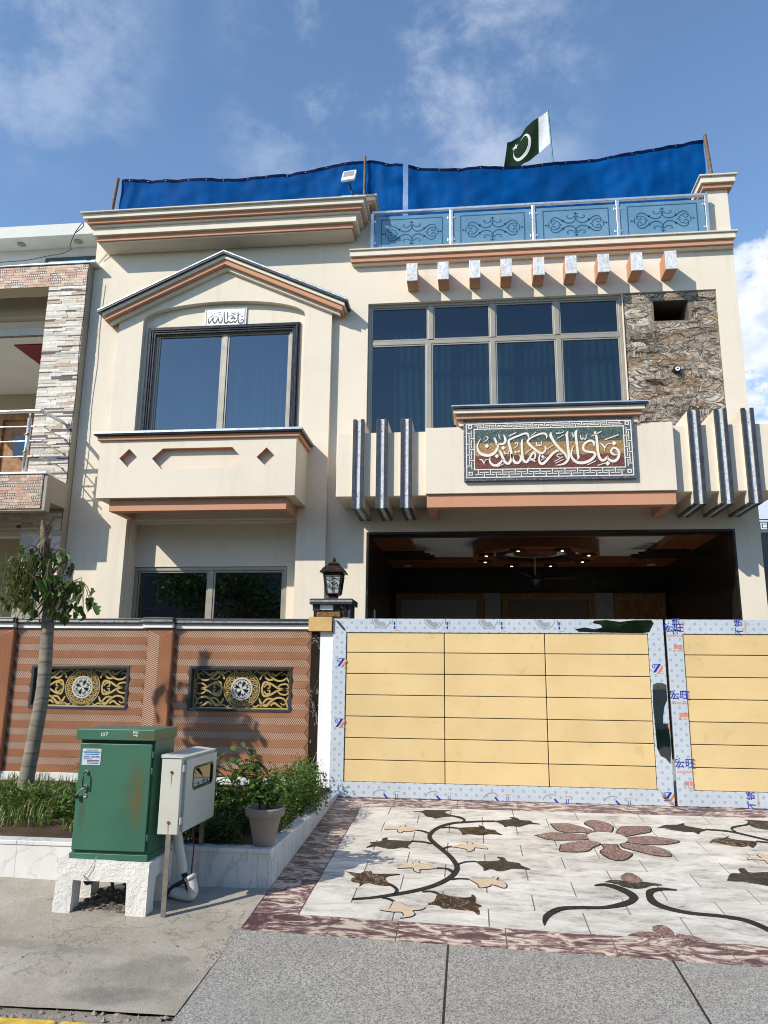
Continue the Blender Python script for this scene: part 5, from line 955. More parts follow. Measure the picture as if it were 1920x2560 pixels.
def zlogo(parent, x, z, s=.09, cut=1):
    lg_ = holder('film_logo', (x, YP, z), parent); k = s
    print_poly(lg_, 'navy_stroke', ink_blue, [[(x-.28*k, z-.42*k), (x+.02*k, z-.42*k), (x+.62*k, z+.46*k), (x+.32*k, z+.46*k)]]); print_poly(lg_, 'orange_stroke', ink_or, [[(x+.12*k, z-.54*k), (x+.42*k, z-.54*k), (x+.84*k, z+.10*k), (x+.84*k, z+.42*k)]]); print_poly(lg_, 'orange_foot', ink_or, [[(x+.5*k, z-.54*k), (x+.86*k, z-.54*k), (x+.86*k, z-.47*k), (x+.56*k, z-.47*k)]])
    m = MB(); m.ribbon([(x+.60*k, z+.5*k, .07*k), (x-.1*k, z+.47*k, .07*k), (x-.30*k, z+.30*k, .07*k), (x-.24*k, z+.10*k, .07*k), (x-.06*k, z+.14*k, .07*k), (x-.06*k, z+.30*k, .06*k), (x-.16*k, z+.28*k, .05*k)], XZ(YP), .0008, 0, 5); m.build('navy_curl', ink_blue, lg_)
for x, z in ((-1.385, 1.36), (-1.388, .735), (1.888, 1.33), (1.915, .085)): zlogo(g1, x, z)
print_poly(g1, 'film_logo_part', ink_blue, [[(1.90, .74), (1.965, .74), (1.985, .79), (1.92, .79)]]); print_poly(g1, 'film_logo_part', ink_or, [[(1.95, .69), (1.985, .65), (1.988, .77), (1.975, .77)]])
for x in (-.94, -.375, .20, .795):                       # cropped grey roundels along the top rail, with a line of navy type
    m = MB(); cx, cz = x, 1.828
    arc = lambda r, a0, a1, w, n=10: [(cx+r*math.cos(R(a0+(a1-a0)*i/n)), min(1.8285, cz+r*math.sin(R(a0+(a1-a0)*i/n))), w) for i in range(n+1)]
    m.ribbon(arc(.098, -178, -8, .010), XZ(YP), .0008, 0, 3); q = [(cx+.082*math.cos(R(a)), cz+.082*math.sin(R(a))) for a in range(-178, -45, 8)] + [(cx+.035*math.cos(R(a)), cz+.035*math.sin(R(a))) for a in range(-50, -179, -10)]
    m.plate([q], XZ(YP), .0008); m.build('grey_roundel', ink_grey, g1)
    print_poly(g1, 'navy_type_block', ink_blue, [rect(cx+.135, cx+.150, 1.765, 1.80)]); print_poly(g1, 'navy_type_block', ink_blue, [rect(cx+.135, cx+.150, 1.722, 1.755)]); print_poly(g1, 'navy_type_block', ink_blue, [rect(cx+.122, cx+.127, 1.77, 1.825)]); print_poly(g1, 'grey_rule', ink_grey, [rect(cx+.165, cx+.168, 1.74, 1.825)]); print_poly(g1, 'orange_rule', ink_or, [rect(cx+.135, cx+.195, 1.702, 1.7055)])
for x in (-1.0, -.46, .13, .72, 1.32):                   # and cropped ones along the bottom rail
    m = MB(); m.ribbon([(x+.10*math.cos(R(a))*.9+.08, .006+.075*math.sin(R(a)), .010) for a in range(60, 170, 15)], XZ(YP), .0008, 0, 3); m.build('grey_roundel', ink_grey, g1)
    print_poly(g1, 'navy_stroke', ink_blue, [[(x+.10, .035), (x+.115, .045), (x+.15, .006), (x+.125, .006)]]); print_poly(g1, 'orange_rule', ink_or, [rect(x+.21, x+.27, .066, .070)]); print_poly(g1, 'navy_type_block', ink_blue, [rect(x+.222, x+.228, .006, .045)]); print_poly(g1, 'navy_type_block', ink_blue, [rect(x+.242, x+.248, .006, .045)])
    print_poly(g1, 'orange_mark', ink_or, [circle(x+.085, .148, .017, 14), circle(x+.085, .148, .011, 14)]) if 0 else None
Q = lambda p: print_poly(g1, 'torn_film_mirror', mirror, [p], 8.1985)
Q([(1.10, 1.728), (1.135, 1.70), (1.30, 1.694), (1.60, 1.690), (1.78, 1.688), (1.85, 1.70), (1.90, 1.79), (1.88, 1.824), (1.70, 1.822), (1.56, 1.805), (1.43, 1.823), (1.30, 1.816), (1.28, 1.79), (1.36, 1.775), (1.38, 1.745), (1.30, 1.728), (1.20, 1.745)])
Q([(1.852, 1.17), (1.90, 1.19), (1.955, 1.185), (1.985, 1.17), (1.985, 1.02), (1.955, .96), (1.935, .86), (1.93, .79), (1.965, .775), (1.985, .73), (1.99, .62), (1.988, .50), (1.975, .40), (1.93, .455), (1.885, .475), (1.855, .55), (1.85, .75), (1.842, .95)])
Q([(-1.44, 1.815), (-1.40, 1.80), (-1.34, 1.73), (-1.325, 1.70), (-1.35, 1.705), (-1.41, 1.77)]); Q([(1.86, .155), (1.89, .12), (1.98, .03), (1.985, .012), (1.95, .02), (1.88, .08)])
for z, a in ((1.735, .0), (1.06, .012), (.40, .018)):    # Chinese lettering on the right-hand leaf's stile
    text('宏旺', .098, 'film_lettering', ink_blue, g2, (2.097+a, YP, z+.005), bold=.0012); text('HONGWANG', .031, 'film_lettering', ink_or, g2, (2.097+a, YP, z-.072), sx=.86, bold=.0)
for z, a in ((1.535, 0), (.86, .01), (.205, .015)):
    text('镜面', .046, 'film_lettering', ink_or, g2, (2.128+a, YP, z+.012), bold=.001); text('8K Mirror', .026, 'film_lettering', ink_or, g2, (2.128+a, YP, z-.025), bold=.0)
for x, z in ((2.128, 1.762), (2.745, 1.755), (2.72, .078)):
    text('不锈', .086, 'film_lettering', ink_blue, g2, (x, YP, z), ry=R(90), bold=.001); text('STAINLESS', .027, 'film_lettering', ink_or, g2, (x+.062, YP, z), ry=R(90), sx=.95, bold=.0)

# ------------------------------------------------------------------ planter bed
pl = thing('planter', 'white marble planter bed between pavement, driveway and wall', 'planter', (-4, 6.8, -.2))
x = -1.37; i = 0
while x > -6:
    x2 = x - (.62 if i else .60); bx('facing_slab', pmarble, pl, x2+.001, x-.001, 5.46, 5.50, -.24, .0175); bx('coping_slab', gmarble if 0 else pmarble, pl, x2+.001, x-.001 + (.006 if i == 0 else 0), 5.452, 5.585, .018, .045, .003); x = x2; i += 1
y = 5.586
while y < 8.15:
    y2 = min(y+.63, 8.19); bx('coping_slab', pmarble, pl, -1.505, -1.364, y+.001, y2-.001, .018, .045, .003); bx('facing_slab', pmarble, pl, -1.41, -1.37, y-.08 if y < 5.6 else y+.001, y2-.001, zr(y)-.06, .0175); y = y2
def zs(x, y): return .028 + .05*max(0, (y-5.6)/2.6) + nz(x, y, 3.1, .022) + nz(x, y, 11, .012)
grid(-6, -1.46, 5.56, 8.236, 120, 70, zs).build('soil_bed', soil, pl, smooth=True)

def leaf_mesh(name, L, Wd, mt, droop=.3, fold=.25, n=5, lobes=0):
    m = MB(); vs = []
    for i in range(n+1):
        t = i/n; w = Wd*math.sin(math.pi*(t*.92+.06))**.8*(1+.0*t); zz = -droop*L*t*t; yy = L*t
        if i == n: w = Wd*.03
        if lobes and i % 2 == 1: w *= 1+lobes
        vs += [(-w/2, yy, zz+fold*w*.5), (0, yy, zz), (w/2, yy, zz+fold*w*.5)]
    m.add(vs, [(3*i+k, 3*i+k+1, 3*i+k+4, 3*i+k+3) for i in range(n) for k in (0, 1)])
    me = bpy.data.meshes.new(name); me.from_pydata(m.v, [], m.f); me.materials.append(mt); me.polygons.foreach_set('use_smooth', [True]*len(me.polygons)); return me
def put_leaf(me, parent, at, yaw, pitch, roll=0, s=1):
    o = bpy.data.objects.new('leaf', me); link(o, parent, at); o.rotation_euler = (pitch, roll, yaw); o.scale = (s, s, s); return o
def leaf_cloud(n, fn, size, mats, r, fold=.3, asp=.42, droop=.3):
    m = MB()
    for i in range(n):
        p, nrm = fn(r); L = size*r.uniform(.65, 1.3); w = L*asp
        d = (Vector(nrm)*.7 + Vector((r.gauss(0, .6), r.gauss(0, .6), r.gauss(0, .5)+.15))).normalized(); up = Vector((r.gauss(0, .5), r.gauss(0, .5), 1)).normalized(); s = d.cross(up).normalized(); u = s.cross(d)
        p = Vector(p); a = p; b = p + d*L*.5 - s*w*.5 + u*w*fold*.4; c = p + d*L - u*L*droop; e = p + d*L*.5 + s*w*.5 + u*w*fold*.4; f = p + d*L*.5
        m.add([a, b, f, e, c], [(0, 1, 2), (0, 2, 3), (1, 4, 2), (2, 4, 3)], r.randrange(len(mats)))
    return m
# wilting tree with a ringed pale trunk
TY = 7.0
tree = thing('tree', 'slim pale-trunked tree with drooping wilted leaves and a broken dry top', 'tree', (-4.09, TY, .06))
path = [(-4.115, .02), (-4.095, .25), (-4.06, .6), (-4.025, 1.02), (-4.03, 1.35), (-4.042, 1.627), (-4.05, 1.85)]
pp = cr([(x, TY, z, .070 - .007*z) for x, z in path], 9)
pts = []; rr = []
for i, (x, y, z, r_) in enumerate(pp): pts.append((x, y, z)); rr.append(r_*(1 + .035*math.sin(z*62) + .02*noise.noise(Vector((z*9, 1, 2)))) + (.03*max(0, .12-z)/.12))
MB().tube(pts, rr, 16).build('trunk', barkm, tree, smooth=True)
up_ = cr([(-4.05, TY, 1.84, .052), (-4.075, TY, 2.0, .05), (-4.10, TY, 2.15, .05), (-4.135, TY, 2.32, .05), (-4.165, TY+.01, 2.45, .046), (-4.19, TY, 2.58, .036), (-4.212, TY, 2.70, .014)], 6)
MB().tube([p[:3] for p in up_], [p[3]*(1+.16*noise.noise(Vector((p[2]*30, 3, 1)))) for p in up_], 11).build('dry_top', deadwood, tree, smooth=50)
m = MB(); r6_ = random.Random(11)
for i in range(110):                                      # papery shreds on the dry stub and the crook
    z = r6_.uniform(1.75, 2.62); x = -4.05 - (z-1.84)*.19; a = r6_.uniform(0, 6.28); R0 = .05 if z < 2.45 else .038; L = r6_.uniform(.06, .14); c, s = math.cos(a), math.sin(a)
    b = Vector((x+R0*c, TY+R0*s, z)); d = Vector((c*.5, s*.5, r6_.choice((-.9, -.8, .9)))).normalized(); t = Vector((-s, c, 0)); m.add([b-t*.018, b+t*.018, b+d*L*.6+t*.016, b+d*L], [(0, 1, 2, 3)])
m.build('bark_shreds', deadwood, tree, recalc=False)
leaf5 = leafm('yellow_green_leaf', (.09, .12, .025), (.14, .17, .045))
LM = [leaf_mesh('wilted_leaf', .15, .062, mt, dr, 1.7, 6, lb) for mt, dr, lb in ((leaf1, .5, .5), (leaf5, .35, .4), (leaf1, -.3, .6), (leaf3, .65, .35))] + [leaf_mesh('wilted_leaf', .13, .05, leaf1, .3, 1.5, 6, .3)]
def branch(p0, p1, p2, r0, mt=deadwood):
    q = cr([p0, p1, p2], 6); MB().tube(q, [r0*(1-.75*i/(len(q)-1)) for i in range(len(q))], 6).build('branch', mt, tree, smooth=True); return q
B = [((-4.09, TY, 2.20), (-4.25, TY-.06, 2.36), (-4.50, TY-.08, 2.27), 9, 0), ((-4.10, TY, 2.22), (-4.2, TY-.12, 2.42), (-4.28, TY-.2, 2.36), 7, 1), ((-4.08, TY, 2.12), (-4.3, TY+.08, 2.28), (-4.56, TY+.1, 2.12), 8, 2), ((-4.07, TY, 2.05), (-4.25, TY-.1, 2.15), (-4.42, TY-.12, 2.0), 7, 1),
     ((-4.10, TY, 2.25), (-3.98, TY-.06, 2.40), (-3.87, TY-.05, 2.36), 6, 0), ((-4.08, TY, 2.12), (-3.95, TY, 2.28), (-3.86, TY-.03, 2.20), 8, 2), ((-4.05, TY, 1.90), (-3.85, TY-.03, 2.06), (-3.72, TY-.05, 2.12), 7, 0), ((-3.85, TY-.03, 2.06), (-3.72, TY-.05, 2.08), (-3.64, TY-.06, 2.02), 8, 2), ((-4.06, TY, 1.96), (-3.93, TY-.08, 2.06), (-3.84, TY-.1, 1.96), 7, 1), ((-4.06, TY, 1.98), (-4.1, TY-.15, 2.12), (-4.16, TY-.22, 2.02), 7, 3), ((-4.09, TY, 2.16), (-4.0, TY-.16, 2.28), (-3.97, TY-.24, 2.18), 7, 1)]
for a, b, c, n, ci in B:
    q = branch(a, b, c, .011); n = int(n*1.5)
    for i in range(n):
        t = .42 + .58*i/max(1, n-1); p = q[min(len(q)-1, int(t*(len(q)-1)))]; drop = r6_.uniform(.0, .32) if ci != 0 else r6_.uniform(0, .12)
        e = (p[0]+r6_.uniform(-.06, .06), p[1]+r6_.uniform(-.08, .06), p[2]-drop)
        if drop > .05: MB().tube([p, (p[0]+(e[0]-p[0])*.5, p[1], p[2]-drop*.3), e], .003, 4).build('leaf_stalk', leaf4, tree)
        put_leaf(LM[(ci+i) % len(LM)], tree, e, r6_.uniform(0, 6.28), R(r6_.uniform(-88, -55)), r6_.uniform(-.5, .5), r6_.uniform(.5, .95))
m = MB()                                                 # hanging yellow-green flower stalks
for i in range(130):
    x = -4.10 - abs(r6_.gauss(.12, .13)); y = TY + r6_.uniform(-.30, -.05); z = 2.34 - abs(r6_.gauss(0, .1)); L = r6_.uniform(.18, .5); q = cr([(x, y, z), (x+r6_.uniform(-.09, .05), y, z-L*.45), (x+r6_.uniform(-.12, .06), y, z-L)], 4); m.tube(q, .0028, 4, 0, False)
    for p in q[3:]:
        for k in range(2):
            d = Vector((r6_.gauss(0, 1), r6_.gauss(0, 1), r6_.gauss(-.3, .6))).normalized(); s = d.cross(Vector((0, 0, 1))).normalized(); b = Vector(p); l = r6_.uniform(.015, .04); m.add([b, b+d*l*.5+s*l*.3, b+d*l, b+d*l*.5-s*l*.3], [(0, 1, 2, 3)], r6_.choice((0, 1)))
tag(m.build('drooping_stalks', [leaf4, leaf2], tree, recalc=False), kind='stuff')

# grass and weeds on the left of the bed
m = MB(); rg = random.Random(21)
def blade(x, y, z, L, w, mi, lean=1.15):
    a = rg.uniform(0, 6.28); c, s = math.cos(a), math.sin(a); l = lean*rg.uniform(.1, 1); t = (-s*w, c*w)
    p1 = (x+c*l*L*.3, y+s*l*L*.3, z+L*.55); p2 = (x+c*l*L, y+s*l*L, z+L*(1-.45*l))
    m.add([(x-t[0], y-t[1], z-.01), (x+t[0], y+t[1], z-.01), (p1[0]+t[0]*.8, p1[1]+t[1]*.8, p1[2]), (p1[0]-t[0]*.8, p1[1]-t[1]*.8, p1[2]), p2], [(0, 1, 2, 3), (3, 2, 4)], mi)
for i in range(11000):
    x = rg.uniform(-5.4, -1.75); y = rg.triangular(5.75, 8.1, 6.7)
    if x > -2.75 and rg.random() < .6: continue
    if y < 5.95 + .25*noise.noise(Vector((x*2, 1, 1))) and rg.random() < .93: continue
    k = .45 + 1.1*noise.noise(Vector((x*2.3, y*2.3, 8)))
    if k < .12: continue
    blade(x, y, zs(x, y), max(.04, rg.uniform(.07, .23)*(k+.35)), rg.uniform(.003, .0062), rg.choice((0, 0, 1, 1, 2, 3)) if rg.random() < .93 else 3)
tag(m.build('grass', [leaf1, leaf2, leaf3, drygrass], None, recalc=False), 'unkempt green grass covering the planter bed', 'grass', kind='stuff')
def sapling(label, x, y, h, n, size, mats, lean=0, top=.3, seed=1):
    r = random.Random(seed); t = thing('sapling', label, 'plant', (x, y, zs(x, y))); q = cr([(x, y, zs(x, y)-.01), (x+lean*.4, y, zs(x, y)+h*.5), (x+lean, y, zs(x, y)+h)], 6); MB().tube(q, [.008*(1-.6*i/(len(q)-1)) for i in range(len(q))], 6).build('stem', deadwood, t, smooth=True)
    meshes = [leaf_mesh('sapling_leaf', size, size*.3, mt, .35, .4) for mt in mats]
    for i in range(n): u = top+(1-top)*i/n; p = q[min(len(q)-1, int(u*(len(q)-1)+.5))]; put_leaf(meshes[i % len(meshes)], t, p, i*2.4+r.uniform(-.3, .3), R(r.uniform(5, 50)), 0, r.uniform(.7, 1.15))
    return t
sapling('thin upright sapling beside the tree trunk, leafy only at the top', -3.57, 7.2, .62, 16, .10, (leaf2, leaf1), -.05, .55, 3)
sapling('leafy sapling behind the left edge of the green cabinet', -3.06, 6.7, .46, 30, .11, (leaf1, leaf2, leaf3), .03, .2, 4)
sapling('short sapling with narrow leaves between tree and green cabinet', -3.28, 6.5, .40, 26, .10, (leaf1, leaf3, leaf2), -.04, .25, 5)
sapling('bare-stemmed young plant just left of the green cabinet', -2.93, 5.95, .34, 14, .09, (leaf1, leaf2), .0, .6, 6)
# broad-leaved shrub behind the pot
def shrub(label, x, y, h, spread, stems, per, size, mats, seed, asp=.34):
    r = random.Random(seed); t = thing('shrub', label, 'shrub', (x, y, zs(x, y))); meshes = [leaf_mesh('shrub_leaf', size, size*asp, mt, .45, .35) for mt in mats]
    for k in range(stems):
        a = r.uniform(0, 6.28); l = spread*r.uniform(.2, 1); hh = h*r.uniform(.55, 1); b = (x+r.uniform(-.08, .08), y+r.uniform(-.08, .08)); e = (b[0]+l*math.cos(a), b[1]+l*math.sin(a), zs(x, y)+hh)
        q = cr([(b[0], b[1], zs(*b)), (b[0]+l*.3*math.cos(a), b[1]+l*.3*math.sin(a), zs(*b)+hh*.6), e], 6); MB().tube(q, [.006*(1-.6*i/(len(q)-1)) for i in range(len(q))], 5).build('stem', leaf3, t, smooth=True)
        for i in range(per): u = .3+.7*i/per; p = q[min(len(q)-1, int(u*(len(q)-1)+.5))]; put_leaf(meshes[(i+k) % len(meshes)], t, p, a+i*2.4+r.uniform(-.4, .4), R(r.uniform(-5, 55)), r.uniform(-.3, .3), r.uniform(.6, 1.15))
    return t
shrub('glossy broad-leaved shrub just left of the clay pot', -1.98, 6.05, .56, .26, 14, 12, .125, (leaf1, leaf2, leaf2, leaf3), 31); shrub('dark leafy shrub behind the meter box', -2.28, 6.35, .52, .25, 11, 11, .11, (leaf1, leaf2, leaf3), 32); shrub('pale loose shrub in front of the zigzag wall, above the pot', -1.85, 7.0, .66, .28, 7, 9, .105, (leafm('grey_green_leaf', (.11, .15, .075), (.16, .20, .11)), leaf2), 33, .5)
rc = random.Random(41)
def clump(name, label, cx, cy, rx, ry, rz, n, size, mats, seed):
    r = random.Random(seed); c0 = zs(cx, cy)
    blobs = [(cx+r.uniform(-.8, .8)*rx, cy+r.uniform(-.8, .8)*ry, r.uniform(.35, .6)) for _ in range(9)]
    def fn(q):
        b = q.choice(blobs); v = Vector((q.gauss(0, 1), q.gauss(0, 1), abs(q.gauss(0, 1)))).normalized(); k = q.uniform(.55, 1)
        return (b[0]+v.x*rx*b[2]*k, b[1]+v.y*ry*b[2]*k, c0+v.z*rz*k*(.7+.5*b[2])), v
    t = thing(name, label, 'plant', (cx, cy, c0)); tag(leaf_cloud(n, fn, size, mats, r).build('foliage', mats, t, recalc=False), kind='stuff')
    m = MB()
    for k in range(14): b = r.choice(blobs); m.tube([(cx+r.uniform(-.05, .05), cy+r.uniform(-.05, .05), c0-.01), ((cx+b[0])/2, (cy+b[1])/2, c0+rz*.4), (b[0], b[1], c0+rz*r.uniform(.5, .9))], .0035, 4)
    m.build('stems', leaf4, t, recalc=False); return t
clump('herb_clump', 'feathery bright green herbs spilling over the planter edge by the gate', -1.62, 7.35, .26, .62, .42, 5200, .034, [leaf2, leaf1, leaf2], 51)
clump('herb_clump', 'low bright green herbs right behind the clay pot', -1.66, 6.45, .20, .45, .36, 3600, .034, [leaf2, leaf1], 52)
clump('ground_cover', 'dark small-leaved creeper at the front edge of the bed, left of the pot', -1.88, 5.68, .24, .14, .20, 2600, .03, [leaf3, leaf1, leaf3], 53); clump('ground_cover', 'shaded leafy growth under the broad-leaved shrub', -2.15, 6.1, .38, .36, .30, 3800, .04, [leaf3, leaf1, leaf1], 54)
clump('weed_clump', 'yellow-green weeds at the left end of the planter bed', -3.75, 6.6, .30, .22, .22, 1500, .05, [leaf2, leaf1, leaf4], 55); clump('weed_clump', 'ragged weeds beside the left edge of the green cabinet', -3.1, 6.35, .28, .25, .26, 1800, .05, [leaf1, leaf2, leaf3], 56); clump('weed_clump', 'dry-tipped weeds at the foot of the tree trunk', -4.3, 7.0, .30, .3, .2, 1400, .045, [leaf1, drygrass, leaf2], 57)
# clay pot with a bushy plant
pot = thing('clay_pot', 'weathered grey-brown clay flower pot on the planter corner', 'pot', (-1.452, 5.585, .045))
pc = (-1.452, 5.585, .046); pr2 = [(.070, 0), (.074, .01), (.112, .186), (.114, .192), (.131, .196), (.137, .205), (.139, .245), (.134, .252), (.124, .252), (.118, .24), (.112, .215)]
m = MB(); m.lathe([(r*(1), z) for r, z in pr2], pc, 40); m.build('pot_body', clay, pot, smooth=35); MB().lathe([(.114, .0), (.02, .012)], (pc[0], pc[1], pc[2]+.218), 20).build('pot_soil', soil, pot)
pp_ = thing('potted_plant', 'bushy green plant growing in the clay pot', 'plant', (pc[0], pc[1], .27)); meshes = [leaf_mesh('pot_leaf', .05, .032, mt, .3, .3, 4) for mt in (leaf1, leaf2, leaf3)] + [leaf_mesh('pot_leaf', .11, .045, leaf1, .5, .3, 5)]
r = random.Random(61)
for k in range(16):
    a = r.uniform(0, 6.28); l = r.uniform(.03, .19); h = r.uniform(.12, .36); q = cr([(pc[0]+.04*math.cos(a), pc[1]+.04*math.sin(a), .27), (pc[0]+l*.5*math.cos(a), pc[1]+l*.5*math.sin(a), .27+h*.7), (pc[0]+l*math.cos(a), pc[1]+l*math.sin(a), .27+h)], 6); MB().tube(q, .003, 5).build('stem', leaf3, pp_)
    for i in range(14): p = q[min(len(q)-1, 3+int(i*.75))]; put_leaf(meshes[3 if (h > .28 and i > 6) else r.randrange(3)], pp_, (p[0]+r.uniform(-.03, .03), p[1]+r.uniform(-.03, .03), p[2]+r.uniform(-.02, .02)), r.uniform(0, 6.28), R(r.uniform(-20, 40)), r.uniform(-.5, .5), r.uniform(.7, 1.2))

# ------------------------------------------------------------------ green cabinet on its concrete stand
st = thing('cabinet_stand', 'whitewashed chipped concrete stand under the green cabinet', 'stand', (-2.29, 5.06, zr(4.9)))
def rough(m, name, amt, seed, cuts=5):                   # chip and roughen a concrete block
    o = m.build(name, limewash, st); me = o.data; bm = bmesh.new(); bm.from_mesh(me); bmesh.ops.subdivide_edges(bm, edges=bm.edges, cuts=cuts, use_grid_fill=True)
    for v in bm.verts: p = v.co + Vector((seed, 0, 0)); v.co += Vector((noise.noise(p*11), noise.noise(p*11+Vector((5, 0, 0))), noise.noise(p*11+Vector((0, 9, 0)))))*amt
    bm.to_mesh(me); bm.free(); me.polygons.foreach_set('use_smooth', [False]*len(me.polygons)); b = o.modifiers.new('bevel', 'BEVEL'); b.width = .008; b.segments = 2; b.limit_method = 'ANGLE'; b.angle_limit = R(50); return o
def taper(m, x0, x1, y0, y1, z0, z1, tx, ty=0): m.add([(x0-tx, y0-ty, z0), (x1+tx, y0-ty, z0), (x1+tx, y1+ty, z0), (x0-tx, y1+ty, z0), (x0, y0, z1), (x1, y0, z1), (x1, y1, z1), (x0, y1, z1)], [(0, 3, 2, 1), (4, 5, 6, 7), (0, 1, 5, 4), (1, 2, 6, 5), (2, 3, 7, 6), (3, 0, 4, 7)]); return m
blk = MB(); U = [(-2.602, -.29), (-2.484, -.29), (-2.480, -.052), (-2.128, -.058), (-2.122, -.29), (-1.994, -.29), (-1.99, .06), (-2.585, .062)]
SU = [(4.885, -.29), (5.0, -.29), (5.01, -.05), (5.14, -.05), (5.15, -.29), (5.262, -.29), (5.26, -.0), (4.885, .0)]
def lump(m, name):
    o = m.build(name, limewash, st); me = o.data; at = Vector(WL[o.name]); bm = bmesh.new(); bm.from_mesh(me)
    for _ in range(4): bmesh.ops.subdivide_edges(bm, edges=[e for e in bm.edges if e.calc_length() > .03], cuts=1, use_grid_fill=True)
    bmesh.ops.triangulate(bm, faces=bm.faces)
    for v in bm.verts: p = v.co + at; v.co += Vector((noise.noise(p*9), noise.noise(p*9+Vector((5, 0, 0))), noise.noise(p*9+Vector((0, 9, 0)))))*.004 + Vector((noise.noise(p*40), noise.noise(p*40+Vector((5, 0, 0))), noise.noise(p*40+Vector((0, 9, 0)))))*.002
    bm.to_mesh(me); bm.free(); return o
lump(MB().plate([U], XZ(4.887), .112), 'front_frame'); lump(MB().plate([U], XZ(5.15), .11), 'rear_frame')
for a in (-2.590, -2.118): lump(MB().box(a, a+.112, 4.995, 5.155, -.05, .058), 'side_beam')
lump(MB().box(-2.50, -2.0, 4.97, 5.18, -.03, .0555), 'top_slab')
m = MB(); rb = random.Random(8)
for i in range(260):
    x = rb.uniform(-2.5, -2.1); y = rb.uniform(4.92, 5.3); rr_ = rb.uniform(.006, .024); z = zr(y)+.004 + .05*max(0, 1-abs(x+2.32)/.22)*max(0, (y-4.95)/.3)*rb.random()
    m.add([(x+rr_*math.cos(a)*rb.uniform(.7, 1.2), y+rr_*math.sin(a)*rb.uniform(.7, 1.2), z+rb.uniform(-.3, .3)*rr_) for a in (0, 1.05, 2.1, 3.1, 4.2, 5.2)] + [(x, y, z+rr_*rb.uniform(.5, 1)), (x, y, z-rr_*.5)], [(k, (k+1) % 6, 6) for k in range(6)] + [((k+1) % 6, k, 7) for k in range(6)])
tag(m.build('rubble', concrete('dark_rubble', (.10, .085, .068), (.19, .165, .135), None, 2, 1)), 'earth and rubble heaped under the cabinet stand', 'rubble', kind='stuff')
cbn = thing('utility_cabinet', 'rust-streaked green metal utility cabinet with a numbered lid', 'cabinet', (-2.28, 5.08, .063))
bx('base_frame', green, cbn, -2.535, -2.018, 4.912, 5.252, .063, .098, .003); bx('body', green, cbn, -2.525, -2.022, 4.922, 5.25, .0985, .79, .003); bx('lid', green, cbn, -2.543, -2.012, 4.878, 5.262, .788, .856, .004)
door = bx('door', green, cbn, -2.520, -2.036, 4.903, 4.9215, .118, .764, .004)
hd = holder('handle', (-2.458, 4.89, .54), door)
for z in (.588, .498): q = MB().tube([(-2.459, 4.9028, z), (-2.459, 4.892, z)], .013, 14).build('handle_boss', steel, hd, smooth=40)
MB().tube([(-2.459, 4.893, .588), (-2.462, 4.868, .584), (-2.464, 4.866, .54), (-2.462, 4.868, .502), (-2.459, 4.893, .498)], .0045, 8).build('pull', rubber, hd, smooth=True)
MB().plate([circle(-2.457, .443, .0135, 18), circle(-2.457, .443, .006, 12)], XZ(4.897), .006).build('lock', steel, door, bevel=.002)
MB().tube(cr([(-2.459, 4.885, .495), (-2.475, 4.88, .482), (-2.495, 4.88, .462), (-2.503, 4.882, .447)], 4), .0045, 6).build('hasp_wire', galv, door, smooth=True); bx('padlock', rubber, door, -2.513, -2.494, 4.875, 4.892, .424, .452, .004)
lb = bx('label_plate', labelm, door, -2.500, -2.374, 4.9005, 4.9025, .630, .731)
for a, b, c, d, mt in ((-2.492, -2.381, .704, .7145, labelb), (-2.49, -2.45, .677, .686, labelb), (-2.44, -2.415, .677, .686, labelb), (-2.41, -2.385, .677, .686, labelb)): bx('label_bar', mt, lb, a, b, 4.8992, 4.9003, c, d)
text('CLIENT NAME', .0125, 'label_text', ink_k, lb, (-2.437, 4.8988, .7215))
for z, a, b in ((.6945, -2.485, -2.39), (.666, -2.49, -2.43), (.657, -2.465, -2.384), (.6485, -2.465, -2.386), (.640, -2.465, -2.39)): bx('label_line', ink_k, lb, a, b, 4.8992, 4.9003, z, z+.0035)
for z in (.70, .60, .20): bx('hinge', green, cbn, -2.0355, -2.024, 4.907, 4.9218, z-.02, z+.02, .003)
def chalkmark(strokes, ox, oz, s, name):
    m = MB()
    for q in strokes: m.ribbon([(ox+a*s, oz+b*s, .0032) for a, b in q], XZ(4.8772), .0006, 0, 4)
    m.build(name, chalk, cbn)
chalkmark([[(0, .1), (.08, .0), (.06, -1)], [(.75, .1), (.5, -.3), (.55, -.8), (.85, -.85), (1.05, -.35), (.75, .1)], [(1.3, .15), (2.0, .2), (1.75, -.3), (1.45, -.95)]], -2.372, .832, .021, 'chalk_number')
chalkmark([[(0, .2), (.05, -.8)], [(.75, .1), (.45, .1), (.4, -.25), (.7, -.25), (.78, .1), (.75, -.8)], [(1.1, .15), (1.15, -.75)], [(1.75, .1), (1.45, -.1), (1.75, -.45), (1.5, -.75), (1.8, -.6), (1.5, -.2), (1.85, .0)], [(.1, -1.25), (1.6, -1.3)], [(1.2, -1.0), (1.6, -1.3), (1.25, -1.65)]], -2.158, .843, .0185, 'chalk_number')
tag(MB().tube(cr([(-2.34, 4.895, .09), (-2.36, 4.875, .03), (-2.40, 4.87, -.03), (-2.37, 4.872, -.05), (-2.41, 4.875, -.02)], 6), .0018, 5).build('tie_wire', galv, None, smooth=True), 'thin twisted tie wire hanging below the green cabinet', 'wire')
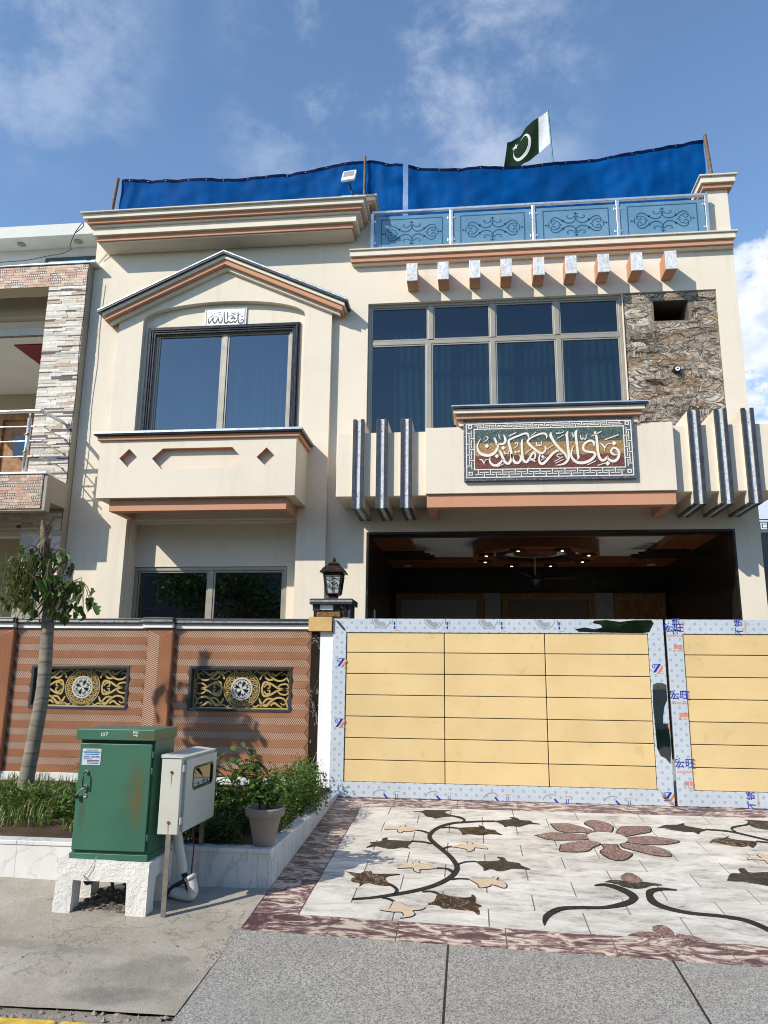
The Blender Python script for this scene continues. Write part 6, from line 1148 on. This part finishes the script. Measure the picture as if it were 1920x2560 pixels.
# cables under the stand
for lab, p in (('thick black cable rising behind the cabinet stand legs', [(-2.19, 5.05, -.27), (-2.20, 5.07, -.12), (-2.22, 5.1, .0)]), ('looping black cable under the cabinet stand', [(-2.46, 5.0, -.06), (-2.44, 5.0, -.10), (-2.38, 5.03, -.07), (-2.30, 5.05, -.09), (-2.29, 5.05, -.25)])): tag(MB().tube(cr(p, 8), .018 if 'thick' in lab else .011, 10).build('cable', cable_m, None, smooth=True), lab, 'cable')

# ------------------------------------------------------------------ meter box on angle-iron legs
mb_ = thing('meter_box', 'off-white steel meter box with a windowed side door on two legs', 'meter box', (-1.885, 5.21, zr(5.2)))
x0, x1, y0, y1, z0, z1 = -1.957, -1.826, 4.89, 5.53, .228, .685
bx('body', meterp, mb_, x0, x1, y0, y1, z0, z1, .004)
MB().add([(x0-.004, y0-.008, z1+.0005), (x1+.012, y0-.008, z1+.0005), (x1+.012, y1+.008, z1+.0005), (x0-.004, y1+.008, z1+.0005), (x0-.004, y0-.008, z1+.022), (x1+.012, y0-.008, z1+.006), (x1+.012, y1+.008, z1+.006), (x0-.004, y1+.008, z1+.022)], [(0, 3, 2, 1), (4, 5, 6, 7), (0, 1, 5, 4), (1, 2, 6, 5), (2, 3, 7, 6), (3, 0, 4, 7)]).build('sloping_top', meterp, mb_, bevel=.003)
YZ = lambda xx: (lambda u, v, d: (xx-d, u, v))
def rrect(a, b, c, d, r, n=5): return [(px+r*math.cos(R(t+90*k*1)), pz+r*math.sin(R(t+90*k))) for k, (px, pz) in enumerate(((b-r, d-r), (a+r, d-r), (a+r, c+r), (b-r, c+r))) for t in [90*i/n for i in range(n+1)]]
dr = MB().plate([rect(4.935, 5.528, .236, .672), rrect(5.065, 5.455, .475, .610, .035)], YZ(-1.8085), .017).build('door', meterp, mb_, bevel=.002)
MB().plate([rrect(5.058, 5.462, .468, .617, .04), rrect(5.073, 5.447, .483, .602, .03)], YZ(-1.806), .006).build('rubber_gasket', rubber, dr); bx('viewing_pane', dglass, dr, -1.817, -1.815, 5.06, 5.46, .47, .615); bx('meter_face', simple('dark_meter_interior', (.05, .05, .045), .6), dr, -1.8255, -1.8235, 5.06, 5.46, .47, .615)
for z in (.60, .285): bx('hinge', meterp, mb_, -1.8255, -1.812, 4.897, 4.93, z, z+.045, .004)
for z in (.60, .30):
    q = MB().tube([(-1.888, 4.8895, z), (-1.888, 4.883, z)], .0085, 10).build('bolt', rust, mb_, smooth=40)
    MB().plate([[(-1.893, z), (-1.883, z), (-1.884, z-.05), (-1.887, z-(.095 if z > .5 else .072)), (-1.891, z-.05)]], XZ(4.8892), .0005).build('rust_run', simple('pale_rust_run', (.36, .24, .11), .8, 0, .4, 60), mb_)
for (yy, zb) in ((4.893, zr(4.893)-.02), (5.515, zr(5.515)-.02)): MB().box(-1.90, -1.868, yy, yy+.004, zb, .2275).box(-1.90, -1.896, yy+.004, yy+.032, zb, .2275).build('leg', galv, mb_, bevel=.0008)
MB().add([(-1.8265, 4.95, .2285), (-1.8258, 4.95, .2285), (-1.8258, 5.5, .2285), (-1.8258, 5.5, .245), (-1.8258, 5.2, .236)], [(1, 2, 3, 4)]).build('rust_edge', rust, mb_, recalc=False) if 0 else None
# conduits
cd = thing('corrugated_conduit', 'grey-white corrugated conduit hanging from the meter box', 'conduit', (-1.9, 5.15, -.05))
q = cr([(-1.925, 5.13, .23), (-1.905, 5.14, .12), (-1.882, 5.15, .02), (-1.868, 5.15, -.05)], 14); MB().tube(q, [.030 + (.0035 if i % 2 else 0) for i in range(len(q))], 14).build('corrugated_hose', pvc, cd, smooth=True); MB().tube([(-1.872, 5.15, -.03), (-1.845, 5.15, -.085), (-1.815, 5.15, -.16)], .019, 12).build('inner_cable', cable_m, cd, smooth=True)
pe = thing('pipe_elbow', 'white PVC pipe with an upturned elbow lying on the pavement', 'pipe', (-1.9, 5.18, zr(5.2)))
q = cr([(-2.10, 5.24, -.175), (-1.95, 5.21, -.185), (-1.84, 5.17, -.19), (-1.802, 5.155, -.175), (-1.795, 5.15, -.14), (-1.812, 5.15, -.085)], 8); m = MB().tube(q, [.034]*len(q), 16, 0, False); m.tube([q[-1], tuple(Vector(q[-1])+Vector((-.012, 0, .022)))], .039, 16, 0, False); m.tube([q[-12], q[-11]], .038, 16, 0, False); o = m.build('pipe_body', pvc, pe, smooth=50, recalc=False); sd_ = o.modifiers.new('wall', 'SOLIDIFY'); sd_.thickness = .004
tag(MB().tube(cr([(-2.06, 5.2, -.1), (-2.0, 5.17, -.19), (-1.95, 5.2, -.155), (-1.9, 5.26, -.13), (-1.88, 5.36, -.16)], 7), .015, 8).build('cable', cable_m, None, smooth=True), 'black cable coiled behind the white pipe elbow', 'cable')
tag(MB().tube(cr([(-1.84, 5.2, .23), (-1.83, 5.22, .08), (-1.845, 5.25, -.02), (-1.86, 5.3, -.15)], 7), .0045, 6).build('wire', maroon, None, smooth=True), 'thin dark red wire hanging under the meter box', 'wire')

# ------------------------------------------------------------------ neighbouring house on the left
YN = 10.05; XR = -5.748
nb = thing('neighbour_house', 'tile-clad neighbouring house on the left with a railed balcony', 'house', (-7.5, 11, 0))
bx('party_wall', greyplaster, nb, -5.95, XR, YN+.003, 18, 0, 7.40); MB().plate([rect(-6.36, -5.7485, 0, 7.03)], XZ(YN), .6).build('column_core', greyplaster, nb)
bx('fascia_beam', ntan, nb, -10, -5.7485, YN, 10.32, 7.031, 7.40); bx('parapet_cap', whitep, nb, -10, -5.64, YN-.035, 10.36, 7.402, 7.43, .003); bx('dark_joint', dark, nb, -10, -5.735, YN-.008, YN-.0005, 7.385, 7.4015)
bx('inner_beam', ntan, nb, -10, -6.37, 10.62, 10.8, 6.86, 7.24); bx('balcony_ceiling', nwhite, nb, -10, -5.96, 10.33, 13.4, 7.0, 7.03) if 0 else bx('balcony_ceiling', nwhite, nb, -10, -5.96, 10.81, 13.5, 6.62, 6.75)
bx('beam_soffit', nwhite, nb, -10, -6.362, 10.322, 10.618, 7.24, 7.30); bx('stone_band', simple('stone_band_mix', (.22, .15, .08), .6, 0, .5, 30), nb, -10, -6.37, 10.805, 10.809, 6.585, 6.62)
bx('maroon_panel', maroon, nb, -7.55, -6.2, 11.12, 12.3, 6.60, 6.6185); bx('balcony_back_wall', ntan, nb, -10, -5.96, 13.3, 13.5, 3.5, 6.65); bx('balcony_floor', nwhite, nb, -10, -5.96, 10.06, 13.3, 3.70, 3.885); bx('balcony_side_wall', ntan, nb, -6.2, -5.96, 10.66, 13.29, 3.89, 6.65)
dw = holder('balcony_door', (-8.6, 13.25, 3.9), nb); bx('door_leaf', doorwood, dw, -9.0, -8.30, 13.27, 13.299, 3.9, 6.05); MB().plate([[(-9.12, 3.89), (-9.0, 3.89), (-9.0, 6.05), (-8.3, 6.05), (-8.3, 3.89), (-8.18, 3.89), (-8.18, 6.18), (-9.12, 6.18)]], XZ(13.22), .078).build('door_frame', doorwood, dw, bevel=.006); bx('door_window', dglass, dw, -8.75, -8.5, 13.262, 13.269, 5.3, 5.75); bx('door_panel', doorwood, dw, -8.85, -8.45, 13.255, 13.269, 4.1, 5.1, .01)
# upper storey, set back under its roof slab
bx('upper_roof_slab', nwhite, nb, -10, -5.76, 10.6, 16, 8.285, 8.495, .004); bx('upper_wall', nwhite, nb, -10, -5.76, 10.98, 11.2, 7.41, 8.284); bx('terrace_floor', nwhite, nb, -10, -5.76, 10.37, 10.98, 7.2, 7.40)
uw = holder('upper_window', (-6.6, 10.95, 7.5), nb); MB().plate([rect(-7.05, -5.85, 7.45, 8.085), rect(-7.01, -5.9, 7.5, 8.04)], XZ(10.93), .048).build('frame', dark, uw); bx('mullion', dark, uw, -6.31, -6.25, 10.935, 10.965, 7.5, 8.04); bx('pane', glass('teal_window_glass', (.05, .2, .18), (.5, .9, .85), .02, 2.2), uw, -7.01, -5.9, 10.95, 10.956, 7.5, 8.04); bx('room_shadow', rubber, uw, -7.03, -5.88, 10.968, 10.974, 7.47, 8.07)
for x in (-7.42, -6.41): MB().lathe([(.07, 0), (.05, .012)], (x, 10.79, 8.272), 18).build('soffit_light', simple('dull_lamp', (.3, .27, .2), .4), nb, smooth=40)
# ledge-stone cladding on the column
rs = random.Random(77)
tones = [simple('ledge_stone', c, .65, 0, .12, 20, .3, 60) for c in ((.60, .555, .48), (.53, .47, .385), (.42, .33, .24), (.44, .41, .37), (.085, .072, .075), (.66, .63, .57))]
def ledge(x0, x1, z0, z1, parent, hs, limit):
    z = z0; n = 0
    while z < z1 - .012 and n < limit:
        h = min(rs.choice(hs), z1-z); x = x0
        while x < x1 - .004:
            l = min(rs.uniform(.13, .36), x1-x); 
            if x1-(x+l) < .05: l = x1-x
            if n >= limit: break
            t = rs.choices(range(6), (5, 4, 2.4, 2, 7 if h < .03 else .7, 3))[0]; p = rs.uniform(.004, .014)
            MB().box(x+.0008, x+l-.0008, YN-p, YN-.0005, z+.0008, z+h-.0008).build('ledge_stone', tones[t], parent, bevel=.0015 if 0 else 0); x += l; n += 1
        z += h
cl = holder('stone_cladding', (-6.05, YN, 3.9), nb); ledge(-6.36, -5.749, 3.90, 7.03, cl, (.018, .024, .04, .046, .036), 300)
cl2 = holder('stone_cladding', (-6.2, YN, 2.2), nb); ledge(-6.36, -5.749, 2.4, 3.50, cl2, (.03, .04, .046), 110); 
bx('lower_beam', ntan, nb, -10, -6.361, YN+.002, 10.4, 3.20, 3.50); cl3 = holder('stone_cladding', (-6.7, YN, 3.2), nb); ledge(-6.9, -6.361, 3.22, 3.50, cl3, (.03, .045), 60)
bx('lower_back_wall', ntan, nb, -10, -5.96, 12.2, 12.4, 0, 3.7); bx('lower_ceiling', nwhite, nb, -10, -5.96, 10.41, 12.2, 3.5, 3.56)
# brick-and-pebble tiles
br = [simple('brick_tile', c, .6, 0, .2, 40) for c in ((.46, .28, .20), (.52, .36, .26), (.40, .23, .16), (.56, .42, .32))]; grout = simple('tile_grout', (.36, .27, .21), .7)
pebm = [simple('pebble', c, .4, 0, .08, 40) for c in ((.62, .63, .62), (.72, .72, .70), (.42, .45, .46))]
def brick_tiles(x0, x1, z0, z1, y, rows, parent, seams=()):
    bx('tile_backing', grout, parent, x0, x1, y, y+.01, z0, z1); h = (z1-z0)/rows; m = MB()
    for j in range(rows):
        x = x0 - rs.uniform(0, .1)
        while x < x1 - .01:
            l = rs.uniform(.10, .19); a, b = max(x, x0)+.002, min(x+l, x1)-.002
            if b-a > .02:
                if rs.random() < .30:
                    k = max(2, int((b-a)/.028))
                    for q in range(k):
                        cx = a+(q+.5)*(b-a)/k; cz = z0+(j+.5)*h; rx_, rz_ = min(.0125, (b-a)/k*.45)*rs.uniform(.75, 1), h*.38*rs.uniform(.8, 1); ring_ = circle(cx, cz, rx_, 8, rz_)
                        m.add([(p[0], y-.001, p[1]) for p in ring_] + [(cx+(p[0]-cx)*.6, y-.008, cz+(p[1]-cz)*.6) for p in ring_], [(t, (t+1) % 8, 8+(t+1) % 8, 8+t) for t in range(8)] + [tuple(range(8, 16))], rs.randrange(3))
                else: MB().box(a, b, y-.005, y-.0005, z0+j*h+.002, z0+(j+1)*h-.002).build('brick', rs.choice(br), parent)
            x += l
    tag(m.build('pebbles', pebm, parent, recalc=False), kind='stuff')
    for s in seams: bx('tile_joint', dark, parent, s-.002, s+.002, y-.0062, y-.0052, z0, z1)
t1 = holder('brick_tile_cladding', (-6.5, YN, 7.03), nb); brick_tiles(-7.4, -5.7485, 7.033, 7.384, YN-.0115, 8, t1, (-6.993, -6.36))
# balcony
bc = holder('balcony', (-6.5, 9.7, 3.4), nb)
bx('front_beam', greyplaster, bc, -10, -5.70, 9.475, 9.60, 3.372, 3.884, .003); bx('floor_slab', greyplaster, bc, -10, -5.715, 9.601, YN-.015, 3.52, 3.883); bx('edge_cap', whitep, bc, -10, -5.71, 9.445, 9.66, 3.8845, 3.915, .003)
t2 = holder('brick_tile_cladding', (-6.2, 9.46, 3.4), nb); brick_tiles(-6.6, -5.755, 3.40, 3.872, 9.4625, 11, t2)
rl = thing('balcony_railing', 'polished steel pipe railing with brass collars on the neighbour balcony', 'railing', (-6.5, 9.5, 3.915), None)
for i, (z, r_, xe) in enumerate(((4.81, .026, -5.93), (4.583, .0095, -5.865), (4.368, .0095, -5.88), (4.148, .0095, -5.885))):
    q = cr([(-8.5, 9.5, z), (-7, 9.5, z), (xe-.06, 9.5, z), (xe, 9.53, z-.003), (-5.87, 9.75, z-.01), (-5.84, 10.03, z-.018)], 6); MB().tube(q, r_, 12).build('rail', steel, rl, smooth=True); MB().tube([(-5.84, 10.015, z-.018), (-5.84, 10.04, z-.018)], r_*1.6, 12).build('wall_flange', steel, rl, smooth=40)
    if i: 
        for xx in (-6.33+.12*(i % 2), -5.97): MB().lathe([(.006, -.014), (.014, -.007), (.016, 0), (.014, .007), (.006, .014)], (xx, 9.5, z), 10).build('brass_collar', brass, rl, smooth=True)
for xp in (-6.075, -7.2):
    MB().tube([(xp, 9.5, 3.915), (xp, 9.5, 4.70)], .03, 14).build('post', steel, rl, smooth=True); MB().tube([(xp, 9.5, 4.70), (xp, 9.5, 4.80)], .010, 8).build('post_spigot', steel, rl, smooth=True)
    for z in (4.46, 4.21): MB().lathe([(.03, -.02), (.043, -.012), (.048, 0), (.043, .012), (.03, .02)], (xp, 9.5, z), 14).build('brass_collar', brass, rl, smooth=True)
tag(MB().tube(cr([(-7.3, 9.98, 7.455), (-6.75, 9.98, 7.47), (-6.4, 9.96, 7.51), (-6.15, 9.94, 7.53), (-6.0, 9.92, 7.58), (-6.02, 9.92, 7.64), (-5.96, 9.9, 7.82), (-5.84, 9.88, 7.99), (-5.82, 9.88, 7.93), (-5.93, 9.88, 7.83)], 8), .007, 6).build('cable', cable_m, None, smooth=True), 'loose black cable looping across the neighbour parapet', 'cable')
tag(MB().tube(cr([(-5.735, 10.0, 7.3), (-5.75+.012, 10.02, 6.6), (-5.74, 10.0, 6.0), (-5.735, 10.03, 5.3), (-5.742, 10.0, 4.6), (-5.736, 10.03, 4.0), (-5.735, 10.0, 3.2)], 7), .006, 5).build('cable', cable_m, None, smooth=True), 'thin black cable running down the edge of the neighbour column', 'cable')

# sliver of the house on the right
rn = thing('neighbour_building', 'grey rendered building at the right edge behind the house', 'building', (7, 14, 0))
bx('wall', simple('dark_grey_render', (.12, .115, .11), .85, 0, .2, 2), rn, 4.46, 9, 12, 18, 0, 3.45); bx('coping', cream2, rn, 4.44, 9, 11.98, 18, 3.4502, 3.49)
rr2 = holder('roof_railing', (5.5, 12.05, 3.5), rn)
for z in (3.50, 3.62, 3.66): bx('rail', maroon, rr2, 4.46, 6, 12.04, 12.06, z, z+.012)
for i in range(14): x = 4.47+i*.11; bx('baluster', maroon, rr2, x, x+.010, 12.043, 12.057, 3.512, 3.62)
for i in range(6): x = 4.50+i*.22; MB().plate([rect(x, x+.09, 3.53, 3.60), rect(x+.01, x+.08, 3.54, 3.59)], XZ(12.039), .012).build('lattice_square', maroon, rr2)

# ------------------------------------------------------------------ trees across the road, seen in the glass and bare steel
def street_tree(label, x, y, h, rad, n, seed):
    r = random.Random(seed); t = thing('street_tree', label, 'tree', (x, y, -.4), 'trees across the road'); q = cr([(x, y, -.42, .16), (x+.1, y, h*.3, .12), (x-.05, y, h*.62, .08)], 6); MB().tube([p[:3] for p in q], [p[3] for p in q], 10).build('trunk', barkm, t, smooth=True)
    bl_ = [(x+r.gauss(0, .5)*rad, y+r.gauss(0, .5)*rad, h*r.uniform(.3, .92), rad*r.uniform(.35, .6)) for _ in range(14)]
    for b in bl_[:7]: MB().tube([(x, y, h*.4), ((x+b[0])/2, (y+b[1])/2, h*.55), b[:3]], [.07, .05, .02], 6).build('limb', barkm, t, smooth=True)
    def fn(g):
        b = g.choice(bl_); v = Vector((g.gauss(0, 1), g.gauss(0, 1), g.gauss(0, 1))).normalized(); k = g.random()**.4; return (b[0]+v.x*b[3]*k, b[1]+v.y*b[3]*k, b[2]+v.z*b[3]*k*.8), v
    tag(leaf_cloud(n, fn, .22, [leaf1, leaf2], r).build('crown', [leaf1, leaf2], t, recalc=False), kind='stuff'); return t
street_tree('leafy street tree reflected in the ground-floor window', -8.5, -6.5, 5.4, 2.2, 5200, 91); street_tree('street tree reflected in the bare steel of the gate', 5.2, -8.6, 5.2, 2.8, 6500, 92); street_tree('small street tree reflected beside the gate post', -2.0, -11, 5.0, 2.2, 4200, 93)

# houses across the road: what the panes and the peeled steel look back at
def far_house(label, x0, x1, h, wall_m, y=-14.0):
    t = thing('street_house', label, 'house', ((x0+x1)/2, y, -.4), 'houses across the road'); bx('wall', wall_m, t, x0, x1, y-8, y, -.4, h); bx('parapet', cream2, t, x0-.15, x1+.15, y-8.1, y+.25, h+.001, h+.7); bx('balcony', cream2, t, x0+.6, x1-.6, y+.002, y+1.1, 3.0, 3.9)
    n = int((x1-x0)/2.6)
    for k in range(n):
        for z in (.9, 4.4):
            a = x0 + (x1-x0)*(k+.5)/n; w = MB().plate([rect(a-.8, a+.8, z, z+1.5), rect(a-.72, a+.72, z+.08, z+1.42)], XZ(y+.06, -1), .058).build('window_frame', alu, t); bx('pane', dglass, w, a-.72, a+.72, y+.003, y+.02, z+.08, z+1.42)
fw = simple('far_house_paint', (.34, .31, .26), .8, 0, .15, 1); fw2 = simple('far_house_grey_paint', (.26, .26, .25), .8, 0, .15, 1)
far_house('cream house across the road, reflected in the left windows', -27, -17.5, 7.6, fw); far_house('grey house across the road, reflected in the lower window', -17, -8, 7.2, fw2); far_house('tan house across the road, reflected in the porch panes', -7.5, 2, 7.8, fw); far_house('pale grey house across the road, reflected in the bare gate steel', 2.5, 12, 7.3, fw2); far_house('cream house across the road to the right', 12.5, 22, 7.7, fw)
